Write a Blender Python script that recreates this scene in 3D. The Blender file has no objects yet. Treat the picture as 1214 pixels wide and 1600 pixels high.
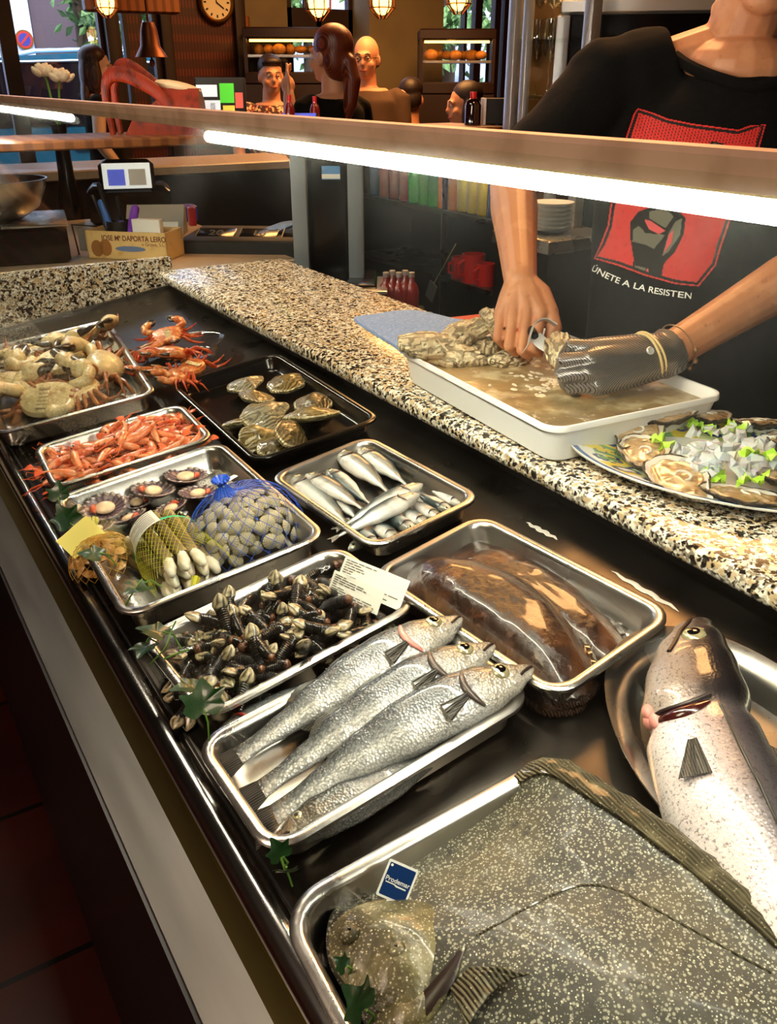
import bpy, bmesh, math, random
from mathutils import Vector as V, Matrix as MX, noise as NZ
from mathutils.bvhtree import BVHTree
R = random.Random(7)
COL = bpy.context.scene.collection
PI = math.pi
# ---------------------------------------------------------------- camera model
F = 1355.; CX, CY = 607., 800.
YAW, PITCH = math.radians(31.9), math.radians(26.5)
CAM = V((0, 0, 1.47))
fw = V((math.sin(YAW)*math.cos(PITCH), math.cos(YAW)*math.cos(PITCH), -math.sin(PITCH)))
rt = V((math.cos(YAW), -math.sin(YAW), 0)); up = rt.cross(fw)
TILT = math.radians(7.7)          # the display deck slopes down to the customer
EX = V((math.cos(TILT), 0, math.sin(TILT))); EY = V((0, 1, 0)); EN = V((-math.sin(TILT), 0, math.cos(TILT)))
DECK0 = V((0, 0, .85))
DK = MX(((EX.x, EY.x, EN.x, DECK0.x), (EX.y, EY.y, EN.y, DECK0.y), (EX.z, EY.z, EN.z, DECK0.z), (0, 0, 0, 1)))
def ray(u, v): return (fw*F + rt*(u-CX) - up*(v-CY))/F
def on_plane(u, v, n, p):
    d = ray(u, v); return CAM + d*(n.dot(p-CAM)/n.dot(d))
def fl(u, v, h=0.):               # deck coordinates of a point h above the sloping deck
    p = DK.inverted() @ on_plane(u, v, EN, DECK0+EN*h); return V((p.x, p.y, h))
def hz(u, v, z): return on_plane(u, v, V((0, 0, 1)), V((0, 0, z)))
def px(u, v, x): return on_plane(u, v, V((1, 0, 0)), V((x, 0, 0)))
def py(u, v, y): return on_plane(u, v, V((0, 1, 0)), V((0, y, 0)))
def dp(u, v, d): return CAM + ray(u, v)*d
T = MX.Translation
def RZ(a): return MX.Rotation(a, 4, 'Z')
def RX(a): return MX.Rotation(a, 4, 'X')
def RY(a): return MX.Rotation(a, 4, 'Y')
def SC(x, y=None, z=None):
    y = x if y is None else y; z = x if z is None else z
    return MX.Diagonal((x, y, z, 1))
def frame(o, x, z):               # matrix with X along x and Z near z
    x = V(x).normalized(); y = V(z).cross(x).normalized(); z = x.cross(y)
    return MX(((x.x, y.x, z.x, o[0]), (x.y, y.y, z.y, o[1]), (x.z, y.z, z.z, o[2]), (0, 0, 0, 1)))
def lerp(a, b, t): return a+(b-a)*t
def pw(tab, t):                   # smooth table lookup
    if t <= tab[0][0]: return tab[0][1]
    for (a, x), (b, y) in zip(tab, tab[1:]):
        if t <= b:
            s = (t-a)/(b-a); 
            s = s*s*(3-2*s)
            if isinstance(x, (tuple, list)): return tuple(lerp(p, q, s) for p, q in zip(x, y))
            return lerp(x, y, s)
    return tab[-1][1]
# ---------------------------------------------------------------- materials
def h(s):
    s = s.lstrip('#'); o = []
    for i in (0, 2, 4):
        c = int(s[i:i+2], 16)/255; o.append(c/12.92 if c <= .04045 else ((c+.055)/1.055)**2.4)
    return tuple(o)
def c4(c): c = h(c) if isinstance(c, str) else tuple(c); return (*c[:3], 1)
MATS = {}
def mat(name, col='#808080', rough=.5, metal=0., vary=(), bump=None, vcol=False, trans=0., ior=1.45, emit=None, es=0.,
        coat=0., sss=0., spec=.5, orand=0., rvar=None, alpha=1., scale3=(1, 1, 1), coord='Object'):
    m = bpy.data.materials.new(name); m.use_nodes = True; MATS[name] = m
    nt = m.node_tree; N = nt.nodes; L = nt.links; b = N['Principled BSDF']
    tc = N.new('ShaderNodeTexCoord'); mp = N.new('ShaderNodeMapping'); L.new(tc.outputs[coord], mp.inputs[0]); mp.inputs['Scale'].default_value = scale3
    co = mp.outputs[0]
    def tex(kind, sc):
        if kind == 'noise':
            t = N.new('ShaderNodeTexNoise'); t.inputs['Scale'].default_value = sc; t.inputs['Detail'].default_value = 4; o = t.outputs['Fac']
        elif kind == 'fine':
            t = N.new('ShaderNodeTexNoise'); t.inputs['Scale'].default_value = sc; t.inputs['Detail'].default_value = 9; t.inputs['Roughness'].default_value = .7; o = t.outputs['Fac']
        elif kind == 'vor':
            t = N.new('ShaderNodeTexVoronoi'); t.inputs['Scale'].default_value = sc; o = t.outputs['Distance']
        elif kind == 'cell':
            t = N.new('ShaderNodeTexVoronoi'); t.inputs['Scale'].default_value = sc; s = N.new('ShaderNodeSeparateColor'); L.new(t.outputs['Color'], s.inputs[0]); o = s.outputs[0]
            w = N.new('ShaderNodeTexNoise'); w.inputs['Scale'].default_value = sc*1.3; ad = N.new('ShaderNodeMixRGB'); ad.blend_type = 'ADD'; ad.inputs[0].default_value = .012*60/sc
            L.new(co, ad.inputs[1]); L.new(w.outputs['Color'], ad.inputs[2]); L.new(ad.outputs[0], t.inputs['Vector']); return o
        elif kind in ('wavex', 'wavey', 'wavez'):
            t = N.new('ShaderNodeTexWave'); t.bands_direction = kind[-1].upper(); t.inputs['Scale'].default_value = sc; t.inputs['Distortion'].default_value = .6; o = t.outputs['Fac']
        elif kind == 'ring':
            t = N.new('ShaderNodeTexWave'); t.wave_type = 'RINGS'; t.inputs['Scale'].default_value = sc; t.inputs['Distortion'].default_value = 3; t.inputs['Detail Scale'].default_value = 2; o = t.outputs['Fac']
        L.new(co, t.inputs['Vector']); return o
    def ramp(o, lo, hi):
        r = N.new('ShaderNodeMapRange'); r.interpolation_type = 'SMOOTHSTEP'
        r.inputs['From Min'].default_value = lo; r.inputs['From Max'].default_value = hi; L.new(o, r.inputs['Value']); return r.outputs['Result']
    if vcol:
        a = N.new('ShaderNodeAttribute'); a.attribute_name = 'Col'; cur = a.outputs['Color']
    else:
        a = N.new('ShaderNodeRGB'); a.outputs[0].default_value = c4(col); cur = a.outputs[0]
    for it in vary:
        kind, sc, cc, lo, hi = it[:5]; mode = it[5] if len(it) > 5 else 'MIX'; amt = it[6] if len(it) > 6 else 1.
        o = ramp(tex(kind, sc), lo, hi)
        if amt != 1:
            mm = N.new('ShaderNodeMath'); mm.operation = 'MULTIPLY'; mm.inputs[1].default_value = amt; L.new(o, mm.inputs[0]); o = mm.outputs[0]
        x = N.new('ShaderNodeMixRGB'); x.blend_type = mode; L.new(o, x.inputs[0]); L.new(cur, x.inputs[1]); x.inputs[2].default_value = c4(cc); cur = x.outputs[0]
    if orand:
        oi = N.new('ShaderNodeObjectInfo'); r = N.new('ShaderNodeMapRange'); r.inputs['To Min'].default_value = 1-orand; r.inputs['To Max'].default_value = 1+orand*.6
        L.new(oi.outputs['Random'], r.inputs[0]); hs = N.new('ShaderNodeHueSaturation'); L.new(r.outputs[0], hs.inputs['Value']); L.new(cur, hs.inputs['Color']); cur = hs.outputs[0]
    L.new(cur, b.inputs['Base Color'])
    I = b.inputs
    I['Roughness'].default_value = rough; I['Metallic'].default_value = metal; I['IOR'].default_value = ior
    I['Transmission Weight'].default_value = trans; I['Coat Weight'].default_value = coat; I['Coat Roughness'].default_value = .08
    I['Specular IOR Level'].default_value = spec; I['Alpha'].default_value = alpha
    if sss: I['Subsurface Weight'].default_value = sss; I['Subsurface Radius'].default_value = (.012, .005, .003)
    if emit: I['Emission Color'].default_value = c4(emit); I['Emission Strength'].default_value = es
    if rvar:
        kind, sc, lo, hi, r0, r1 = rvar; o = ramp(tex(kind, sc), lo, hi); r = N.new('ShaderNodeMapRange'); r.inputs['To Min'].default_value = r0; r.inputs['To Max'].default_value = r1
        L.new(o, r.inputs[0]); L.new(r.outputs[0], I['Roughness'])
    last = None
    for bp in (bump or ()):
        kind, sc, st, dist = bp; bn = N.new('ShaderNodeBump'); bn.inputs['Strength'].default_value = st; bn.inputs['Distance'].default_value = dist
        L.new(tex(kind, sc), bn.inputs['Height'])
        if last: L.new(last, bn.inputs['Normal'])
        last = bn.outputs[0]
    if last: L.new(last, I['Normal'])
    return m
# ---------------------------------------------------------------- mesh builder
class MB:
    def __init__(s): s.v = []; s.f = []; s.mi = []; s.c = []
    def add(s, vs, fs, mi=0, col=None, M=None):
        o = len(s.v)
        for k, p in enumerate(vs):
            p = V(p); s.v.append(M @ p if M else p)
            s.c.append((1, 1, 1) if col is None else (col[k] if isinstance(col, list) else col))
        for f in fs: s.f.append([o+i for i in f]); s.mi.append(mi)
        return s
    def rings(s, rs, mi=0, col=None, cap0=True, cap1=True, closed=True, M=None):
        n = len(rs[0]); vs = [p for r in rs for p in r]; fs = []
        for i in range(len(rs)-1):
            for j in range(n if closed else n-1):
                k = (j+1) % n; fs.append((i*n+j, i*n+k, (i+1)*n+k, (i+1)*n+j))
        if cap0: fs.append(tuple(range(n-1, -1, -1)))
        if cap1: fs.append(tuple((len(rs)-1)*n+j for j in range(n)))
        cc = None
        if col is not None:
            cc = [col(i/(len(rs)-1), j/n) for i in range(len(rs)) for j in range(n)] if callable(col) else col
        return s.add(vs, fs, mi, cc, M)
    def tube(s, pts, rad, n=8, mi=0, col=None, round_=False, flat=1., upv=None, M=None):
        pts = [V(p) for p in pts]; k = len(pts)
        rad = [rad]*k if not isinstance(rad, (list, tuple)) else list(rad)
        if round_:
            d0 = (pts[0]-pts[1]).normalized(); d1 = (pts[-1]-pts[-2]).normalized(); r0, r1 = rad[0], rad[-1]
            a = [(pts[0]+d0*r0*math.sin(t), r0*max(.06, math.cos(t))) for t in (1.5, 1.1, .6)]
            b = [(pts[-1]+d1*r1*math.sin(t), r1*max(.06, math.cos(t))) for t in (.6, 1.1, 1.5)]
            pts = [x[0] for x in a]+pts+[x[0] for x in b]; rad = [x[1] for x in a]+rad+[x[1] for x in b]; k = len(pts)
        rs = []; prev = None
        for i in range(k):
            t = (pts[min(i+1, k-1)]-pts[max(i-1, 0)]).normalized()
            if prev is None:
                u = V(upv) if upv else (V((0, 0, 1)) if abs(t.z) < .9 else V((0, 1, 0)))
            else: u = prev
            u = (u-t*u.dot(t)).normalized(); prev = u; w = t.cross(u); r = rad[i]
            rs.append([pts[i]+w*(r*math.cos(2*PI*j/n))+u*(r*flat*math.sin(2*PI*j/n)) for j in range(n)])
        return s.rings(rs, mi, col, M=M)
    def ell(s, c, r, M=None, nu=16, nv=10, mi=0, col=None, pwr=1.):
        c = V(c); r = (r, r, r) if not isinstance(r, (tuple, list)) else r; rs = []
        for i in range(nv+1):
            a = -PI/2+PI*i/nv; ca = max(.002, math.cos(a))
            rs.append([V((r[0]*ca*math.cos(2*PI*j/nu), r[1]*ca*math.sin(2*PI*j/nu), r[2]*math.sin(a))) for j in range(nu)])
        if M: rs = [[M @ p for p in q] for q in rs]
        rs = [[p+c for p in q] for q in rs]
        return s.rings(rs, mi, col)
    def box(s, c, hs, b=.0, M=None, mi=0, col=None):
        b = min(b, min(hs)*.6); x, y, z = hs; c = V(c); rs = []
        lv = [(-z, b), (-z+b, 0), (z-b, 0), (z, b)] if b > 0 else [(-z, 0), (z, 0)]
        for zz, ins in lv: rs.append([c+V(p) for p in rrect(x-ins, y-ins, max(b*.7, 0), zz, 2 if b > 0 else 0)])
        return s.rings(rs, mi, col, M=M)
    def lathe(s, prof, n=24, M=None, mi=0, col=None, cap0=True, cap1=True):
        return s.rings([[V((r*math.cos(2*PI*j/n), r*math.sin(2*PI*j/n), z)) for j in range(n)] for r, z in prof], mi, col, cap0, cap1, M=M)
    def prism(s, pts, z0, z1, M=None, mi=0, col=None):
        return s.rings([[V((p[0], p[1], z0)) for p in pts], [V((p[0], p[1], z1)) for p in pts]], mi, col, M=M)
    def mesh(s, name, mats, smooth=True, ang=42, recalc=True):
        me = bpy.data.meshes.new(name); me.from_pydata([tuple(p) for p in s.v], [], s.f)
        for m in (mats if isinstance(mats, (list, tuple)) else [mats]): me.materials.append(MATS[m] if isinstance(m, str) else m)
        me.polygons.foreach_set('material_index', s.mi)
        at = me.color_attributes.new('Col', 'FLOAT_COLOR', 'POINT'); at.data.foreach_set('color', [x for c in s.c for x in (c[0], c[1], c[2], 1)])
        if recalc:
            bm = bmesh.new(); bm.from_mesh(me); bmesh.ops.recalc_face_normals(bm, faces=bm.faces); bm.to_mesh(me); bm.free()
        if smooth:
            me.polygons.foreach_set('use_smooth', [True]*len(me.polygons)); me.set_sharp_from_angle(angle=math.radians(ang))
        me.update(); return me
    def build(s, name, mats, parent=None, M=None, label=None, cat=None, group=None, kind=None, smooth=True, ang=42):
        o = bpy.data.objects.new(name, s.mesh(name, mats, smooth, ang)); COL.objects.link(o)
        if parent: o.parent = parent
        if M: o.matrix_local = M
        return tag(o, label, cat, group, kind)
def tag(o, label=None, cat=None, group=None, kind=None):
    if label: o['label'] = label
    if cat: o['category'] = cat
    if group: o['group'] = group
    if kind: o['kind'] = kind
    return o
def rrect(x, y, r, z, n=4):       # rounded rectangle ring
    if n == 0 or r <= 0: return [V((a*x, b*y, z)) for a, b in ((1, 1), (-1, 1), (-1, -1), (1, -1))]
    o = []; r = min(r, x, y)
    for q, (a, b) in enumerate(((1, 1), (-1, 1), (-1, -1), (1, -1))):
        for k in range(n+1):
            t = PI/2*(q+k/n); o.append(V((a*(x-r)+r*math.cos(t), b*(y-r)+r*math.sin(t), z)))
    return o
def thing(name, label, cat, M=None, group=None):
    o = bpy.data.objects.new(name, None); COL.objects.link(o); o.empty_display_size = .05
    if M: o.matrix_world = M
    return tag(o, label, cat, group)
def dup(root, M=None, label=None, group=None):
    r = root.copy(); COL.objects.link(r)
    if M: r.matrix_world = M
    if label: r['label'] = label
    if group: r['group'] = group
    for ch in root.children:
        c = ch.copy(); COL.objects.link(c); c.parent = r
        for g in ch.children:
            d = g.copy(); COL.objects.link(d); d.parent = c
    return r
def setting(mb, name, mats, M=None, **k): return mb.build(name, mats, None, M, kind='structure', **k)
def remesh(mb, name, mats, voxel, smooth=4, parent=None, label=None, cat=None, disp=None, M=None, colfn=None):
    o = bpy.data.objects.new('tmp', mb.mesh('tmp', mats)); COL.objects.link(o)
    m = o.modifiers.new('r', 'REMESH'); m.mode = 'VOXEL'; m.voxel_size = voxel; m.use_smooth_shade = True
    if smooth:
        k = o.modifiers.new('s', 'SMOOTH'); k.factor = .5; k.iterations = smooth
    dg = bpy.context.evaluated_depsgraph_get(); me = bpy.data.meshes.new_from_object(o.evaluated_get(dg))
    bpy.data.objects.remove(o); me.name = name
    if disp:
        for v in me.vertices: v.co = V(v.co)+V(v.normal)*disp(V(v.co))
    while me.color_attributes: me.color_attributes.remove(me.color_attributes[0])
    at = me.color_attributes.new('Col', 'FLOAT_COLOR', 'POINT')
    if colfn: at.data.foreach_set('color', [x for v in me.vertices for x in (*colfn(v.co, v.normal), 1)])
    me.polygons.foreach_set('use_smooth', [True]*len(me.polygons))
    if not me.materials: me.materials.append(MATS[mats if isinstance(mats, str) else mats[0]])
    o = bpy.data.objects.new(name, me); COL.objects.link(o)
    if parent: o.parent = parent
    if M: o.matrix_local = M
    return tag(o, label, cat)
def text_mesh(s, size, depth=0., bold=0., font_w=1.):
    cu = bpy.data.curves.new('t', 'FONT'); cu.body = s; cu.size = size; cu.extrude = depth; cu.offset = bold; cu.align_x = 'CENTER'; cu.align_y = 'CENTER'
    o = bpy.data.objects.new('t', cu); COL.objects.link(o); dg = bpy.context.evaluated_depsgraph_get()
    me = bpy.data.meshes.new_from_object(o.evaluated_get(dg)); bpy.data.objects.remove(o); bpy.data.curves.remove(cu)
    vs = [V((v.co.x*font_w, v.co.y, v.co.z)) for v in me.vertices]; fs = [tuple(p.vertices) for p in me.polygons]; bpy.data.meshes.remove(me); return vs, fs
def put_text(s, size, mats, parent, M, name='lettering', depth=.0002, bold=0., font_w=1., label=None):
    vs, fs = text_mesh(s, size, depth, bold, font_w); return MB().add(vs, fs).build(name, mats, parent, M, smooth=False, label=label)
def cspline(pts, n, closed=True):  # Catmull-Rom resample
    pts = [V(p) for p in pts]; k = len(pts); o = []; segs = k if closed else k-1
    for i in range(n):
        t = i/n*segs if closed else i/(n-1)*segs
        j = min(int(t), segs-1); f = t-j
        g = (lambda q: pts[q % k]) if closed else (lambda q: pts[max(0, min(k-1, q))])
        a, b, c, d = g(j-1), g(j), g(j+1), g(j+2)
        o.append(.5*((2*b)+(c-a)*f+(2*a-5*b+4*c-d)*f*f+(3*b-a-3*c+d)*f**3))
    return o
# ================================================================ materials
STEEL = mat('steel', '#cfccc6', .27, 1., vary=[('noise', 6, '#b5b1aa', .3, .8)], rvar=('noise', 9, .2, .8, .22, .34), bump=[('noise', 300, .03, .0006)])
mat('steel_dark', '#403a34', .3, 1., vary=[('noise', 5, '#5a544d', .3, .8)], rvar=('noise', 14, .2, .8, .24, .38))
mat('steel_rail', '#dcb59e', .5, .2, vary=[('noise', 18, '#c09880', .4, .75)], bump=[('noise', 60, .12, .002)])
mat('steel_bar', '#d4d2cd', .16, 1.)
mat('brass_strip', '#8a7a3a', .35, 1.)
mat('black_gloss', '#0b0909', .18, 0)
mat('black_matt', '#0c0b0a', .6, 0)
mat('black_panel', '#120b0a', .35, 0)
mat('rubber', '#050505', .7)
mat('led', '#ffffff', emit='#fff5e6', es=120)
mat('led_housing', '#d8c58a', .3, .6)
GR = [('cell', 165, '#8b8070', .50, .56), ('cell', 240, '#f2ead8', .50, .55), ('cell', 130, '#c2a880', .72, .76), ('cell', 170, '#1d1712', .77, .80), ('cell', 330, '#3a3027', .82, .85)]
mat('granite', '#cfc3ad', .16, 0, vary=GR, spec=.6)
def glass_mat(name, tint='#f8fcf8', haze=.03, boost=1.):
    m = bpy.data.materials.new(name); m.use_nodes = True; MATS[name] = m; nt = m.node_tree; N = nt.nodes; L = nt.links; N.clear()
    out = N.new('ShaderNodeOutputMaterial'); tr = N.new('ShaderNodeBsdfTransparent'); tr.inputs[0].default_value = c4(tint)
    gl = N.new('ShaderNodeBsdfGlossy'); gl.inputs['Roughness'].default_value = .015; lw = N.new('ShaderNodeLayerWeight'); lw.inputs[0].default_value = .5; p5 = N.new('ShaderNodeMath'); p5.operation = 'POWER'; p5.inputs[1].default_value = 5; L.new(lw.outputs['Facing'], p5.inputs[0])
    mu = N.new('ShaderNodeMath'); mu.operation = 'MULTIPLY_ADD'; mu.inputs[1].default_value = .9*boost; mu.inputs[2].default_value = .03*boost; L.new(p5.outputs[0], mu.inputs[0])
    mx = N.new('ShaderNodeMixShader'); L.new(mu.outputs[0], mx.inputs[0]); L.new(tr.outputs[0], mx.inputs[1]); L.new(gl.outputs[0], mx.inputs[2]); res = mx
    if haze:
        df = N.new('ShaderNodeBsdfTranslucent'); df.inputs[0].default_value = (.9, .9, .82, 1); tc = N.new('ShaderNodeTexCoord')
        n1 = N.new('ShaderNodeTexNoise'); n1.inputs['Scale'].default_value = 5; n1.inputs['Detail'].default_value = 8; L.new(tc.outputs['Object'], n1.inputs['Vector'])
        mr = N.new('ShaderNodeMapRange'); mr.inputs['From Min'].default_value = .45; mr.inputs['From Max'].default_value = .8; mr.inputs['To Min'].default_value = haze*.25; mr.inputs['To Max'].default_value = haze*2.4
        L.new(n1.outputs[0], mr.inputs[0]); m2 = N.new('ShaderNodeMixShader'); L.new(mr.outputs[0], m2.inputs[0]); L.new(mx.outputs[0], m2.inputs[1]); L.new(df.outputs[0], m2.inputs[2]); res = m2
    L.new(res.outputs[0], out.inputs[0]); return m
glass_mat('pane', haze=.0035, boost=.8); glass_mat('lamp_cover', '#fbfdfa', .03, .6); mat('cover_lip', '#f2ecc0', .4)
glass_mat('clear_plastic', '#fafcfa', 0, 1.4)
# ================================================================ display counter
def slab(pts_xz, y0, y1):         # profile in XZ swept along Y
    return [[V((x, y0, z)) for x, z in pts_xz], [V((x, y1, z)) for x, z in pts_xz]]
case = thing('display_counter', 'long steel and glass refrigerated seafood display counter with sloping deck', 'display counter', T((.4, 1.1, 0)))
CI = T((-.4, -1.1, 0))
Y0, Y1 = -.35, 2.385
def cpart(mb, name, m, **k): return mb.build(name, m, case, CI, **k)
# deck
dz = lambda x: .85+x*math.tan(TILT)
cpart(MB().rings(slab([(.185, dz(.185)), (.80, dz(.80)), (.80, dz(.80)-.02), (.185, dz(.185)-.02)], Y0, Y1)), 'deck', 'steel_dark')
cpart(MB().rings(slab([(.765, dz(.765)), (.775, dz(.775)), (.775, .979), (.765, .979)], Y0, Y1)), 'back_panel', 'black_panel')
cpart(MB().rings(slab([(.10, .80), (.20, .80), (.20, .0), (.19, .0), (.19, .12), (.10, .12)], Y0, Y1)), 'front_panel', 'black_panel')
cpart(MB().rings(slab([(.20, 0), (.76, 0), (.76, .82), (.20, .82)], Y0, Y1)), 'body', 'black_panel')
# front nosing: lower ledge, recess, round steel bar
mat('steel_ledge', '#d2cfc8', .3, 1., vary=[('noise', 3, '#bcb7ae', .0, 1.)], rvar=('noise', 4, 0, 1, .27, .36), scale3=(12, 1.2, 12))
cpart(MB().rings(slab([(.104, .805), (.150, .815), (.150, .80), (.104, .79)], Y0, Y1)), 'ledge', 'steel_ledge')
cpart(MB().rings(slab([(.148, .812), (.160, .846), (.166, .846), (.156, .806)], Y0, Y1)), 'recess_strip', 'brass_strip')
prof = [(.1745+.0155*math.cos(a), .861+.0145*math.sin(a)) for a in [PI*2*i/18 for i in range(18)]]
cpart(MB().rings(slab(prof, Y0, Y1)), 'bumper_bar', 'steel_bar')
cpart(MB().rings(slab([(.190, .8745), (.196, .8745), (.196, .866), (.190, .866)], Y0, Y1)), 'glass_channel', 'steel_bar')
cpart(MB().rings(slab([(.1862, .8765), (.1885, .8765), (.1885, .866), (.1862, .866)], Y0, Y1)), 'rubber_seal', 'rubber')
# glass, curved a little
RX_, RZ0, RZ1 = .44, 1.4135, 1.4355
gp = [V((.1895+(RX_-.002-.1895)*t, 0, .868+(RZ1-.004-.868)*(t+.18*t*(1-t)))) for t in [i/14 for i in range(15)]]
ring_o = [(p.x, p.z) for p in gp]+[(p.x+.005, p.z-.002) for p in reversed(gp)]
cpart(MB().rings(slab(ring_o, Y0, 2.75)), 'glass_pane', 'pane')
# top rail
cpart(MB().rings(slab([(RX_, RZ0), (RX_-.002, RZ1), (RX_+.014, RZ1+.0005), (RX_+.014, RZ0+.004), (RX_+.01, RZ0+.004)], Y0, 2.95)), 'top_rail', 'steel_rail')
cpart(MB().rings(slab([(RX_+.005, RZ0+.003), (RX_+.07, RZ0+.006), (RX_+.07, RZ0+.0045), (RX_+.005, RZ0+.0)], Y0, 2.95)), 'lamp_shelf', 'steel_dark')
def yat(u, v): return px(u, v, RX_+.02).y
for nm, ya, yb, lab in (('led_tube', Y0, yat(330, 195), 'long bright LED tube under the steel rail, right of the gap'), ('led_tube', yat(112, 170), 2.9, 'short bright LED tube under the steel rail at far left end')):
    t_ = thing(nm, lab, 'lamp', T((RX_+.016, (ya+yb)/2, RZ0-.0105)), 'LED tubes under the rail'); L2 = (yb-ya)/2
    MB().tube([(0, -L2, 0), (0, L2, 0)], .007, 12).build('tube', 'led', t_)
    MB().rings([[V((x, y, z)) for x, z in ((-.006, .0105), (.012, .0105), (.012, .0076), (-.006, .0076))] for y in (-L2, L2)]).build('housing', 'led_housing', t_)
q0, q1 = px(640, 252, RX_+.034), px(1214, 357, RX_+.034); zl_ = (q0.z+q1.z)/2
cpart(MB().rings(slab([(RX_+.034, RZ0+.002), (RX_+.0355, RZ0+.002), (RX_+.0355, zl_), (RX_+.034, zl_)], Y0, yat(330, 195))), 'lamp_cover', 'lamp_cover')
cpart(MB().rings(slab([(RX_+.033, zl_+.001), (RX_+.0365, zl_+.001), (RX_+.0365, zl_-.0008), (RX_+.033, zl_-.0008)], Y0, yat(330, 195))), 'lamp_cover_lip', 'cover_lip')
mat('streak_grey', '#b9b4aa', .45)  # two thin pale streaks along the deck
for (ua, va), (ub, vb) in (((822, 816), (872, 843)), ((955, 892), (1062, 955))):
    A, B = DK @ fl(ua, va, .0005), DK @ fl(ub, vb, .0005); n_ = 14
    cpart(MB().tube([A.lerp(B, k/n_)+EX*(.0015*math.sin(k*1.7)) for k in range(n_+1)], [.0003+.0036*math.sin(PI*k/n_)**.7 for k in range(n_+1)], 8, flat=.12, upv=tuple(EN)), 'pale_streak', 'streak_grey')
# granite
g = MB(); prof = [(.735, .982), (.733, .990), (.735, 1.000), (.742, 1.005), (1.10, 1.005), (1.10, .975), (.745, .975)]
g.rings(slab(prof, -.4, 2.36)); g.build('granite_worktop', 'granite', label='speckled granite worktop running behind the fish trays', cat='worktop')
g = MB().rings(slab([(-.5, .80), (.785, .80), (.785, 1.034), (-.5, 1.034)], 2.392, 2.412))
g.build('granite_upstand', 'granite', label='upright granite slab closing the far end of the display', cat='splashback')
MB().rings(slab([(-.2, dz(0)-.06), (.765, dz(.765)-.005), (.765, dz(.765)+.008), (-.2, dz(-.2)+.008)], 2.380, 2.391)).build('steel_trim', 'steel', label='thin steel trim under the upright granite slab', cat='trim')
# floor
m = mat('floor_tile', '#2a0a07', .35, 0, vary=[('noise', 3, '#42130c', .35, .75), ('fine', 30, '#260906', .5, .8)])
nt = m.node_tree; N = nt.nodes; L = nt.links; b = N['Principled BSDF']; bk = N.new('ShaderNodeTexBrick'); bk.offset = 0
tc = N.new('ShaderNodeTexCoord'); mp = N.new('ShaderNodeMapping'); mp.inputs['Location'].default_value = (-.197*.62/.62-.02, .02, 0); L.new(tc.outputs['Object'], mp.inputs[0]); L.new(mp.outputs[0], bk.inputs['Vector'])
bk.inputs['Scale'].default_value = 1; bk.inputs['Brick Width'].default_value = .42; bk.inputs['Row Height'].default_value = .42; bk.inputs['Mortar Size'].default_value = .007
src = b.inputs['Base Color'].links[0].from_socket; mx = N.new('ShaderNodeMixRGB'); L.new(bk.outputs['Fac'], mx.inputs[0]); L.new(src, mx.inputs[1]); mx.inputs[2].default_value = c4('#070403'); L.new(mx.outputs[0], b.inputs['Base Color'])
setting(MB().add([(-3, -3, 0), (9, -3, 0), (9, 6.6, 0), (-3, 6.6, 0)], [(0, 1, 2, 3)]), 'floor', 'floor_tile')
# ================================================================ trays
def pan_mesh(w, l, d, r=.022, fl_=.011):
    hw, hl = w/2, l/2; b = MB(); i = fl_
    rs = [(hw-i-.022, hl-i-.022, r*.6, .0012), (hw-i-.011, hl-i-.011, r*.8, .0015), (hw-i-.006, hl-i-.006, r*.9, .006), (hw-i-.002, hl-i-.002, r, d-.006),
          (hw-i, hl-i, r, d-.0015), (hw-i+.003, hl-i+.003, r+.002, d), (hw-.002, hl-.002, r+.008, d), (hw, hl, r+.009, d-.0015), (hw, hl, r+.009, d-.005),
          (hw-.001, hl-.001, r+.009, d-.005), (hw-.002, hl-.002, r+.008, d-.0025), (hw-i+.001, hl-i+.001, r+.001, d-.003), (hw-i-.001, hl-i-.001, r, d-.007), (hw-i-.005, hl-i-.005, r*.9, .005), (hw-i-.011, hl-i-.011, r*.8, 0), (hw-i-.022, hl-i-.022, r*.6, 0)]
    return b.rings([rrect(a, c, rr, z, 6) for a, c, rr, z in rs])
TR = {}
def tray(key, corners, d, label, mats='steel', r=.022, base=.0, dims=None, name='steel_tray', cat='tray'):
    p = [fl(*c, d+base) for c in corners]
    ax = ((p[1]-p[0])+(p[2]-p[3])).normalized(); ay = V((-ax.y, ax.x, 0))
    c = (p[0]+p[1]+p[2]+p[3])/4
    w = ((p[1]-p[0]).length+(p[2]-p[3]).length)/2; l = (abs((p[0]-p[3]).dot(ay))+abs((p[1]-p[2]).dot(ay)))/2
    if dims: w, l = dims
    M = DK @ MX(((ax.x, ay.x, 0, c.x), (ax.y, ay.y, 0, c.y), (0, 0, 1, base+.0003), (0, 0, 0, 1)))
    o = pan_mesh(w, l, d, r).build(name, mats, None, M, label=label, cat=cat)
    TR[key] = (M, w, l, d); return o
mat('black_tray', '#0d0a08', .2, 0, vary=[('noise', 12, '#241a10', .45, .8)])
tray('G', [(595, 880), (770, 795), (1040, 968), (850, 1115)], .045, 'deep steel tray holding the large brown flatfish')
tray('H', [(425, 738), (578, 680), (752, 775), (575, 866)], .035, 'steel tray of small silver fish beside the clam net')
tray('I', [(262, 600), (440, 548), (590, 655), (400, 722)], .028, 'black tray with wet flat oysters', 'black_tray', name='black_tray')
tray('C', [(225, 985), (532, 850), (652, 942), (305, 1140)], .04, 'steel tray full of goose barnacles')
tray('D', [(82, 775), (345, 690), (512, 832), (190, 972)], .042, 'steel tray with scallops and netted shellfish')
tray('E', [(55, 695), (285, 630), (333, 682), (75, 768)], .032, 'steel tray heaped with orange shrimps')
tray('F', [(-60, 545), (172, 503), (232, 606), (32, 680)], .04, 'steel tray heaped with pale brown crabs')
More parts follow.
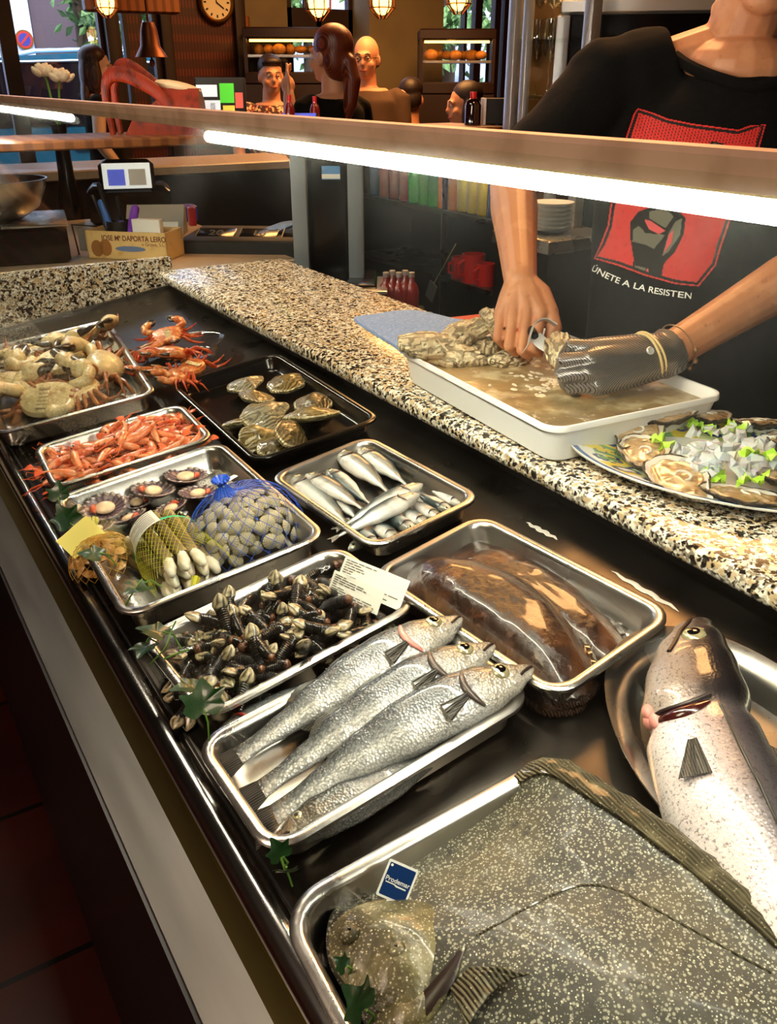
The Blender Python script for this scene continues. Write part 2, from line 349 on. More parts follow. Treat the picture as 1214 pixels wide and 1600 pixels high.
tray('B', [(300, 1152), (690, 962), (828, 1088), (420, 1352)], .04, 'steel tray under the three sea bass')
# turbot tray: far edge seen, the rest runs out of the frame
p0, p1 = fl(425, 1415, .045), fl(868, 1172, .045); ax = (p1-p0).normalized(); ay = V((-ax.y, ax.x, 0)); w = (p1-p0).length; l = .36; c = (p0+p1)/2-ay*(l/2)
M = DK @ MX(((ax.x, ay.x, 0, c.x), (ax.y, ay.y, 0, c.y), (0, 0, 1, .0003), (0, 0, 0, 1)))
pan_mesh(w, l, .045, .03).build('steel_tray', 'steel', None, M, label='large steel tray under the speckled turbot', cat='tray'); TR['A'] = (M, w, l, .045)
# clear bowl of red crabs
M = DK @ T(fl(268, 570, .0)) @ RZ(.25)
pr = [(.0, .001), (.075, .001), (.085, .008), (.098, .03), (.104, .032), (.106, .030), (.100, .027), (.087, .004), (.08, 0), (0, 0)]
b = MB().lathe([(max(r, .0005), z) for r, z in pr], 40, SC(1.28, .8, 1)); b.build('clear_tray', 'clear_plastic', None, M, label='oval clear plastic tray holding the red crabs', cat='tray'); TR['J'] = (M, .2, .16, .03)
# oval platter
pcen = V((.569, .323, 0)); pdir = V((-.311, -.951, 0))
PM = DK @ MX(((pdir.x, -pdir.y, 0, pcen.x), (pdir.y, pdir.x, 0, pcen.y), (0, 0, 1, .0003), (0, 0, 0, 1)))
pr = [(.001, .003), (.62, .003), (.72, .006), (.80, .022), (.84, .029), (.97, .034), (1, .035), (1.0, .0325), (.965, .031), (.83, .026), (.78, .018), (.70, 0), (.001, 0)]
b = MB(); n = 64
b.rings([[V(((.175-.095*(1-q))*math.cos(2*PI*j/n) if 0 else .175*q*math.cos(2*PI*j/n), .098*q*math.sin(2*PI*j/n), z)) for j in range(n)] for q, z in pr])
b.build('oval_platter', 'steel', None, PM, label='oval steel platter under the big dark-headed fish', cat='platter')
# ================================================================ seafood materials
mat('fish_skin', vcol=True, rough=.24, vary=[('vor', 420, '#50555c', .45, .75, 'MULTIPLY', .4), ('noise', 30, '#a09890', .5, .8, 'MULTIPLY', .35)], bump=[('vor', 420, .5, .0012)], coat=.5, metal=.3)
mat('small_fish_skin', vcol=True, rough=.28, vary=[('noise', 60, '#9a968e', .5, .8, 'MULTIPLY', .5), ('fine', 200, '#6a6e70', .55, .7, 'MULTIPLY', .5)], bump=[('noise', 250, .15, .001)], coat=.35, metal=.2)
mat('hake_skin', vcol=True, rough=.3, vary=[('fine', 330, '#4a4448', .53, .62, 'MULTIPLY', .75), ('noise', 20, '#d8b8bc', .5, .8, 'MULTIPLY', .4)], bump=[('vor', 380, .3, .001)], coat=.5, metal=.15)
mat('fin', '#96928a', .35, vary=[('wavex', 260, '#35332f', .4, .7)], coat=.4, vcol=False)
mat('dark_fin', '#4a4740', .4, vary=[('wavey', 150, '#1f1d1a', .4, .7)], bump=[('wavey', 150, .4, .001)], coat=.4)
mat('eye_ring', '#b9b08a', .2, .5, coat=1); mat('eye_black', '#05060a', .08, coat=1)
mat('gill_red', '#8a2a20', .3, coat=.6); mat('gill_pink', '#d88a80', .35, coat=.6); mat('gill_maroon', '#3a0f0c', .2, coat=.8); mat('gill_dark', '#4a3f3a', .35, coat=.5); mat('mouth_dark', '#20100e', .4)
mat('turbot_skin', '#2b2922', .55, vary=[('noise', 11, '#4f4834', .42, .68), ('noise', 6, '#26251f', .52, .72), ('vor', 300, '#8d8a78', .42, .2), ('vor', 430, '#aaa693', .3, .14), ('vor', 230, '#c4c0ac', .19, .1), ('fine', 70, '#1d1c16', .54, .7)], bump=[('vor', 300, -1., .004), ('noise', 60, .6, .004)], coat=.05)
mat('turbot_head', '#4c4730', .42, vary=[('noise', 26, '#736a46', .42, .68), ('noise', 16, '#29271b', .5, .7), ('vor', 360, '#a39c7c', .36, .15), ('vor', 240, '#d5cfb4', .22, .1)], bump=[('vor', 360, -1., .003), ('noise', 50, .9, .006)], coat=.2)
mat('turbot_fin', '#565039', .5, vary=[('wavex', 105, '#2b281c', .45, .7), ('noise', 30, '#777056', .5, .7), ('vor', 300, '#a39d84', .25, .12)], bump=[('wavex', 105, .8, .003)], coat=.3)
mat('sole_skin', '#2c1c14', .24, vary=[('noise', 26, '#4c2c18', .45, .7), ('noise', 60, '#1b0e0a', .55, .75), ('fine', 120, '#6a4f3c', .62, .74)], bump=[('noise', 45, .9, .005), ('fine', 130, .4, .0015)], coat=.45)
mat('sole_fin', '#3d2a1f', .25, vary=[('wavex', 120, '#1d120c', .4, .7)], coat=.8)
mat('oyster_shell', vcol=True, rough=.32, vary=[('ring', 70, '#2f2614', .45, .8, 'MULTIPLY', .6), ('noise', 60, '#b9a678', .55, .75, 'MIX', .5)], bump=[('ring', 60, .5, .002), ('noise', 120, .5, .002)], coat=.5)
mat('rough_shell', '#bda884', .7, vary=[('noise', 45, '#ecdcb4', .42, .6), ('ring', 40, '#6d5c45', .55, .85, 'MIX', .7), ('noise', 90, '#4a3d30', .6, .75)], bump=[('ring', 45, .9, .004), ('noise', 90, .8, .004)])
mat('nacre', '#d8d1c3', .25, vary=[('noise', 40, '#b5a997', .45, .75)], coat=.4)
mat('oyster_meat', '#a5855c', .2, vary=[('noise', 70, '#c7ae88', .45, .68), ('noise', 40, '#6e563c', .58, .76)], bump=[('noise', 90, .5, .003)], coat=.9, sss=.1)
mat('shrimp_shell', '#f08a52', .26, vary=[('noise', 90, '#f9bd92', .45, .7), ('noise', 50, '#d9541f', .55, .75)], coat=.5, sss=.25, orand=.16)
mat('shrimp_leg', '#e8622c', .35, coat=.3, orand=.15)
mat('crab_shell', '#d8c592', .38, vary=[('noise', 35, '#b08a55', .52, .72), ('noise', 90, '#f1e6bd', .5, .7), ('fine', 60, '#6a5330', .66, .78)], bump=[('noise', 120, .3, .002)], coat=.3)
mat('crab_brown', '#a5653a', .4, vary=[('noise', 35, '#c98a58', .5, .7), ('noise', 70, '#6a3a22', .58, .75)], coat=.3)
mat('claw_black', '#241e18', .3, coat=.4, vary=[('noise', 60, '#4a4234', .5, .75)])
mat('red_crab', '#c5662a', .35, vary=[('noise', 60, '#e8b070', .45, .68), ('noise', 90, '#7a2a12', .58, .75)], coat=.4, bump=[('noise', 160, .4, .002)])
mat('red_crab_leg', '#c2441a', .35, vary=[('noise', 60, '#e5904a', .5, .75)], coat=.4)
mat('scallop_shell', vcol=True, rough=.4, coat=.3)
mat('scallop_meat', '#efd3b0', .22, coat=.9, sss=.15, vary=[('noise', 70, '#d8a878', .55, .75)])
mat('roe', '#c8583c', .22, coat=.9)
mat('clam_shell', vcol=True, rough=.36, vary=[('ring', 260, '#6d6448', .5, .85, 'MULTIPLY', .6), ('noise', 120, '#f4ecd2', .55, .75)], bump=[('ring', 260, .4, .001)], coat=.4, orand=.22)
mat('razor_shell', '#6a5a38', .3, vary=[('noise', 40, '#a59468', .5, .7), ('wavex', 90, '#3a3220', .55, .85, 'MIX', .6)], coat=.5, orand=.25)
mat('razor_foot', '#efe6cf', .25, coat=.8, sss=.2, vary=[('noise', 60, '#d8c49a', .5, .75)])
mat('barnacle_stalk', '#17130f', .32, vary=[('noise', 80, '#3a2c1e', .5, .72)], bump=[('wavez', 150, 1., .0022)], coat=.5, orand=.3)
mat('barnacle_root', '#4e2a18', .4, vary=[('noise', 90, '#8a5a2c', .55, .75), ('noise', 50, '#2a1710', .6, .78)], bump=[('noise', 160, .7, .003)], coat=.4)
mat('barnacle_plate', vcol=True, rough=.3, coat=.4, orand=.15)
mat('net_blue', '#2a5ad0', .4); mat('net_yellow', '#b9b52a', .4); mat('net_gold', '#b98a2a', .45)
mat('paper', '#e9e6dc', .7); mat('paper_yellow', '#e0dc74', .6); mat('ink', '#33322f', .7); mat('band_green', '#12c48a', .4); mat('white_plastic', '#f2f1ee', .3)
mat('leaf', '#163a16', .4, vary=[('noise', 40, '#2c5c22', .45, .75), ('noise', 15, '#12301a', .5, .75)], coat=.3, orand=.3)
mat('stem', '#5a8a2f', .5)
mat('tag_blue', '#0d2f63', .3); mat('tag_white', '#eeeeea', .3)
# ================================================================ fish
def eye(parent, c, nrm, r, name='eye', M=None):
    m = frame(c, V(nrm).orthogonal(), nrm)
    e = MB().lathe([(r*1.0, -r*.3), (r*1.02, .0), (r*.85, r*.22), (r*.55, r*.34), (.0002, r*.36)], 18).build(name, 'eye_ring', parent, m)
    MB().lathe([(r*.58, r*.2), (r*.52, r*.38), (r*.3, r*.45), (.0001, r*.47)], 14).build('pupil', 'eye_black', e); return e
def fish(name, label, cat, M, L, prof, skin, cf, bend=lambda t: 0, group=None, flip=1, tail=(.15, .55), fins=(), eye_at=(.1, .35), eye_r=.014, gill=None, n=44, s=22, mouth=.06, zbend=lambda t: 0, finm='fin', pect=None):
    """nose at x=0, tail at x=L; +y dorsal (flip mirrors), z up away from the deck"""
    root = thing(name, label, cat, M, group); b = MB(); rs = []
    for i in range(n+1):
        t = i/n; u_, d_, w_ = pw(prof, t); ring = []
        for j in range(s):
            a = 2*PI*j/s; cy, cz = math.sin(a), math.cos(a); k = 1/(abs(cy)**2.3+abs(cz)**2.3)**(1/2.3)
            ring.append(V((t*L, flip*((u_ if cy > 0 else d_)*cy*k*L+bend(t)*L), w_*cz*k*L+zbend(t)*L)))
        rs.append(ring)
    b.rings(rs, 0, [cf(i/n, math.sin(2*PI*j/s), math.cos(2*PI*j/s)) for i in range(n+1) for j in range(s)])
    b.build('body', skin, root, ang=80)
    def side(t, yy):              # point on the upper flank
        u_, d_, w_ = pw(prof, t); r = u_ if yy > 0 else d_
        return V((t*L, flip*(yy*r*L+bend(t)*L), w_*L*(1-abs(yy)**2.3)**(1/2.3)+zbend(t)*L))
    # tail fan
    tl, th_ = tail; f = MB(); nr = 9
    for sgn in (1, -1):
        pass
    rows = []
    for k in range(6):
        q = k/5; row = []
        for j in range(15):
            a = j/14*2-1
            hh = lerp(prof[-1][1][0]*.9, th_/2*.5, q**.8)*L; ex = tl*L*q*(1-.22*(1-abs(a))*q)
            row.append(V((L*.985+ex, flip*(a*hh+bend(1)*L+q*tl*L*(bend(1)-bend(.95))/.05), zbend(1)*L+.0008*math.cos(a*40)+.0004)))
        rows.append(row)
    up_ = [[p+V((0, 0, .0009)) for p in r] for r in rows]
    f.rings([list(r)+list(reversed(q)) for r, q in zip(rows, up_)], 0)
    f.build('tail_fin', finm, root, ang=30)
    for nm, t0, t1, hgt, sg in fins:
        f = MB(); lo, hi = [], []; N_ = 14
        for k in range(N_+1):
            t = lerp(t0, t1, k/N_); u_, d_, w_ = pw(prof, t); e = (u_ if sg > 0 else d_)*.93
            hh = hgt*math.sin(PI*min(1, (k/N_)*.9+.12))**.6*(1+.12*(k % 2))
            lo.append(V((t*L, flip*(sg*e*L+bend(t)*L), zbend(t)*L))); hi.append(V((t*L+hgt*.5*L, flip*(sg*(e+hh)*L+bend(t)*L), zbend(t)*L-.002)))
        f.rings([[a, b2, b2+V((0, 0, .0008)), a+V((0, 0, .0012))] for a, b2 in zip(lo, hi)]); f.build(nm, finm, root, ang=30)
    c = side(*eye_at); c2 = side(eye_at[0], eye_at[1]+.12); c3 = side(eye_at[0]+.02, eye_at[1]); nn = (c3-c).cross(c2-c); nn = nn if nn.z > 0 else -nn
    eye(root, c-nn.normalized()*eye_r*.12*L, nn, eye_r*L)
    if gill:
        tg, col = gill; pts = [side(tg+.018*math.cos(k/10*PI-PI/2)*1.5, lerp(-.8, .72, k/10))+V((0, 0, .0012)) for k in range(11)]
        MB().tube(pts, [.0035*L/.29*(.4+.8*math.sin(PI*k/10)) for k in range(11)], 8, flat=.6).build('gill_edge', col, root)
    if mouth:
        pts = [side(lerp(.004, mouth, k/6), lerp(-.05, -.42, k/6))+V((0, 0, .0004)) for k in range(7)]
        MB().tube(pts, .0016*L/.29, 6).build('mouth', 'mouth_dark', root)
    if pect:
        c = side(*pect[:2]); f = MB(); rows = []
        for q in (0, .35, .7, 1): rows.append([c+V((q*pect[2]*L, flip*a*(.3+.7*q)*pect[3]*L-.2*flip*q*pect[2]*L, .0018+.002*q+.0006*math.cos(a*22))) for a in [j/6-1 for j in range(13)]])
        f.rings([r+[p+V((0, 0, .0009)) for p in reversed(r)] for r in rows]); f.build('pectoral_fin', finm, root, ang=30)
    return root
def fish_M(nose, tail, h0, h1, roll=0.):   # nose and tail pixels -> matrix on the deck
    a = fl(*nose, h0); b = fl(*tail, h1); return DK @ frame(a, b-a, (0, 0, 1)) @ RX(roll), (b-a).length
BASS = [(0, (.010, .014, .014)), (.03, (.028, .036, .028)), (.10, (.062, .068, .048)), (.2, (.092, .094, .064)), (.32, (.108, .106, .072)), (.48, (.102, .102, .068)), (.65, (.078, .076, .05)), (.8, (.047, .045, .028)), (.92, (.034, .033, .016)), (1, (.036, .036, .010))]
def bass_col(t, y, z):
    back = h('#33373b'); mid = h('#878b8f'); belly = h('#dcdad6'); head = h('#a59a88')
    c = pw([(-1, belly), (-.45, belly), (.05, mid), (.5, h('#5c6064')), (1, back)], y)
    if t < .24:
        k = min(1, (.24-t)/.05); hc = pw([(-1, h('#d8cfc2')), (.0, head), (.55, h('#6f6a60')), (1, h('#45433f'))], y); c = tuple(lerp(a, b, k*.85) for a, b in zip(c, hc))
    if t > .9: c = tuple(x*.75 for x in c)
    return c
FB = (('dorsal_fin', .34, .56, .025, 1), ('second_dorsal_fin', .6, .76, .03, 1), ('anal_fin', .62, .75, .035, -1), ('pelvic_fin', .3, .38, .03, -1))
bass = (((720, 966), (372, 1182), .050, .030, 'sea bass with pink open mouth and red gills, farthest of three', 'gill_pink', lambda t: .02*math.sin(t*PI)),
        ((771, 1008), (408, 1234), .056, .030, 'middle sea bass of the three lying side by side', 'gill_dark', lambda t: .03*math.sin(t*PI)),
        ((831, 1044), (428, 1274), .052, .024, 'sea bass nearest the turbot tray, dark back, whole flank in view', 'gill_dark', lambda t: .035*math.sin(t*PI)))
for k, (no, ta, h0, h1, lab, gc, bd) in enumerate(bass):
    M, L = fish_M(no, ta, h0, h1, (-.25, -.3, -.35)[k])
    fish('sea_bass', lab, 'fish', M, L, BASS, 'fish_skin', bass_col, bd, 'sea bass in the steel tray', -1, (.11, .24), FB, (.115, .30), .034, (.235, gc), pect=(.27, -.25, .1, .035), finm='dark_fin')
# one more bass under them, its head at the glass; the near-edge one has its shade put into the colour
M, L = fish_M((318, 1172), (560, 1040), .018, .012, 0); fish('sea_bass', 'mostly hidden sea bass under the others, head beside the glass', 'fish', M, L, BASS, 'fish_skin', bass_col, lambda t: 0, 'sea bass in the steel tray', 1, (.12, .2), (), (.115, .3), .02, (.235, 'gill_red'))
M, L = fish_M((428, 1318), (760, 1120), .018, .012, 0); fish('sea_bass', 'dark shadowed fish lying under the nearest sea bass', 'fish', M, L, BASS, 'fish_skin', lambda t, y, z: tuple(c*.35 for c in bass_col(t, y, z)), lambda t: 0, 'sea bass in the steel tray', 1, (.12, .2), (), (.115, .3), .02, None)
# small silver fish
MACK = [(0, (.012, .014, .014)), (.04, (.042, .048, .036)), (.14, (.09, .095, .06)), (.3, (.118, .122, .078)), (.5, (.112, .115, .07)), (.72, (.066, .066, .042)), (.9, (.022, .022, .016)), (1, (.02, .02, .01))]
def mack_col(t, y, z):
    c = pw([(-1, h('#e9e6e0')), (-.5, h('#dcdad4')), (-.1, h('#9fa6a4')), (.2, h('#3c4b4e')), (1, h('#141d1f'))], y)
    if abs(y+.12) < .1 and t > .25: c = tuple(lerp(a, b, .6) for a, b in zip(c, h('#d8c987')))
    if t < .2: c = tuple(lerp(a, b, .55) for a, b in zip(c, h('#8f8d80')))
    return c
MK = [((455, 745), (545, 822), .016, 1, 'small silver fish with its head at the upper left corner'), ((478, 742), (566, 795), .024, 1, 'silver fish with dark back, second from the left corner'),
      ((512, 734), (580, 790), .020, -1, 'dark-backed small fish in the middle of the far row'), ((528, 706), (606, 768), .024, 1, 'small silver fish with wide head near tray far edge'),
      ((560, 703), (636, 758), .024, 1, 'silver-pink small fish, rightmost of the far row'), ((447, 752), (520, 815), .010, 1, 'silver fish half hidden at the tray left wall'), ((500, 750), (560, 815), .012, 1, 'pale belly-up small fish under the far row')]
MK2 = [((660, 757), (535, 822), .034, -1, 'greenish small fish lying across the others, upper one'), ((655, 772), (528, 838), .036, -1, 'greenish small fish lying across the others, lower one'),
       ((545, 860), (610, 812), .016, -1, 'dark small fish at the near left of the tray'), ((590, 855), (545, 815), .022, 1, 'pale silver small fish with head at near tray edge'),
       ((622, 846), (565, 805), .020, -1, 'dark green small fish second from the near left'), ((650, 832), (585, 790), .022, 1, 'bright white-bellied small fish in the near row'),
       ((668, 822), (615, 788), .022, -1, 'dark striped small fish in the near row centre'), ((688, 812), (632, 778), .020, -1, 'dark small fish fourth from the tray right wall'),
       ((705, 800), (650, 768), .022, 1, 'silver and dark small fish near the tray right wall'), ((722, 790), (668, 762), .016, -1, 'dark small fish against the tray right wall')]
for no, ta, hh, fp, lab in MK+MK2:
    M, L = fish_M(no, ta, hh, hh-.006, 0)
    Ln = max(L, .085)
    fish('small_fish', lab, 'fish', M, Ln, MACK, 'small_fish_skin', mack_col, lambda t: .02*math.sin(t*PI), 'small silver fish in the tray', fp, (.12, .18), (), (.09, .2), .036, (.2, 'gill_dark'), 26, 16, 0)
# ================================================================ flat fish
def dome(pts, n, H, edge, base, pw_=2.2, nr=14, cx=None):
    ring = cspline(pts, n); c = cx or sum(ring, V((0, 0, 0)))/n; rs = []
    for k in range(nr+1):
        q = 1-(k/nr)**1.6; q = max(q, .004)
        hh = base+edge+(H-edge)*(1-q**pw_); rs.append([V((lerp(c.x, p.x, q), lerp(c.y, p.y, q), hh+p.z*q**3)) for p in ring])
    bot = [[V((lerp(c.x, p.x, .97), lerp(c.y, p.y, .97), base+p.z)) for p in ring]]
    return bot+rs, ring, c
def flat(name, label, outline, H, base, skin, finm, fin_w, eyes=(), group=None, wob=.002, lift=.02, cx=None, fin_range=None, pw_=2.4):
    pts = [fl(p[0], p[1], p[2] if len(p) > 2 else lift) for p in outline]; o = sum(pts, V((0, 0, 0)))/len(pts); o.z = 0
    pts = [V((p.x-o.x, p.y-o.y, q[2] if len(q) > 2 else 0)) for p, q in zip(pts, outline)]; root = thing(name, label, 'fish', DK @ T(o), group)
    rs, ring, c = dome(pts, 96, H, .004, base, pw_, cx=(V((*(fl(*cx, lift)-o).xy, 0))) if cx else None)
    for r in rs[1:]:
        for p in r: p.z += wob*(NZ.noise(p*28+V((3, 1, 7)))+.5*NZ.noise(p*70))
    MB().rings(rs).build('body', skin, root, ang=80)
    if fin_w:
        f = MB(); A, B, C_ = [], [], []
        n = len(ring); rows = []
        lo, hi = fin_range or (0, n)
        for k in range(lo, hi+1):
            p = ring[k % n]; q = ring[(k+1) % n]; tt = (q-p).normalized(); nn = V((tt.y, -tt.x, 0)); nn = nn if nn.dot(p-c) > 0 else -nn
            wv = .0018*math.sin(k*2.1); bz = base+p.z
            e = min(1, (k-lo)/4, (hi-k)/4) if fin_range else 1
            rows.append([V((p.x, p.y, bz+.006))-nn*.006, V((p.x, p.y, bz+.007+wv))+nn*fin_w*.5*e, V((p.x, p.y, bz+.004-wv-.15*fin_w*e))+nn*fin_w*e, V((p.x, p.y, bz+.003-wv-.15*fin_w*e))+nn*fin_w*e, V((p.x, p.y, bz+.003))-nn*.006])
        f.rings(rows, cap0=bool(fin_range), cap1=bool(fin_range)); f.build('fin_fringe', finm, root, ang=50)
    return root, rs, o
flat('flatfish', 'glossy dark brown flatfish, rear one against the tray far wall', [(688, 880), (700, 852), (735, 846), (790, 860), (860, 895), (920, 935), (960, 975), (980, 1010), (960, 1035), (900, 1020), (800, 960), (720, 915)], .030, .002, 'sole_skin', 'sole_fin', .005, pw_=4, group='brown flatfish in the deep tray', lift=.008)
flat('flatfish', 'glossy dark brown flatfish in front, lying over the other one', [(628, 900), (650, 880), (700, 880), (775, 898), (850, 938), (905, 995), (930, 1050), (920, 1085), (885, 1098), (845, 1085), (775, 1040), (700, 985), (648, 940)], .044, .010, 'sole_skin', 'sole_fin', .005, pw_=4, group='brown flatfish in the deep tray', lift=.014)
r_, rs_, o_ = flat('flatfish', 'wet flatfish tail end at the near corner of deep tray', [(800, 1040), (850, 1050), (905, 1075), (900, 1092), (850, 1095), (815, 1070)], .022, .002, 'sole_skin', 'sole_fin', .004, group='brown flatfish in the deep tray')
# turbot: body to the right, out of the frame
tb, rs_, o_ = flat('turbot', 'huge speckled grey-brown turbot filling the near tray', [(518, 1440, .02), (560, 1408, .008), (640, 1352, .008), (745, 1280, .014), (842, 1212, .046), (930, 1252, .050), (1050, 1335, .048), (1190, 1455, .046), (1330, 1610, .03), (1400, 1720, .01), (1200, 1790, .004), (950, 1810, .004), (760, 1800, .004), (640, 1710, .008), (560, 1590, .012), (515, 1510, .016)], .052, .003, 'turbot_skin', 'turbot_fin', .018, wob=.0022, lift=.03, cx=(960, 1560), fin_range=(20, 54))
def tl(u, v, hh): return fl(u, v, hh)-o_
TBV = BVHTree.FromPolygons([p for r in rs_ for p in r], [(i*96+j, i*96+(j+1) % 96, (i+1)*96+(j+1) % 96, (i+1)*96+j) for i in range(len(rs_)-1) for j in range(96)])
def on_turbot(u, v, off=0.):
    a = DK.inverted() @ CAM-o_; d = (DK.to_3x3().inverted() @ ray(u, v)); hit = TBV.ray_cast(a, d.normalized())
    return (hit[0]+hit[1]*off*(1 if hit[1].z > 0 else -1)) if hit[0] else tl(u, v, .04)
# head plate standing off the body, with the gill slit under it
hd = [(512, 1450), (545, 1412), (600, 1395), (665, 1400), (705, 1440), (712, 1480), (690, 1520), (650, 1560), (600, 1572), (555, 1545), (520, 1500)]
hp = [V((*tl(u, v, .046).xy, 0)) for u, v in hd]; rs2, _, _ = dome(hp, 64, .016, .002, 0, 2.0, 10)
for r in rs2:
    for p in r: p.z += .036+.0016*NZ.noise(p*45)
MB().rings(rs2).build('head', 'turbot_head', tb, ang=80)
jw = [V((*tl(u, v, .04).xy, 0)) for u, v in [(590, 1565), (640, 1560), (690, 1525), (700, 1545), (665, 1600), (620, 1630), (580, 1600)]]; rs2, _, _ = dome(jw, 48, .014, .002, 0, 2., 8)
for r in rs2:
    for p in r: p.z += .03
MB().rings(rs2).build('lower_jaw', 'turbot_head', tb, ang=80)
for u, v in ((545, 1452), (618, 1478)):
    c = tl(u, v, .053); MB().ell(c-V((0, 0, .0055)), (.0085, .0075, .0055)).build('eye_bulge', 'turbot_head', tb); e_ = eye(tb, c-V((0, 0, .0014)), (-.2, -.1, 1), .0030); e_.data.materials[0] = MATS['turbot_head']
MB().tube([on_turbot(*q, .003) for q in [(722, 1490), (700, 1530), (668, 1572), (645, 1605)]], [.002, .006, .007, .003], 8, flat=.4).build('gill_slit', 'mouth_dark', tb)
MB().tube([on_turbot(*q, .001) for q in [(725, 1480), (712, 1520), (685, 1570), (655, 1610)]], [.002, .003, .003, .002], 8).build('gill_edge', 'turbot_head', tb)
f = MB(); rows = []
for k in range(12):
    a = k/11; tip = on_turbot(lerp(830, 735, a), lerp(1530, 1610, a)-20*math.sin(a*PI), .008); ro = on_turbot(lerp(735, 705, a), lerp(1512, 1545, a), .003)
    rows.append([ro, ro.lerp(tip, .5)+V((0, 0, .003+.0012*(k % 2))), tip+V((0, 0, .0012*(k % 2))), tip-V((0, 0, .001)), ro-V((0, 0, .001))])
f.rings(rows).build('pectoral_fin', 'turbot_fin', tb, ang=30)
MB().tube([on_turbot(q.x, q.y, -.0004) for q in cspline([V((u, v, 0)) for u, v in [(745, 1462), (830, 1415), (900, 1385), (960, 1390), (1040, 1430), (1130, 1480), (1205, 1520)]], 50, False)], .0013, 6).build('lateral_line', 'turbot_fin', tb)
# plastic tag on the turbot
c = on_turbot(624, 1410); tag_c = dp(621, 1379, (DK @ (c+o_)-CAM).dot(fw)-.004)
TM = frame(tag_c, dp(648, 1366, 1)-dp(602, 1346, 1), -fw+V((0, 0, .25))) @ SC(.46)
tg = thing('fish_tag', 'blue and white square plastic tag stuck into the turbot', 'tag', TM)
kk = ((tag_c-CAM).dot(fw))/F      # metres per pixel there
def rr2(w, hh, r): return [(p.x, p.y) for p in rrect(w, hh, r, 0, 4)]
MB().prism(rr2(.026*1, .030, .003), -.001, 0).build('board', 'tag_white', tg)
MB().prism(rr2(.0225, .0262, .002), 0, .0004).build('print', 'tag_blue', tg)
MB().prism([(-.006, -.029), (.006, -.029), (.004, -.06), (-.004, -.06)], -.001, 0).build('spike', 'tag_white', tg)
put_text('Prodemar', .0105, 'tag_white', tg, T((0, .001, .0006)), bold=.0001)
MB().prism([(-.019, -.0055), (-.004, -.0055), (.0, -.0075), (.017, -.0075), (.017, -.0055), (.002, -.0052), (-.004, -.0038), (-.019, -.0038)], .0004, .0007).build('swoosh', 'tag_white', tg)
MB().prism([(-.0185+.0022*math.cos(a), .0222+.0022*math.sin(a)) for a in [k*PI/5 for k in range(10)]], .0004, .0007).build('hole', 'tag_white', tg)
# hake on the oval platter
HAKE = [(0, (.02, .02, .02)), (.02, (.045, .05, .035)), (.08, (.075, .08, .055)), (.16, (.095, .10, .07)), (.24, (.105, .11, .075)), (.29, (.092, .10, .07)), (.34, (.105, .118, .075)), (.5, (.112, .125, .08)), (.7, (.09, .10, .06)), (.86, (.055, .055, .035)), (1, (.035, .035, .012))]
def hake_col(t, y, z):
    c = pw([(-1, h('#e6dcd8')), (-.3, h('#d2c4c2')), (.15, h('#948a8c')), (.42, h('#4a464a')), (1, h('#242226'))], y)
    if t < .30: c = tuple(lerp(a, b, min(1, (.30-t)/.03)) for a, b in zip(c, pw([(-1, h('#b5a79c')), (-.2, h('#8a7a70')), (.05, h('#6a5c58')), (.24, h('#221e21')), (1, h('#141214'))], y)))
    return c
a = fl(1090, 975, .05); b_ = fl(1320, 1500, .042); M = DK @ frame(a, b_-a, (0, 0, 1)) @ RX(.22)
HB_ = lambda t: -.075*math.sin(PI*min(1, t)**.75)
hk = fish('hake', 'big fish with dark head and pinkish silver body on the oval platter', 'fish', M, .44, HAKE, 'hake_skin', hake_col, HB_, None, 1, (.1, .2), (('dorsal_fin', .36, .55, .03, 1),), (.085, .16), .026, None, 60, 30, .13, finm='dark_fin', pect=(.385, -.25, .085, .03))
pr_ = HAKE
def hks(t, yy, L=.44):
    u_, d_, w_ = pw(pr_, t); r = u_ if yy > 0 else d_; return V((t*L, (yy*r+HB_(t))*L, w_*L*(1-abs(yy)**2.3)**(1/2.3)))
MB().tube([hks(.295+.012*math.sin(k/8*PI), lerp(-.85, .25, k/8))+V((0, 0, .0006)) for k in range(9)], [.002+.0048*math.sin(PI*k/8) for k in range(9)], 8, flat=.5).build('gill_slit', 'gill_maroon', hk)
MB().tube([hks(.28+.012*math.sin(k/8*PI), lerp(-.85, .3, k/8))+V((0, 0, .0018)) for k in range(9)], .0022, 8).build('gill_edge', 'mouth_dark', hk)
for q in ((.26, -.9), (.275, -.95), (.29, -.85)):
    MB().ell(hks(*q), (.009, .006, .006), nu=12, nv=8).build('gill_flesh', 'gill_pink', hk)
MB().tube([hks(lerp(.31, .95, k/12), .42)+V((0, 0, .0004)) for k in range(13)], .0013, 6).build('lateral_line', 'dark_fin', hk)
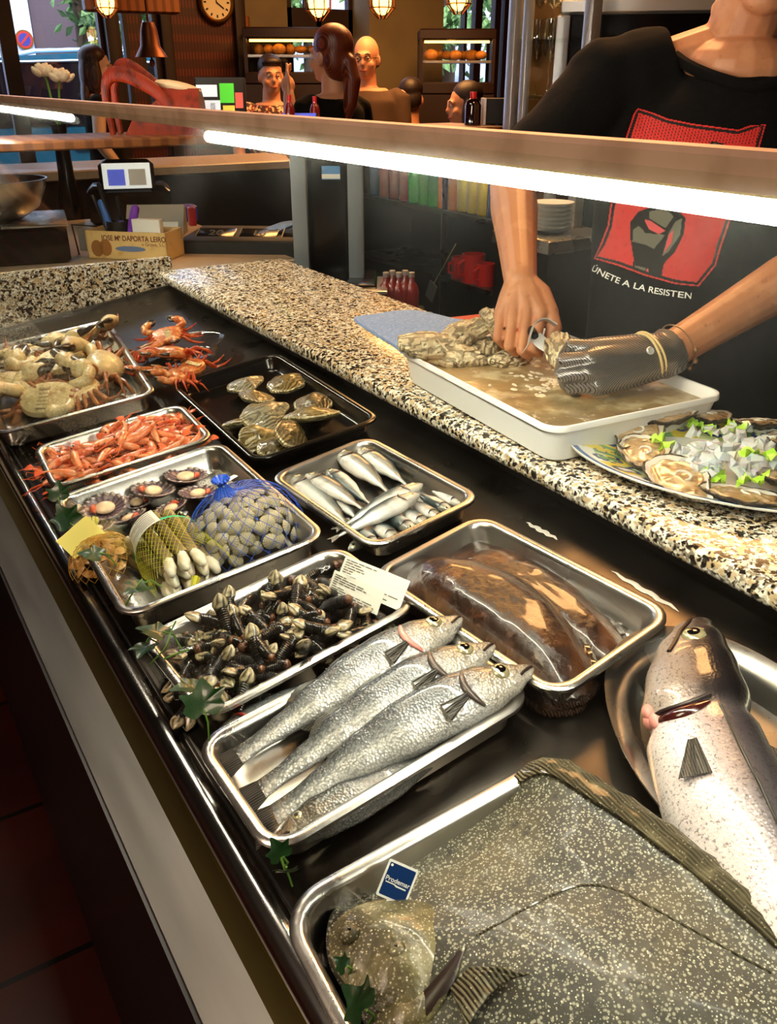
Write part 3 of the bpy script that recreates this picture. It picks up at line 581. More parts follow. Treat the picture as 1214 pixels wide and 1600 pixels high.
# ================================================================ shrimps
def shrimp_meshes(curl, seed):
    r = random.Random(seed); L = .068; n = 20; b = MB(); rs = []; pts = []
    for i in range(n+1):
        t = i/n; a = curl*(max(0, t-.3))**1.3*2.2
        if i == 0: p = V((0, 0, 0))
        else: p = pts[-1]+V((math.cos(a), -math.sin(a), 0))*(L/n)
        pts.append(p)
        rad = pw([(0, .0015), (.05, .0038), (.2, .0068), (.38, .0072), (.6, .006), (.85, .0038), (1, .0022)], t)
        if t > .36: rad *= 1+.09*(1 if (i % 3 == 0) else 0)
        d = V((math.cos(a), -math.sin(a), 0)); w = V((math.sin(a), math.cos(a), 0))
        rs.append([p+w*(rad*1.08*math.cos(2*PI*j/10))+V((0, 0, rad*.9*math.sin(2*PI*j/10))) for j in range(10)])
    b.rings(rs); body = b.mesh('body', 'shrimp_shell', ang=60)
    e = pts[-1]; d = (pts[-1]-pts[-2]).normalized(); w = V((-d.y, d.x, 0)); f = MB()
    for k in (-2, -1, 0, 1, 2):
        q = (d+w*k*.28).normalized(); f.ell(e+q*.007, (.0075, .0022, .0009), RZ(math.atan2(q.y, q.x)).to_3x3(), 8, 6)
    tail = f.mesh('tail_fan', 'shrimp_leg')
    f = MB()
    for k in range(5):
        x = .012+k*.004; f.tube([(x, -.004, 0), (x-.004, -.011, .001*r.uniform(-1, 1)), (x-.012, -.0135, .001)], [.0009, .0007, .0004], 5)
    for k in range(5):
        p = pts[9+k*2]; f.tube([p, p+V((-.002, -.009, 0))], [.0014, .0006], 5)
    legs = f.mesh('legs', 'shrimp_leg')
    f = MB(); f.tube([(.004, .003, 0), (-.01, .0045, 0), (-.018, .0065, 0)], [.0016, .0008, .0003], 5)
    for s in (-1, 1):
        f.tube([(.0, 0, s*.001), (-.015, -.002+.006*s, s*.002), (-.022, .004*s-.005, 0), (-.030, .008*s, -.002)], [.0008, .0006, .0005, .0003], 5)
    ant = f.mesh('antennae', 'shrimp_leg')
    f = MB()
    for s in (-1, 1): f.ell((.0, .0015, s*.0036), .0016, nu=8, nv=6)
    return body, tail, legs, ant, f.mesh('eyes', 'eye_black')
SHV = [shrimp_meshes(c, s) for c, s in ((.55, 1), (1.0, 2), (.2, 3), (1.35, 4))]
M, w, l, d = TR['E']; r = random.Random(11)
def inst(name, label, cat, meshes, M, group):
    t = thing(name, label, cat, M, group)
    for me in meshes:
        o = bpy.data.objects.new(me.name, me); COL.objects.link(o); o.parent = t
    return t
for k in range(84):
    x = r.uniform(-.43, .42)*w; y = r.uniform(-.42, .42)*l
    z = .006+(k/84)*.034*(1-abs(x/w)*1.1)*(1-abs(y/l)*.9)+.004
    mm = M @ T((x, y, z)) @ RZ(r.uniform(0, 2*PI)) @ RX(r.uniform(-.5, .5)+(PI if r.random() < .5 else 0)) @ RY(r.uniform(-.25, .25)) @ T((-.03, .006, 0)) @ SC(r.uniform(.9, 1.18))
    inst('shrimp', 'cooked orange shrimp heaped with the others in the shrimp tray', 'shrimp', SHV[k % 4], mm, 'orange shrimps in the tray')
# ================================================================ crabs
def crab(name, label, M, group, s, shell, leg, tip, belly, seed, claw=1.):
    r = random.Random(seed); t = thing(name, label, 'crab', M @ SC(s), group)
    out = []
    for i in range(28):
        a = 2*PI*i/28; x = .060*math.copysign(abs(math.cos(a))**.8, math.cos(a)); y = .040*math.copysign(abs(math.sin(a))**.75, math.sin(a)); x *= (1 - .22*(y < 0)*abs(y)/.04); out.append(V((x, y, 0)))
    def lay(q, z): return [V((p.x*q, p.y*q, z)) for p in out]
    MB().rings([lay(.05, .024), lay(.4, .0225), lay(.75, .017), lay(.94, .008), lay(1, 0), lay(.95, -.004)], cap1=False).rings([lay(1, 0), lay(.9, -.009), lay(.6, -.013), lay(.05, -.014)]).build('carapace', shell, t)
    f = MB()
    for k in range(6): f.box((0, -.026+k*.008, -.0145-.0008*k), (.010+.012*abs(k-4)/5*.3, .0036, .002), .0015)
    f.build('abdomen_flap', belly, t)
    for sx in (-1, 1):
        c = MB(); ang = r.uniform(-.25, .35); base = V((sx*.045, .030, -.002)); el = base+V((sx*.028, .012, .002)); wr = el+V((-sx*.004+sx*.006*ang, .022, .004))
        c.tube([base, base.lerp(el, .5)+V((0, 0, .004)), el], [.009, .0125, .011], 10, round_=True); c.tube([el, wr], [.011, .013], 10, round_=True)
        ca = c.build('claw_arm', shell, t)
        d = V((-sx*(.75+.3*ang), .42, -.02)).normalized(); w = V((0, 0, 1)).cross(d)
        p0 = wr; p1 = wr+d*.03*claw
        MB().tube([p0, p0+d*.008, p0+d*.022*claw, p1+d*.004], [.009, .018*claw, .0205*claw, .013*claw], 14, round_=True, flat=.72).build('claw', shell, t)
        MB().tube([p1+w*.007, p1+d*.018*claw+w*.0095, p1+d*.038*claw+w*.002], [.0105*claw, .009*claw, .002], 10, round_=True, flat=.8).build('claw_tip', tip, t)
        MB().tube([p1-w*.009, p1+d*.016*claw-w*.0125, p1+d*.034*claw-w*.003], [.008*claw, .007*claw, .002], 10, round_=True, flat=.8).build('claw_tip', tip, t)
        for k in range(4):
            b0 = V((sx*.050, .012-.013*k, -.006)); a2 = (.35-.33*k)+r.uniform(-.12, .12); dd = V((sx*math.cos(a2), math.sin(a2), 0)); up_ = r.uniform(.012, .03)
            k1 = b0+dd*.032+V((0, 0, up_)); k2 = k1+dd*.026+V((0, -.006, -.006)); k3 = k2+dd*.016+V((0, -.010, -.018))
            MB().tube([b0, b0.lerp(k1, .5)+V((0, 0, .003)), k1], [.0048, .0062, .0046], 8, round_=True, flat=1.3).tube([k1, k2], [.0044, .0036], 8, round_=True).tube([k2, k3], [.0036, .0008], 8, round_=True).build('leg', leg, t)
    return t
M, w, l, d = TR['F']
CR = [((75, 625), .030, 2.5, 2.6, 1.0, 'brown crab belly up at the near edge of its tray'), ((165, 572), .034, 1.2, .55, 1.0, 'brown crab tilted up against the tray right end, big cream claw'),
      ((95, 565), .04, 3.6, 2.8, 1.02, 'brown crab in the middle of the pile with dark-tipped claw'), ((25, 600), .036, 2.0, .3, 1., 'brown crab at the left end of the tray by the glass'),
      ((120, 528), .048, .4, 2.7, .95, 'brown crab on top of the pile, claw raised'), ((40, 552), .04, 5.2, 3.0, 1.0, 'brown crab at the back left below the granite slab'), ((130, 610), .03, 4.5, 3.3, .85, 'small brown crab wedged at the tray near right corner')]
for k, (p, z, rz, rx, s, lab) in enumerate(CR):
    crab('brown_crab', lab, DK @ T(fl(*p, z)) @ RZ(rz) @ RX(rx), 'brown crabs in the tray', s, 'crab_shell', 'crab_brown', 'claw_black', 'crab_shell', k, 1.1)
CR = [((235, 545), .036, .6, 2.9, .62, 'red crab at the left of the clear tray'), ((268, 552), .05, 2.2, .3, .62, 'red crab on top with legs in the air'), ((300, 575), .036, 3.9, 3.0, .62, 'red crab at the right rim, legs over the edge'),
      ((245, 580), .034, 5.2, 2.7, .6, 'red crab at the near side of the clear tray'), ((280, 588), .03, 1.4, .3, .55, 'small red crab under the others, near right'), ((262, 525), .038, 3., 2.6, .6, 'red crab at the far side of the clear tray')]
for k, (p, z, rz, rx, s, lab) in enumerate(CR):
    crab('red_crab', lab, DK @ T(fl(*p, z)) @ RZ(rz) @ RX(rx), 'red crabs in the clear tray', s, 'red_crab', 'red_crab_leg', 'claw_black', 'crab_shell', 20+k, .8)
# ================================================================ flat oysters (black tray) and rough oysters
def shell_outline(n, seed, el=1.25, wob=.10, beak=.0):
    r = random.Random(seed); ph = [r.uniform(0, 6.3) for _ in range(4)]; o = []
    for i in range(n):
        a = 2*PI*i/n; q = 1+wob*(math.sin(2*a+ph[0])*.5+math.sin(3*a+ph[1])*.5+.35*math.sin(7*a+ph[2])+.2*math.sin(13*a+ph[3]))
        x = math.cos(a)*el*q; x += beak*max(0, math.cos(a))**6; o.append((x, math.sin(a)*q*(1-.25*max(0, math.cos(a)))))
    return o
def flat_oyster(label, M, s, seed, tint, group, z=.35, name='oyster'):
    n = 40; o = shell_outline(n, seed, 1.2, .09, .25); b = MB(); rs = []; cs = []; r = random.Random(seed)
    for k, q in enumerate((1, 1.0, .96, .90, .86, .74, .70, .56, .52, .36, .3, .14, .02)):
        step = (0 if k == 0 else .06)+z*(1-q**1.7)+(.03 if k % 2 == 0 else 0)
        rs.append([V(((x*q+.25*(1-q))*s, y*q*s, s*(step+.05*NZ.noise(V((x*2*q+seed, y*2*q, k*.3)))))) for x, y in o])
        base = lerp(V(tint), V(h('#8d7a48')), .3*(k % 2)); 
        if k in (1, 2): base = V(h('#cfc39a'))
        cs += [tuple(base*(.75+.5*NZ.noise(V((x*3, y*3, k+seed)))+.1)) for x, y in o]
    t = thing(name, label, 'oyster', M, group)
    b.rings([[V((p.x*.9, p.y*.9, -.10*s)) for p in rs[0]]]+rs, 0, [tuple(V(tint)*.6)]*n+cs); b.build('upper_valve', 'oyster_shell', t, ang=60)
    MB().rings([[V((x*s*1.02, y*s*1.02, -.02*s)) for x, y in o], [V((x*s*.85, y*s*.85, -.16*s)) for x, y in o], [V((x*s*.4, y*s*.4, -.22*s)) for x, y in o], [V((x*s*.02, y*s*.02, -.22*s)) for x, y in o]], 0, lambda i, j: h('#b3a67a')).build('lower_valve', 'oyster_shell', t)
    return t
G_, O_, D_ = h('#8f8a72'), h('#7d6a34'), h('#5a4a28')
OY = [((383, 602), .018, .3, 0, .030, G_, 'grey flat oyster at the far left of black tray'), ((400, 622), .026, 1.7, .3, .030, O_, 'round flat oyster leaning on the grey one'), ((412, 650), .030, .2, .35, .035, G_, 'pale ridged flat oyster in the centre of the pile'),
      ((448, 600), .016, .5, .1, .034, O_, 'lone olive oyster with curved beak at the far edge of the black tray'), ((490, 632), .016, 1., .15, .034, D_, 'dark flat oyster half under the round one, right group'), ((488, 650), .028, 2.6, .3, .037, O_, 'large round brown flat oyster on the right'),
      ((455, 680), .024, .9, .75, .032, D_, 'flat oyster standing on edge between the two groups'), ((375, 665), .018, 2.7, .6, .027, O_, 'narrow greenish oyster at the left wall'), ((400, 685), .020, -.2, .6, .026, O_, 'greenish oyster tilted at the near left corner'), ((430, 698), .012, .4, .2, .028, D_, 'brown oyster lying at the near edge')]
for k, (p, z, rz, rx, s, tint, lab) in enumerate(OY):
    flat_oyster(lab, DK @ T(fl(*p, z)) @ RZ(rz) @ RX(rx), s, 30+k, tint, 'flat oysters in the black tray')
# ================================================================ scallops
def scallop(label, M, s, seed, open_=True):
    t = thing('scallop', label, 'scallop', M, 'opened small scallops'); n = 56; r = random.Random(seed)
    def ring(q, z, rib): return [V((s*(1+.05*rib*math.cos(18*a))*q*math.cos(a)-(.0 if q > .3 else 0), s*(1+.05*rib*math.cos(18*a))*q*math.sin(a)*.95, z*s+.03*s*q*math.cos(18*a))) for a in [2*PI*j/n for j in range(n)]]
    cs = lambda i, j: tuple(lerp(a, b, .5+.5*math.cos(36*PI*j)) for a, b in zip(h('#2c1f24'), h('#8d7480')))
    MB().rings([ring(.02, 0, 0), ring(.5, .05, .4), ring(.8, .18, .8), ring(1, .34, 1), ring(.97, .36, 1), ring(.78, .22, .8), ring(.5, .10, .4), ring(.02, .05, 0)], 0, cs).build('lower_valve', 'scallop_shell', t, ang=70)
    MB().rings([ring(1.0, .345, 1), ring(.9, .36, .5), ring(.84, .3, .5)], 0, lambda i, j: h('#4a3a3e') if (j*36) % 2 < 1 else h('#c9b8b0'), False, False).build('mantle', 'scallop_shell', t)
    b = MB().ell((0, 0, .26*s), (.46*s, .40*s, .2*s), nu=20, nv=12); b.build('muscle', 'scallop_meat', t)
    a = r.uniform(0, 6.3); MB().tube([V((.5*math.cos(a+k*.28), .5*math.sin(a+k*.28), .32))*s for k in range(5)], [.06*s, .13*s, .16*s, .12*s, .05*s], 10, round_=True).build('roe', 'roe', t)
    return t
SP = [((291, 752), .014, .033, 'dark scallop at the far end, against the clam net'), ((240, 775), .014, .034, 'scallop with red roe left of the darkest one'), ((166, 800), .018, .033, 'scallop nearest the glass with wide open meat'), ((310, 778), .010, .03, 'scallop half covered by the blue net bag'), ((120, 800), .012, .029, 'scallop behind the hanging ivy leaf'),
      ((150, 835), .012, .028, 'scallop pressed to the yellow-labelled net bag'), ((270, 800), .008, .027, 'pale scallop beside the razor clam bag'), ((205, 815), .008, .026, 'small scallop left of the razor clam bag'), ((215, 790), .004, .026, 'scallop shell edge under the red roe one')]
for k, (p, z, s, lab) in enumerate(SP): scallop(lab, DK @ T(fl(*p, z)) @ RZ(k*1.3) @ RX(.25*math.sin(k*2)) @ RY(.2*math.cos(k)), s, k)
# ================================================================ clams in a blue net
def clam_mesh(seed):
    n = 32; r = random.Random(seed); b = MB()
    for sg in (1, -1):
        rs = []; cs = []
        for k in range(9):
            q = 1-k/8; q = max(q, .02); zz = sg*.62*(1-q**1.8)
            rs.append([V((math.cos(2*PI*j/n)*q*1.12+.0, (math.sin(2*PI*j/n)*q+.22*(1-q))*(1+.012*(k % 2)), zz)) for j in range(n)])
            for j in range(n):
                f = 1 if j % 2 else 0; c = lerp(V(h('#ded3ae')), V(h('#6f6548')), .6*f+.2*(k % 2)); cs.append(tuple(c))
        b.rings(rs, 0, cs)
    return b.mesh('clam', 'clam_shell', ang=70)
CLM = [clam_mesh(k) for k in range(3)]
cb = fl(390, 848, 0); r = random.Random(5); nb = 0; pos = []
RXb, RYb, HB = .072, .060, .068
def bagz(x, y): return HB*math.sqrt(max(0, 1-(x/RXb)**2-(y/RYb)**2))
tries = 0
while len(pos) < 120 and tries < 9000:
    tries += 1; x, y = r.uniform(-1, 1)*RXb*.98, r.uniform(-1, 1)*RYb*.98; zz = bagz(x, y)
    if zz <= .004: continue
    z = zz*(1 if r.random() < .85 else r.uniform(.4, 1)); p = V((x, y, z*.86+.010))
    if all((p-q).length > .0135 for q in pos): pos.append(p)
for k, p in enumerate(pos):
    nrm = V((p.x/RXb**2, p.y/RYb**2, p.z/HB**2)).normalized(); s = r.uniform(.0088, .0108)
    rot = nrm.to_track_quat('Z', 'Y').to_matrix().to_4x4() @ RZ(r.uniform(0, 6.3)) @ RX(r.uniform(-.5, .5))
    o = bpy.data.objects.new('clam', CLM[k % 3]); COL.objects.link(o); o.matrix_world = DK @ T(cb+p) @ rot @ SC(s)
    tag(o, 'ribbed cream clam packed inside the blue net bag', 'clam', 'clams in the blue net bag')
def net_bag(name, label, c, rx, ry, hb, m, nu, nv, rad, top=None, sx=1.0, rz=0):
    t = thing(name, label, 'net bag', DK @ T(c) @ RZ(rz)); b = MB()
    def P(u, v):                  # v 0 at deck level .. 1 crown
        a = 2*PI*u; e = v*PI/2; k = math.cos(e)**.75
        p = V((rx*k*math.cos(a), ry*k*math.sin(a), hb*math.sin(e)+.006))
        return p
    for sgn in (1, -1):
        for i in range(nu):
            b.tube([P((i+sgn*q*nv/2/nu*1.0)/nu if 0 else i/nu+sgn*q*.22, q) for q in [k/12 for k in range(13)]], rad, 4)
    b.build('mesh', m, t); return t, P
bag, _ = net_bag('clam_net', 'blue net bag bulging with ribbed clams', cb, RXb+.011, RYb+.011, HB+.010, 'net_blue', 22, 12, .00032)
b = MB()
for k in range(14):
    a = 2*PI*k/14; b.tube([(.014*math.cos(a)-.01, .014*math.sin(a)+.028, HB-.002), (.006*math.cos(a)-.01, .006*math.sin(a)+.03, HB+.012), (.004*math.cos(a)-.01, .004*math.sin(a)+.03, HB+.017), (.012*math.cos(a)-.01, .012*math.sin(a)+.03, HB+.024)], .0022, 5)
b.build('gathered_neck', 'net_blue', bag)
MB().tube([(-.017, .03, HB+.013), (-.01, .024, HB+.014), (-.003, .03, HB+.013), (-.01, .036, HB+.014), (-.017, .03, HB+.013)], .002, 6).build('clip', 'white_plastic', bag, label='white plastic clip')
MB().box((.012, .036, HB+.014), (.016, .004, .0008), .0005, RZ(.3)).build('clip_tail', 'white_plastic', bag, label='white plastic clip tail')
# razor clams in a yellow-green net
ra, rb_ = fl(240, 812, .02), fl(318, 908, .02); ax = (rb_-ra).normalized(); Lz = .14
RM = DK @ frame(fl(282, 888, 0), (ax.x, ax.y, 0), (0, 0, 1)); r = random.Random(8)
rows = [(-.040, .010), (-.024, .012), (-.008, .013), (.009, .012), (.025, .011), (.038, .009), (-.032, .026), (-.016, .030), (.001, .032), (.018, .029), (.031, .024), (-.02, .044), (-.002, .048), (.014, .045)]
for k, (y, z) in enumerate(rows):
    t = thing('razor_clam', 'long brown razor clam with pale foot inside the yellow net', 'razor clam', RM @ T((r.uniform(-.004, .006), y, z)) @ RZ(y*-4+r.uniform(-.06, .06)) @ RY(.06), 'razor clams in the net bag')
    MB().rings([[V((x, p.x*1., p.y*.8)) for p in rrect(.0078, .0078, .006, 0, 3)] for x in (-Lz/2, -Lz/2+.002, 0, Lz/2-.03)]).build('shell', 'razor_shell', t)
    e = Lz/2-.031; q = r.uniform(-.004, .004)
    MB().tube([(e-.004, 0, 0), (e+.006, q, 0), (e+.014, q*1.6, -.002), (e+.021, q*2, -.005)], [.006, .0072, .0085, .0058], 9, round_=True).build('foot', 'razor_foot', t)
rz_ = thing('razor_clam_net', 'yellow-green net bag full of razor clams with a paper label', 'net bag', RM); b = MB()
def sleeve(u, q):                 # around u 0..1, along q 0..1
    a = PI*(1-u)*1.0; x = lerp(-Lz/2-.012, Lz/2+.004, q); k = pw([(0, .72), (.1, .92), (.5, 1.), (1, 1.06)], q); return V((x, (.05*math.cos(a))*k, .006+.060*math.sin(a)**.8*k))
for sg in (1, -1):
    for i in range(16):
        ps = []
        for k in range(17):
            u = i/22+sg*(k/16-.5)*.55
            if 0 <= u <= 1: ps.append(sleeve(u, k/16))
        if len(ps) > 2: b.tube(ps, .0003, 4)
b.build('mesh', 'net_yellow', rz_)
MB().rings([[sleeve(u, .36)*1.0+V((x, 0, .0012)) for x in (-.0022, .0022)] for u in [k/20 for k in range(21)]], closed=False, cap0=False, cap1=False).build('band', 'band_green', rz_, label='bright green band')
lb = MB(); rows = [[sleeve(1-u, q)+V((0, 0, .0016)) for u in [.52+.38*k/8 for k in range(9)]] for q in [.02+.36*k/8 for k in range(9)]]
lb.rings(rows, closed=False, cap0=False, cap1=False); lo_ = lb.build('label', 'paper', rz_, label='printed paper label')
b = MB()
for k in range(9):
    q = .06+.035*k; b.rings([[sleeve(1-u, q)+V((0, 0, .0022)), sleeve(1-u, q+.008)+V((0, 0, .0022))] for u in [.56+(.28-.06*(k % 3))*j/6 for j in range(7)]], closed=False, cap0=False, cap1=False)
b.build('print', 'ink', lo_)
MB().tube([sleeve(.5, 1)+V((0, .0, -.045)), sleeve(.5, 1)+V((.012, -.01, -.052)), sleeve(.4, 1)+V((.018, 0, -.05))], [.006, .004, .007], 8).build('knot', 'net_yellow', rz_)
# second, yellow net bag behind the ivy leaf with brown cockles
yb = fl(165, 888, 0); bag, _ = net_bag('cockle_net', 'small golden net bag of brown cockles beside the glass', yb, .046, .042, .042, 'net_gold', 22, 12, .0004, rz=.2)
r = random.Random(3); pos = []; tries = 0
mat('cockle_shell', '#b98a4a', .4, vary=[('noise', 60, '#8a5a2a', .5, .7), ('noise', 120, '#e0c28a', .55, .75)], coat=.3, orand=.25)
CK = [m_.copy() for m_ in CLM]
for m_ in CK: m_.materials[0] = MATS['cockle_shell']; m_.name = 'cockle'
while len(pos) < 34 and tries < 3000:
    tries += 1; x, y = r.uniform(-.036, .036), r.uniform(-.032, .032); e = 1-(x/.038)**2-(y/.034)**2
    if e < .02: continue
    p = V((x, y, .008+.028*math.sqrt(e)))
    if all((p-q).length > .0115 for q in pos): pos.append(p)
for k, p in enumerate(pos):
    o = bpy.data.objects.new('cockle', CK[k % 3]); COL.objects.link(o); o.matrix_world = DK @ T(yb+p) @ RZ(k*1.1) @ RX(r.uniform(-1, 1)) @ SC(.0088); tag(o, 'brown cockle inside the small golden net bag', 'cockle', 'cockles in the golden net')
b = MB()
for k in range(10):
    a = 2*PI*k/10; b.tube([(.012*math.cos(a)+.01, .012*math.sin(a)+.03, .036), (.004*math.cos(a)+.012, .004*math.sin(a)+.036, .044), (.010*math.cos(a)+.016, .010*math.sin(a)+.044, .052)], .0022, 5)
b.build('gathered_neck', 'paper_yellow', bag)
lbM = frame((-.012, .018, .05), V((.9, .15, .1)), V((-.35, -.5, .8)))
lb = MB(); lb.rings([[V((x, y, .004*math.sin(x*60)+.002*math.sin(y*90))) for y in [-.018+.036*j/6 for j in range(7)]] for x in [-.026+.052*i/8 for i in range(9)]], closed=False, cap0=False, cap1=False); lb.build('label', 'paper_yellow', bag, lbM, label='crumpled yellow label')
# ================================================================ goose barnacles
def percebe(seed):
    r = random.Random(seed); L = r.uniform(.026, .036); bend = r.uniform(-.5, .5); n = 9; pts = []
    for i in range(n+1):
        t = i/n; pts.append(V((L*math.sin(bend*t)*.5*t*2, 0, L*t)))
    rad = [pw([(0, .0048), (.25, .0058), (.7, .0070), (1, .0058)], i/n)*(1+.05*(i % 2)) for i in range(n+1)]
    st = MB().tube(pts, rad, 10, round_=True, upv=(0, 1, 0)).mesh('stalk', 'barnacle_stalk', ang=80)
    b = MB(); e = pts[-1]; d = (pts[-1]-pts[-2]).normalized(); m = d.to_track_quat('Z', 'Y').to_matrix()
    rs = []; cs = []; H = r.uniform(.015, .020); N_ = 16
    for k, (q, w_, th) in enumerate(((0, .0056, .0048), (.10, .0070, .0050), (.28, .0082, .0046), (.5, .0080, .0038), (.7, .0062, .0030), (.88, .0034, .0018), (1, .0006, .0005))):
        rs.append([e+m @ V((w_*math.cos(2*PI*j/N_)+.002*q, th*math.sin(2*PI*j/N_), H*q)) for j in range(N_)])
        for j in range(N_):
            dark = (j in (0, 8)) or (k in (1,) ) or (j in (3, 13) and 0 < k < 4) or (j in (5, 11) and k > 2); cs.append(h('#1c1511') if dark else (h('#b8ab8a') if (j+k) % 3 else h('#8a764e')))
    cap = b.rings(rs, 0, cs).mesh('shell_plates', 'barnacle_plate', ang=60)
    rt_ = MB().ell(pts[0]+V((0, 0, -.001)), (.0055, .0055, .004), nu=10, nv=7).mesh('root', 'barnacle_root')
    return st, cap, rt_
PV = [percebe(k) for k in range(5)]
M, w, l, d = TR['C']; r = random.Random(21)
N_P = 185
for k in range(N_P):
    x = r.uniform(-.44, .44)*w; y = r.uniform(-.41, .41)*l; e = (1-(2*x/w)**4)*(1-(2*y/l)**4)
    z = .008+.036*e*(k/N_P)**.7
    mm = M @ T((x, y, z)) @ RZ(r.uniform(0, 2*PI)) @ RY(PI/2+r.uniform(-.75, .35)) @ T((0, 0, -.016)) @ SC(r.uniform(.8, 1.15))
    inst('goose_barnacle', 'black goose barnacle with white-plated tip heaped in its tray', 'goose barnacle', PV[k % 5], mm, 'goose barnacles in the tray')
# printed labels standing among the barnacles
def paper_label(label, c, xdir, zdir, w_, h_, lines, seed):
    t = thing('paper_label', label, 'label', frame(c, xdir, zdir)); r = random.Random(seed)
    cur = lambda x, y: .004*math.cos(x/w_*PI)+.0015*math.sin(y*80)
    MB().rings([[V((x, y, cur(x, y))) for y in [-h_/2+h_*j/5 for j in range(6)]] for x in [-w_/2+w_*i/10 for i in range(11)]], closed=False, cap0=False, cap1=False).build('sheet', 'paper', t)
    b = MB()
    for k in range(lines):
        y = h_/2-.004-k*(h_-.006)/lines; x = -w_/2+.004
        while x < w_/2-.012:
            ln = r.uniform(.004, .014); b.rings([[V((xx, y-.0004, cur(xx, y)+.0004)), V((xx, y+.0005, cur(xx, y)+.0004))] for xx in (x, x+ln/2, x+ln)], closed=False, cap0=False, cap1=False); x += ln+.002
            if r.random() < .25: break
    b.build('print', 'ink', t); return t
def lab_frame(a, b_, c_, ha, hb, hc): # three corner pixels at heights
    p, q, s = DK @ fl(*a, ha), DK @ fl(*b_, hb), DK @ fl(*c_, hc); return p, q, s
p, q, s = lab_frame((533, 868), (632, 908), (632, 955), .060, .060, .040)
paper_label('white printed label leaning on the barnacle tray rim, right-hand sheet', (p+s)/2, q-p, (q-p).cross(q-s), (q-p).length, (q-s).length*1.0, 10, 1)
p, q, s = lab_frame((522, 890), (600, 925), (590, 962), .055, .055, .036)
paper_label('second printed label tucked behind among the goose barnacles', (p+s)/2, q-p, (q-p).cross(q-s), (q-p).length, (q-s).length, 8, 2)
# ================================================================ ivy garnish along the glass
def leaf_mesh(seed):
    r = random.Random(seed); o = [(0, -.3), (.35, -.48), (.72, -.22), (.62, .05), (.8, .42), (.38, .42), (0, 1.0), (-.36, .44), (-.8, .40), (-.62, .05), (-.7, -.24), (-.33, -.48)]
    ps = cspline([V((x, y, 0)) for x, y in o], 48); rs = []
    for q in (1, .75, .5, .25, .01): rs.append([V((p.x*q, p.y*q+.05*(1-q), .10*math.sin(p.x*3*q)*q+.16*q*q*abs(p.x)+.05*math.sin(p.y*4*q))) for p in ps])
    top = [[p+V((0, 0, .012)) for p in rr_] for rr_ in rs]
    return MB().rings(list(reversed(top))[::1]+rs[:1]+rs[1:]).mesh('leaf_blade', 'leaf', ang=60)
LF = [leaf_mesh(k) for k in range(2)]
LV = [((318, 1100), .072, .027, -.4, 'large dark ivy leaf over the near corner of the barnacle tray', (.5, .1)), ((300, 1075), .066, .022, 1.4, 'ivy leaf tip tucked behind the largest one', (.3, .3)), ((245, 990), .060, .026, .7, 'blue-green ivy leaf at the far left of the barnacle tray', (.2, .5)),
      ((228, 1012), .055, .020, 2.4, 'light green ivy leaf under the blue-green one', (.1, .2)), ((105, 812), .06, .026, .3, 'tall dark ivy leaf beside the scallops', (.9, -.2)), ((92, 772), .065, .022, -.5, 'ivy leaf hanging between shrimp and scallop trays', (.8, .1)),
      ((148, 868), .085, .022, .9, 'ivy leaf lying on the yellow label', (.2, .2)), ((220, 918), .055, .024, 1.9, 'pale ivy leaf on the razor clam net', (.2, .1)), ((436, 1332), .045, .014, .2, 'small ivy leaf near the rim of sea bass tray', (1., 0)), ((448, 1362), .04, .013, 2.6, 'lower small ivy leaf beside the near tray', (1., .2)),
      ((560, 1570), .05, .02, .6, 'dark ivy leaf at the near end of the glass, by the turbot', (1.1, 0)), ((535, 1508), .05, .009, .6, 'tiny bright ivy leaf at the turbot mouth', (.8, 0))]
for k, (p, z, s, rz, lab, tl_) in enumerate(LV):
    t = thing('ivy_leaf', lab, 'leaf', DK @ T(fl(*p, z)) @ RZ(rz) @ RX(tl_[0]) @ RY(tl_[1]), 'ivy leaves along the glass')
    o = bpy.data.objects.new('blade', LF[k % 2]); COL.objects.link(o); o.parent = t; o.scale = (s, s, s)
    MB().tube([V((0, -.25*s, .004)), V((.1*s, -.7*s, .003)), V((.05*s, -1.2*s, -.01))], [.001, .0009, .0008], 6).build('leaf_stalk', 'stem', t)
def vine(label, pts, rad=.0012):
    t = MB(); P = cspline([DK @ fl(u, v, z) for u, v, z in pts], 40, False); t.tube(P, rad, 6); t.build('ivy_sprig', 'stem', label=label, cat='sprig')
vine('green ivy stem lying along the inside of the glass, sea bass end', [(318, 1180, .02), (345, 1225, .022), (372, 1262, .024), (405, 1300, .026), (432, 1325, .026), (446, 1360, .022)])
vine('thin ivy stem rising from the barnacle tray', [(232, 1040, .04), (258, 1012, .06), (268, 985, .062), (275, 970, .07)], .0009)
vine('thin ivy stem at the glass beside the razor clam net', [(190, 960, .03), (202, 935, .05), (215, 915, .06), (222, 905, .06)], .001)
vine('ivy sprig with fine shoots by the barnacle tray', [(255, 1030, .06), (275, 1022, .062), (296, 1015, .064)], .0009)
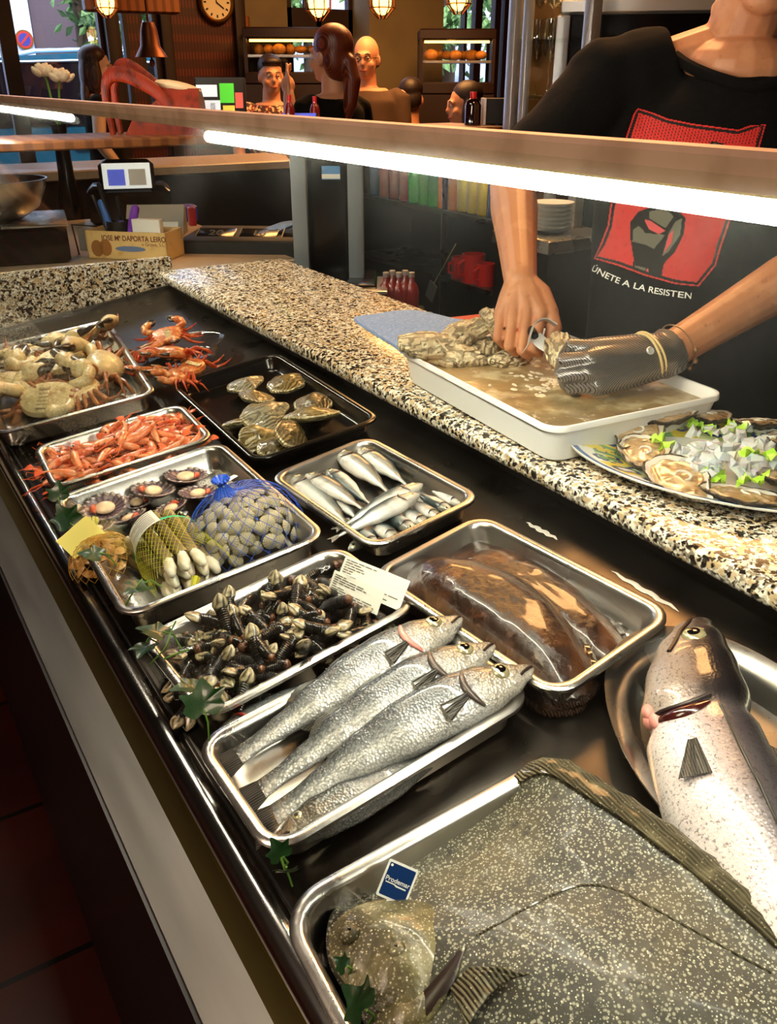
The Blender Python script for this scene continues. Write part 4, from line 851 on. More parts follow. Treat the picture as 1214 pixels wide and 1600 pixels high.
# ================================================================ things on the granite
mat('tub_white', '#f4f3ef', .3, coat=.2)
mat('murky_water', '#a58a5e', .12, vary=[('noise', 22, '#d9c69c', .48, .66), ('noise', 9, '#7c6a48', .5, .72), ('fine', 40, '#eae0c4', .6, .72)], bump=[('noise', 45, .35, .004)], coat=.6)
mat('foam', '#d8ccb0', .3, vary=[('noise', 120, '#b7a684', .5, .7)], bump=[('noise', 160, .6, .003)], coat=.5)
mat('cloth_blue', '#7f9fd6', .9, vary=[('fine', 160, '#a9c0ea', .45, .7)], bump=[('fine', 300, .4, .001)])
mat('ice', '#f4faf8', .08, trans=.35, ior=1.31, spec=.5, coat=.5, sss=.4)
mat('lettuce', '#a8d838', .4, vary=[('noise', 60, '#d8ee8a', .5, .72)], sss=.1)
mat('plate_paint', vcol=True, rough=.14, coat=.5)
mat('dark_shell', '#4a4034', .6, vary=[('noise', 45, '#8d7d62', .5, .68), ('ring', 40, '#2a231c', .55, .85, 'MIX', .7)], bump=[('ring', 45, .9, .004), ('noise', 90, .8, .004)])
ZG = 1.0052
# blue cloth
p = [hz(*q, ZG) for q in ((553, 500), (570, 496), (640, 487), (700, 498), (740, 512), (690, 545), (640, 556), (610, 538), (580, 520))]
ring = cspline(p, 60); c = sum(ring, V())/60
mb = MB(); rs = []
for q in (1.0, .99, .8, .6, .4, .2, .02): rs.append([V((lerp(c.x, v.x, q), lerp(c.y, v.y, q), ZG+.0045*(q < 1)+.003*(1-q)*(1+NZ.noise(v*30))+.004*max(0, NZ.noise(V((v.x*q, v.y*q, 2))*26)))) for v in ring])
mb.rings([[V((v.x, v.y, ZG)) for v in ring]]+rs).build('blue_cloth', 'cloth_blue', label='light blue cloth lying flat on the granite behind the white tub', cat='cloth')
# white tub, its corners read off the rim
ct = [hz(u, v, 1.062) for u, v in ((622, 545), (864, 672), (1057, 586))]
e1 = (ct[1]-ct[0]); e2 = ct[2]-ct[1]; ax = e1.normalized(); ay = (e2-ax*e2.dot(ax)).normalized(); tw, tl2 = e1.length, e2.dot(ay); tc_ = ct[1]-e1/2+ay*tl2/2
TBM = MX(((ax.x, ay.x, 0, tc_.x), (ax.y, ay.y, 0, tc_.y), (0, 0, 1, ZG+.0003), (0, 0, 0, 1)))
print('tub', tw, tl2, tc_)
tub = thing('white_tub', 'white plastic tub of murky water where oysters are being opened', 'tub', TBM)
hw, hl, D = tw/2, tl2/2, .057
rs = [(hw-.035, hl-.035, .015, .003), (hw-.022, hl-.022, .02, .003), (hw-.016, hl-.016, .022, .008), (hw-.006, hl-.006, .024, D-.004), (hw-.003, hl-.003, .026, D), (hw, hl, .028, D), (hw+.001, hl+.001, .029, D-.002), (hw+.001, hl+.001, .029, D-.008), (hw-.0015, hl-.0015, .027, D-.008), (hw-.003, hl-.003, .026, D-.009), (hw-.012, hl-.012, .024, .004), (hw-.018, hl-.018, .02, 0), (hw-.035, hl-.035, .015, 0)]
MB().rings([rrect(a, b, r, z, 6) for a, b, r, z in rs]).build('basin', 'tub_white', tub)
MB().rings([rrect((hw-.009)*q, (hl-.009)*q, .022*q, .040, 6) for q in (1, .7, .4, .02)], cap0=False).build('water', 'murky_water', tub)
b = MB(); r = random.Random(4)
for k in range(110):
    q = TBM.inverted() @ hz(865+r.gauss(0, 34), 592+r.gauss(0, 13), 1.045); 
    if abs(q.x) < hw-.02 and abs(q.y) < hl-.02: b.ell((q.x, q.y, .040), (r.uniform(.002, .008), r.uniform(.002, .006), r.uniform(.001, .0028)), nu=10, nv=6)
b.build('foam', 'foam', tub)
def rough_oyster(label, M, s, seed):
    n = 44; o = shell_outline(n, seed, 1.7, .13, .3); rs = []
    for k, (q, z) in enumerate(((.9, -.12), (1, .0), (.97, .10), (.85, .17), (.83, .25), (.66, .32), (.64, .40), (.44, .45), (.42, .51), (.2, .55), (.02, .57))):
        rs.append([V(((x*q+.45*(1-q))*s, y*q*s, s*(z+.13*NZ.noise(V((x*2.3*q+seed, y*2.3*q, k*.4)))))) for x, y in o])
    t = thing('rough_oyster', label, 'oyster', M, 'unopened rough oysters in the tub')
    MB().rings(rs).build('upper_valve', 'rough_shell', t, ang=70)
    MB().rings([[V((x*s*q, y*s*q, z*s)) for x, y in o] for q, z in ((1, -.05), (.97, -.22), (.7, -.42), (.3, -.5), (.02, -.5))]).build('lower_valve', 'rough_shell', t, ang=70)
    return t
RO = [((672, 540), 1.075, .034, -.35, (.25, .1), 'long rough oyster at the left end of the tub'), ((722, 522), 1.085, .033, .1, (.1, -.2), 'pale knobbly oyster on top of the heap in the tub'), ((705, 552), 1.062, .032, -.9, (.3, .2), 'grey rough oyster leaning down into the murky water'),
      ((752, 545), 1.058, .03, .5, (-.2, .1), 'dark wet oyster in the shade of the right hand'), ((772, 505), 1.10, .03, 1.2, (1.0, .0), 'dark oyster standing upright beside the fist'), ((800, 560), 1.05, .03, .2, (.1, .1), 'oyster in the tub right under the fist')]
for k, (p, z, s, rz, (rx, ry), lab) in enumerate(RO): rough_oyster(lab, T(hz(*p, z)) @ RZ(rz) @ RX(rx) @ RY(ry), s, 50+k)
# decorated platter
pc = hz(1130, 722, 1.02); PRX, PRY = .215, .150
q = [hz(*s_, 1.028) for s_ in ((922, 690), (1190, 806), (1060, 636))]
MXp = T(V((pc.x, pc.y, ZG+.0003))) @ RZ(-1.15)
print('plate', pc, [MXp.inverted() @ a for a in q])
dish = thing('decorated_plate', 'big oval plate with blue rim and painted yellow, green and red flowers', 'plate', MXp)
pr = [(.02, .004), (.45, .004), (.62, .006), (.66, .010), (.72, .013), (.8, .017), (.88, .0205), (.93, .0225), (.965, .024), (.99, .0248), (1, .0245), (.995, .022), (.9, .017), (.7, .007), (.6, 0), (.02, 0)]
n = 220; rs = []; cs = []
fine = []
for (a, za), (b2, zb) in zip(pr[:11], pr[1:11]):
    st = 14 if .6 < a < .99 else 2
    fine += [(lerp(a, b2, k/st), lerp(za, zb, k/st)) for k in range(st)]
fine += pr[10:]
Wc, Bc, Yc, Gc, Rc, Nc = h('#f1efe6'), h('#3f66a8'), h('#e8cf4e'), h('#7aa86a'), h('#c8463a'), h('#24427e')
def plate_col(q, a, top):
    if not top: return Wc
    if q > .985: return Wc
    if q > .945: return Bc if math.sin(a*110) > -.5 else Wc
    if q > .925: return Wc
    if q < .63: return Wc
    t = (q-.63)/.295; s_ = a*22/(2*PI); cell = math.floor(s_); fr_ = s_-cell-.5; y = t-.5
    if cell % 4 == 0:             # flower
        d = math.hypot(fr_*1.1, y); pet = .34+.1*math.cos(6*math.atan2(y, fr_))
        if d < .10: return Yc
        if d < pet: return Rc if cell % 8 == 0 else Yc
        if d < pet+.06: return Nc
        return Wc if y > .2 else Gc
    d = math.hypot(fr_*1.2, y-.1*math.sin(cell)); ring = abs(d-.3)
    if ring < .055: return Nc
    if d < .22: return Gc if cell % 2 else Wc
    if abs(y-.32*math.sin(fr_*6+cell)) < .07: return Nc
    return Yc if (cell+int(y > 0)) % 2 else (Wc if y > .25 else h('#cfdca0'))
rs = [[V((PRX*q_*math.cos(2*PI*j/n), PRY*q_*math.sin(2*PI*j/n), z)) for j in range(n)] for q_, z in fine]
cs = [plate_col(q_, 2*PI*j/n, i < len(fine)-6) for i, (q_, z) in enumerate(fine) for j in range(n)]
MB().rings(rs, 0, cs).build('dish', 'plate_paint', dish)
def half_oyster(label, M, s, seed, el=1.35):
    n = 48; o = shell_outline(n, seed, el, .08, .35); t = thing('open_oyster', label, 'oyster', M, 'opened oysters on the plate')
    def rg(q, z, nz=0): return [V(((x*q+.1*(1-q))*s, y*q*s, s*(z+nz*NZ.noise(V((x*2.5+seed, y*2.5, q)))))) for x, y in o]
    MB().rings([rg(.02, -.30), rg(.55, -.28, .1), rg(.9, -.08, .1), rg(1.03, .05, .12), rg(1.0, .09, .12), rg(.96, .08, .1), rg(.9, .03, .05)], cap1=False).build('shell', 'dark_shell', t, ang=70)
    MB().rings([rg(.985, .085, .1), rg(.93, .07, .06), rg(.85, -.02), rg(.6, -.12), rg(.02, -.14)], cap0=False).build('nacre_lining', 'nacre', t, ang=80)
    rs = []
    for q, z in ((.86, -.05), (.83, .03), (.76, .06), (.70, .035), (.6, .06), (.5, .07), (.3, .10), (.15, .12), (.02, .12)): rs.append([V((p.x*.97, p.y*.93, p.z+s*.05*NZ.noise(V((p.x*90, p.y*90, seed))))) for p in rg(q, z)])
    me = MB().rings(rs, cap0=False).build('meat', 'oyster_meat', t, ang=80)
    b = MB(); b.tube([V((x*s, y*s, z*s)) for x, y, z in [(.15+.28*math.cos(a), .05+.24*math.sin(a), .12) for a in [k*PI/7*1.5-.4 for k in range(8)]]], [.03*s, .05*s, .055*s, .05*s, .055*s, .05*s, .045*s, .02*s], 8, round_=True); b.build('gill_fold', 'nacre', me)
    b = MB()
    for k in range(18):
        a = 2*PI*k/18; b.ell((1.0*el*.6*s*math.cos(a)+.06*s, .70*s*math.sin(a), .06*s), .05*s, nu=6, nv=4)
    return t
HO = [((996, 672), 1.045, .040, 3.0, 'opened oyster at the plate left rim, long and pointed right'), ((1040, 652), 1.052, .039, 2.2, 'large cream opened oyster at the plate far left edge'), ((1112, 650), 1.048, .033, -.4, 'opened oyster at the far rim with dark shell showing'),
      ((1185, 660), 1.045, .035, -.7, 'opened oyster at the far right rim, seen nearly edge on'), ((1005, 704), 1.040, .039, -2.9, 'narrow opened oyster between the left rim and the ice'), ((1060, 745), 1.045, .044, -2.4, 'big opened oyster nearest the near-left rim of the plate'),
      ((1165, 775), 1.040, .044, -1.2, 'opened oyster at the near rim with dark spot in its meat'), ((1235, 745), 1.045, .042, -.6, 'opened oyster cut by the right picture edge, near side'), ((1235, 692), 1.045, .038, .3, 'opened oyster at the right end beside the ice')]
for k, (p, z, s, rz, lab) in enumerate(HO): half_oyster(lab, T(hz(*p, z-.012)) @ RZ(rz+.6) @ RX(.18*math.sin(k*1.7)) @ RY(.12), s*.86, 70+k, 1.3 if k != 0 else 1.5)
# crushed ice and lettuce
r = random.Random(9); b = MB()
for k in range(95):
    a = r.uniform(0, 6.3); q = math.sqrt(r.random()); u_, v_ = 1135+q*84*math.cos(a), 706+q*42*math.sin(a)
    c = hz(u_, v_, 1.034+.022*(1-q)*r.uniform(.4, 1)); s = r.uniform(.006, .013)
    bm = [V((r.uniform(-1, 1), r.uniform(-1, 1), r.uniform(-1, 1))).normalized()*s*r.uniform(.7, 1.1) for _ in range(10)]
    t_ = bmesh.new(); [t_.verts.new(x) for x in bm]; bmesh.ops.convex_hull(t_, input=t_.verts); t_.verts.index_update()
    keep = [v for v in t_.verts if v.link_faces]; ix = {v: i for i, v in enumerate(keep)}
    b.add([v.co+c for v in keep], [[ix[v] for v in f.verts] for f in t_.faces]); t_.free()
b.build('crushed_ice', 'ice', label='heap of crushed ice in the middle of the oyster plate', cat='ice', kind='stuff', smooth=False)
LT = [((1035, 690), 1.036, .6, 'lettuce piece between the ice and the left oysters'), ((1095, 665), 1.036, 1.5, 'lettuce frill behind the ice heap'), ((1185, 708), 1.048, 2.3, 'bright lettuce tuft on the right of the ice'), ((1175, 748), 1.036, 3., 'lettuce frill at the near side of the ice'), ((1115, 742), 1.033, .2, 'lettuce scrap beside the big near-left oyster'), ((1150, 668), 1.036, 4., 'lettuce leaf under the far rim oyster')]
for k, (p, z, rz, lab) in enumerate(LT):
    rr_ = random.Random(k); n = 44; rs = []
    for q in (.03, .35, .7, 1): rs.append([V((.020*q*math.cos(2*PI*j/n)*(1+.25*math.sin(j*.9+k)), .014*q*math.sin(2*PI*j/n)*(1+.25*math.cos(j*.7)), .004*q*q*math.sin(j*1.9+k)+.005*q*math.sin(j*.43+k*2))) for j in range(n)])
    MB().rings(rs+[[p_-V((0, 0, .0006)) for p_ in q_] for q_ in reversed(rs)]).build('lettuce', 'lettuce', None, T(hz(*p, z)) @ RZ(rz) @ RX(.3), label=lab, cat='lettuce', group='lettuce on the plate')
# ================================================================ people
mat('skin_tan', '#bd7f58', .42, vary=[('noise', 25, '#cc9068', .45, .7), ('noise', 90, '#ac6c48', .58, .78)], bump=[('noise', 180, .12, .001)], sss=.08)
mat('skin_fair', '#c58d6b', .5, sss=.05); mat('skin_pale', '#dcb49a', .5, sss=.05)
mat('shirt_black', '#0b0a09', .9, spec=.15, vary=[('fine', 120, '#121010', .45, .7)], bump=[('noise', 14, .25, .01)])
mat('print_red', '#d0302a', .7, vary=[('fine', 90, '#b5251f', .5, .72)]); mat('print_black', '#120d0c', .75); mat('print_grey', '#6d6a5c', .75); mat('print_pink', '#e0565a', .7)
mat('trousers', '#15151a', .8); mat('hair_dark', '#120b08', .5, vary=[('wavez', 60, '#2a1a12', .5, .8)])
mat('hair_red', '#4a1a0c', .4, vary=[('wavex', 50, '#7a3418', .45, .8)]); mat('hair_brown', '#2c1710', .45, vary=[('wavex', 50, '#4a2a1c', .45, .8)])
mat('lips', '#8a3a30', .5); mat('eye_white', '#d8d2c8', .3)
m = mat('chainmail', '#8a8684', .33, .85); nt = m.node_tree; N = nt.nodes; L = nt.links; b_ = N['Principled BSDF']; tc = N.new('ShaderNodeTexCoord')
ws = []
for ax_ in ((1, .3, .2), (-.2, 1, .4), (.25, -.3, 1)):
    vm = N.new('ShaderNodeVectorMath'); vm.operation = 'DOT_PRODUCT'; vm.inputs[1].default_value = tuple(1500*x for x in ax_); L.new(tc.outputs['Object'], vm.inputs[0]); sn = N.new('ShaderNodeMath'); sn.operation = 'SINE'; L.new(vm.outputs['Value'], sn.inputs[0]); ws.append(sn)
mu = N.new('ShaderNodeMath'); mu.operation = 'MULTIPLY'; L.new(ws[0].outputs[0], mu.inputs[0]); L.new(ws[1].outputs[0], mu.inputs[1])
m2 = N.new('ShaderNodeMath'); m2.operation = 'MULTIPLY'; L.new(mu.outputs[0], m2.inputs[0]); L.new(ws[2].outputs[0], m2.inputs[1])
ab = N.new('ShaderNodeMath'); ab.operation = 'ABSOLUTE'; L.new(m2.outputs[0], ab.inputs[0])
mr = N.new('ShaderNodeMapRange'); mr.inputs['From Min'].default_value = .02; mr.inputs['From Max'].default_value = .3; L.new(ab.outputs[0], mr.inputs[0])
cr = N.new('ShaderNodeMixRGB'); cr.inputs[1].default_value = c4('#2c2826'); cr.inputs[2].default_value = c4('#b9b5b2'); L.new(mr.outputs[0], cr.inputs[0]); L.new(cr.outputs[0], b_.inputs['Base Color'])
bn = N.new('ShaderNodeBump'); bn.inputs['Strength'].default_value = .9; bn.inputs['Distance'].default_value = .002; L.new(mr.outputs[0], bn.inputs['Height']); L.new(bn.outputs[0], b_.inputs['Normal'])
mat('elastic', '#d8bf86', .6); mat('knife_steel', '#dcdcda', .34, .55); mat('bead', '#8d6a4a', .3, .5)
def head(b, c, Mh, s=1.):         # face looks along local -Y
    E = lambda p, r: b.ell(c+Mh @ (V(p)*s), tuple(x*s for x in r), Mh, 18, 12)
    E((0, .015, .03), (.076, .092, .092)); E((0, -.012, -.035), (.062, .075, .075)); E((0, -.045, -.082), (.036, .036, .026)); E((0, -.02, -.065), (.052, .055, .045))
    E((0, -.094, -.022), (.012, .016, .020)); E((0, -.088, .0), (.008, .012, .024)); E((0, -.078, .022), (.05, .018, .014))
    E((0, -.080, -.056), (.024, .012, .007)); E((0, -.078, -.066), (.021, .012, .007))
    for sx in (-1, 1): E((sx*.078, .012, -.012), (.010, .020, .030)); E((sx*.042, -.062, -.03), (.022, .020, .022))
def face_bits(root, c, Mh, s=1., lip='lips', brow='hair_dark'):
    for sx in (-1, 1):
        p = c+Mh @ (V((sx*.031, -.0825, .006))*s); e = MB().ell(p, .0085*s, nu=12, nv=8).build('eye', 'eye_white', root); q = c+Mh @ (V((sx*.031, -.0895, .006))*s); MB().ell(q, (.0056*s, .003*s, .0056*s), Mh, 10, 6).build('pupil', 'eye_black', e)
        MB().tube([c+Mh @ (V((sx*x, -.093+.25*(x-.012), z))*s) for x, z in ((.014, .026), (.03, .031), (.048, .025))], [.003*s, .0038*s, .002*s], 6).build('eyebrow', brow, root)
    MB().tube([c+Mh @ (V((x, -.0915+abs(x)*.25, -.061))*s) for x in (-.024, -.012, 0, .012, .024)], [.0015*s, .0042*s, .0048*s, .0042*s, .0015*s], 8).build('mouth', lip, root)
def cap(b, p, q, r0, r1, n=12, flat=1., upv=None): return b.tube([p, V(p).lerp(V(q), .5), q], [r0, (r0+r1)/2, r1], n, round_=True, flat=flat, upv=upv)
# ---------------------------------------------------------------- oyster opener
Nk, Rs, Re, Rw = dp(1150, 75, 1.58), dp(945, 140, 1.62), dp(800, 288, 1.60), dp(813, 437, 1.425)
Hp, Ch = dp(1070, 640, 1.66), dp(1090, 300, 1.60)
Lw, Le = dp(1034, 556, 1.31), dp(1300, 395, 1.40)
Ls = V((Nk.x*2-Rs.x, Nk.y*2-Rs.y, Rs.z-.02))
print('arm lengths', (Rs-Re).length, (Re-Rw).length, (Ls-Le).length, (Le-Lw).length, 'Rs', Rs, 'Nk', Nk, 'Hp', Hp, 'Ls', Ls)
ax = (Ls-Rs); ax.z = 0; ax.normalize(); back = V((-ax.y, ax.x, 0)); back = back if back.dot(fw) > 0 else -back
chef = thing('person', 'person in a black t-shirt with red print opening an oyster, mesh glove on one hand', 'person', T((Hp.x, Hp.y, 0)))
CIV = T((-Hp.x, -Hp.y, 0))
def oval(c, rx, ry, n=24, zt=0): return [c+ax*(rx*math.cos(2*PI*j/n))+back*(ry*math.sin(2*PI*j/n)) for j in range(n)]
def spine(t): return Hp*(1-t)*(1-t)+Ch*2*t*(1-t)+(Nk+V((0, 0, -.03)))*t*t
b = MB()                          # body
b.rings([oval(spine(t), rx, ry) for t, rx, ry in ((0, .15, .10), (.3, .145, .10), (.6, .165, .105), (.85, .15, .085), (1, .06, .06))])
cap(b, Rs, Nk, .05, .055); cap(b, Ls, Nk, .05, .055)
hd_c = Nk+V((0, 0, .165))-back*.055+ax*.01; Mh = frame((0, 0, 0), ax, (0, 0, 1)).to_3x3(); Mh = Mh @ MX.Rotation(.30, 3, 'X')
b.ell(Nk+V((0, 0, -.035))-back*.02, (.106, .100, .060), MX(((ax.x, back.x, 0), (ax.y, back.y, 0), (0, 0, 1))), 20, 12)
b.tube([Nk+V((0, 0, -.06)), Nk+V((0, 0, .02))-back*.01, hd_c+V((0, 0, -.06))+back*.02], [.082, .062, .058], 18, round_=True)
MB_head = head(b, hd_c, Mh)
for s_ in (1, -1): cap(b, Nk+ax*(s_*.02)+V((0, 0, -.055))-back*.045, Nk+ax*(s_*.045)+V((0, 0, .06))-back*.02, .014, .016)   # neck cords
for A, E_, W in ((Rs, Re, Rw), (Ls, Le, Lw)):
    b.tube([A, A.lerp(E_, .5), E_], [.055, .05, .041], 16, round_=True)
    b.tube([E_, E_.lerp(W, .28), E_.lerp(W, .65), W], [.041, .0425, .034, .0275], 16, round_=True)
P = lambda u, v, d: dp(u, v, d)
# right hand closed round the knife handle
MC = [P(783, 490, 1.415), P(802, 485, 1.405), P(823, 484, 1.398), P(844, 490, 1.395)]
PI_ = [P(777, 528, 1.400), P(795, 541, 1.390), P(815, 547, 1.382), P(836, 545, 1.380)]
DI = [P(788, 540, 1.425), P(806, 552, 1.418), P(824, 556, 1.412), P(842, 553, 1.408)]
TI = [P(796, 524, 1.437), P(812, 533, 1.432), P(828, 538, 1.428), P(845, 537, 1.425)]
for k in range(4):
    b.tube([Rw, Rw.lerp(MC[k], .55), MC[k]], [.024, .019, .0125], 12, round_=True)
    rr_ = (.0079, .0084, .0087, .0089)[k]
    b.tube([MC[k], MC[k].lerp(PI_[k], .5), PI_[k]], [.0118, rr_*1.02, rr_*1.05], 12, round_=True); b.tube([PI_[k], DI[k], TI[k]], [rr_, rr_*.9, rr_*.75], 12, round_=True)
b.tube([Rw, P(843, 462, 1.42), P(858, 490, 1.405)], [.022, .021, .0165], 12, round_=True); b.tube([P(858, 490, 1.405), P(866, 513, 1.40), P(857, 533, 1.40)], [.0155, .0135, .0105], 12, round_=True)
# left hand holding the oyster
ML = [P(935, 545, 1.285), P(922, 562, 1.272), P(920, 584, 1.27), P(932, 603, 1.275)]
PL = [P(893, 540, 1.290), P(882, 562, 1.275), P(880, 586, 1.275), P(893, 604, 1.283)]
TL = [P(880, 560, 1.315), P(876, 580, 1.305), P(884, 600, 1.305), P(900, 610, 1.31)]
for k in range(4):
    b.tube([Lw, Lw.lerp(ML[k], .5), ML[k]], [.026, .020, .0135], 12, round_=True); b.tube([ML[k], ML[k].lerp(PL[k], .5), PL[k], TL[k]], [.0122, .0098, .0095, .008], 12, round_=True)
b.tube([Lw, P(985, 548, 1.345), P(935, 545, 1.352), P(895, 548, 1.345)], [.024, .020, .014, .010], 12, round_=True)
for s_ in (-1, 1):                # legs to the floor
    hp = V((Hp.x, Hp.y, .93))+ax*(s_*.085)+back*.03; kn = V((Hp.x, Hp.y, .48))+ax*(s_*.10)+back*.02; an = V((Hp.x, Hp.y, .07))+ax*(s_*.11)+back*.05
    b.tube([hp, kn, an], [.082, .055, .038], 14, round_=True); b.tube([an+V((0, 0, -.02)), an-back*.14+V((0, 0, -.035))], [.042, .034], 12, round_=True, flat=.8)
remesh(b, 'body', 'skin_tan', .0025, 2, chef, M=CIV)
face_bits(chef, hd_c-V((Hp.x, Hp.y, 0)), Mh)
hb = MB()
for p_, r_ in (((0, .03, .06), (.084, .092, .078)), ((0, .06, .0), (.08, .06, .08)), ((0, -.04, .085), (.07, .05, .035))): hb.ell(hd_c+Mh @ V(p_), r_, Mh, 18, 12)
remesh(hb, 'hair', 'hair_dark', .006, 3, chef, M=CIV)
# t-shirt
b = MB()
b.rings([oval(spine(t), rx, ry) for t, rx, ry in ((-.12, .20, .135), (0, .20, .135), (.2, .195, .13), (.45, .20, .135), (.7, .205, .135), (.86, .18, .118), (.95, .135, .115), (.965, .10, .08))])
for A, E_, e in ((Rs, Re, .80), (Ls, Le, .62)):
    dn = V((A.x-Nk.x, A.y-Nk.y, 0)).normalized(); b.tube([A+V((0, 0, .005)), A.lerp(Nk, .45)+V((0, 0, .008)), Nk+dn*.150+back*.025+V((0, 0, -.010))], [.085, .066, .044], 20, round_=True)
    A2 = A.lerp(Nk, .25); b.tube([A2.lerp(Nk, .35), A2, A, A.lerp(E_, .4), A.lerp(E_, e)], [.075, .083, .084, .074, .068], 20)
def fold(p): return .0045*NZ.noise(V((p.x*9+3, p.y*9, p.z*5)))+.003*NZ.noise(V((p.x*22, p.y*22, p.z*7)))
sh = remesh(b, 't_shirt', 'shirt_black', .0065, 8, chef, disp=fold, M=CIV)
SHB = BVHTree.FromPolygons([v.co.copy() for v in sh.data.vertices], [tuple(p.vertices) for p in sh.data.polygons])
def on_shirt(u, v, off=.0016):
    d = ray(u, v).normalized(); o = CAM.copy(); hit = SHB.ray_cast(o, d)
    return hit[0]-d*off if hit[0] else None
b = MB(); cc_ = Nk+V((0, 0, -.022))-back*.012
b.tube([cc_+ax*(.116*math.cos(a))+back*(.112*math.sin(a)-.012)+V((0, 0, -.006+.036*math.sin(a)+.018*abs(math.cos(a)))) for a in [2*PI*k/36 for k in range(37)]], .0085, 8, flat=1.3); b.build('collar', 'shirt_black', chef, CIV)
for s_ in (-1, 1):
    b = MB(); hp = V((Hp.x, Hp.y, .95))+ax*(s_*.08)+back*.03; kn = V((Hp.x, Hp.y, .48))+ax*(s_*.10)+back*.02; an = V((Hp.x, Hp.y, .10))+ax*(s_*.11)+back*.05
    b.tube([hp+V((0, 0, .05)), hp, kn, an], [.105, .105, .078, .065], 16).build('trouser_leg', 'trousers', chef, CIV)
# the shirt print, laid on the cloth
Z_ = 3.866
poly = lambda L_: [(900+x/Z_, 160+y/Z_) for x, y in L_]
OUT = poly([(375, 35), (460, 60), (550, 97), (700, 128), (980, 165), (1050, 140), (1147, 133), (1100, 300), (1010, 560), (930, 720), (880, 860), (845, 985), (740, 1112), (600, 1098), (420, 1048), (250, 985), (108, 945), (150, 850), (190, 745), (205, 640), (250, 420), (290, 245), (350, 65)])
cxo = sum(p[0] for p in OUT)/len(OUT); cyo = sum(p[1] for p in OUT)/len(OUT)
def shrink(L_, m_):
    o = []; n_ = len(L_)
    for i in range(n_):
        a, q, c = L_[i-1], L_[i], L_[(i+1) % n_]; t = V((c[0]-a[0], c[1]-a[1], 0)).normalized(); nn = V((-t.y, t.x, 0)); 
        if nn.dot(V((cxo-q[0], cyo-q[1], 0))) < 0: nn = -nn
        o.append((q[0]+nn.x*m_, q[1]+nn.y*m_))
    return o
IN1, IN2 = shrink(OUT, 2.4), shrink(OUT, 7.0)
HAND = poly([(330, 720), (375, 662), (430, 640), (520, 610), (600, 640), (662, 700), (650, 800), (600, 900), (530, 975), (512, 1072), (338, 1032), (348, 945), (325, 800)])
GREY = [poly(x) for x in ([(345, 768), (380, 745), (420, 790), (540, 800), (470, 885), (420, 860), (340, 840)], [(355, 985), (420, 1000), (415, 1062), (352, 1040)], [(560, 790), (600, 720), (640, 700), (630, 800), (560, 900), (520, 930)], [(440, 660), (540, 640), (590, 690), (540, 760), (440, 700)])]
PINK = [poly(x) for x in ([(412, 705), (450, 715), (540, 775), (500, 795), (440, 765)], [(425, 1005), (440, 1008), (435, 1065), (420, 1062)], [(560, 800), (590, 770), (575, 850), (530, 910)])]
TIPB = poly([(790, 275), (820, 232), (895, 250), (875, 300)]); TIPG = poly([(815, 270), (832, 245), (878, 258), (862, 296)])
def inside(p, L_):
    x, y = p; r_ = False; j = len(L_)-1
    for i in range(len(L_)):
        xi, yi = L_[i]; xj, yj = L_[j]
        if (yi > y) != (yj > y) and x < (xj-xi)*(y-yi)/(yj-yi)+xi: r_ = not r_
        j = i
    return r_
def paint(u, v):
    p = (u, v)
    if not inside(p, OUT): return -1
    if not inside(p, IN1): return 0
    if not inside(p, IN2): return 1
    if inside(p, TIPG): return 2
    if inside(p, TIPB): return 1
    for q in PINK:
        if inside(p, q): return 3
    for q in GREY:
        if inside(p, q): return 2
    if inside(p, HAND): return 1
    if v < 225 and (u*1.0+v*.28) % 5.2 < .9: return 1
    return 0
b = MB(); st = 1.35; U0, V0 = 924, 166; nu_, nv_ = int(276/st), int(288/st); vid = {}
def vget(i, j):
    if (i, j) not in vid:
        q = on_shirt(U0+i*st, V0+j*st); vid[(i, j)] = None if q is None else (len(b.v), b.v.append(q), b.c.append((1, 1, 1)))[0]
    return vid[(i, j)]
for i in range(nu_):
    for j in range(nv_):
        m_ = paint(U0+(i+.5)*st, V0+(j+.5)*st)
        if m_ < 0: continue
        q = [vget(i, j), vget(i+1, j), vget(i+1, j+1), vget(i, j+1)]
        if None in q: continue
        b.f.append(q); b.mi.append(m_)
pr_o = b.build('shirt_print', ['print_red', 'print_black', 'print_grey', 'print_pink'], chef, CIV, label='red printed panel with a raised dark hand')
base = cspline([V((926, 419, 0)), V((948, 431, 0)), V((972, 441, 0)), V((1000, 449, 0)), (1025, 455, 0), (1050, 459, 0), (1080, 463, 0)], 200, False)
vs, fs = text_mesh('ÚNETE A LA RESISTEN', 1.0, 0, .012); x0 = min(v.x for v in vs); x1 = max(v.x for v in vs); out = []; ok = True
for v in vs:
    s_ = (v.x-x0)/(x1-x0)*199; i = min(198, int(s_)); q = base[i].lerp(base[i+1], s_-i); t = (base[i+1]-base[i]).normalized(); hh = v.y*13.5
    w_ = on_shirt(q.x+t.y*hh, q.y-t.x*hh, .0026)
    if w_ is None: ok = False; w_ = Ch
    out.append(w_)
if ok: MB().add(out, fs).build('shirt_lettering', 'tag_white', chef, CIV, smooth=False, label='white lettering under the print')
else: print('TEXT MISS')
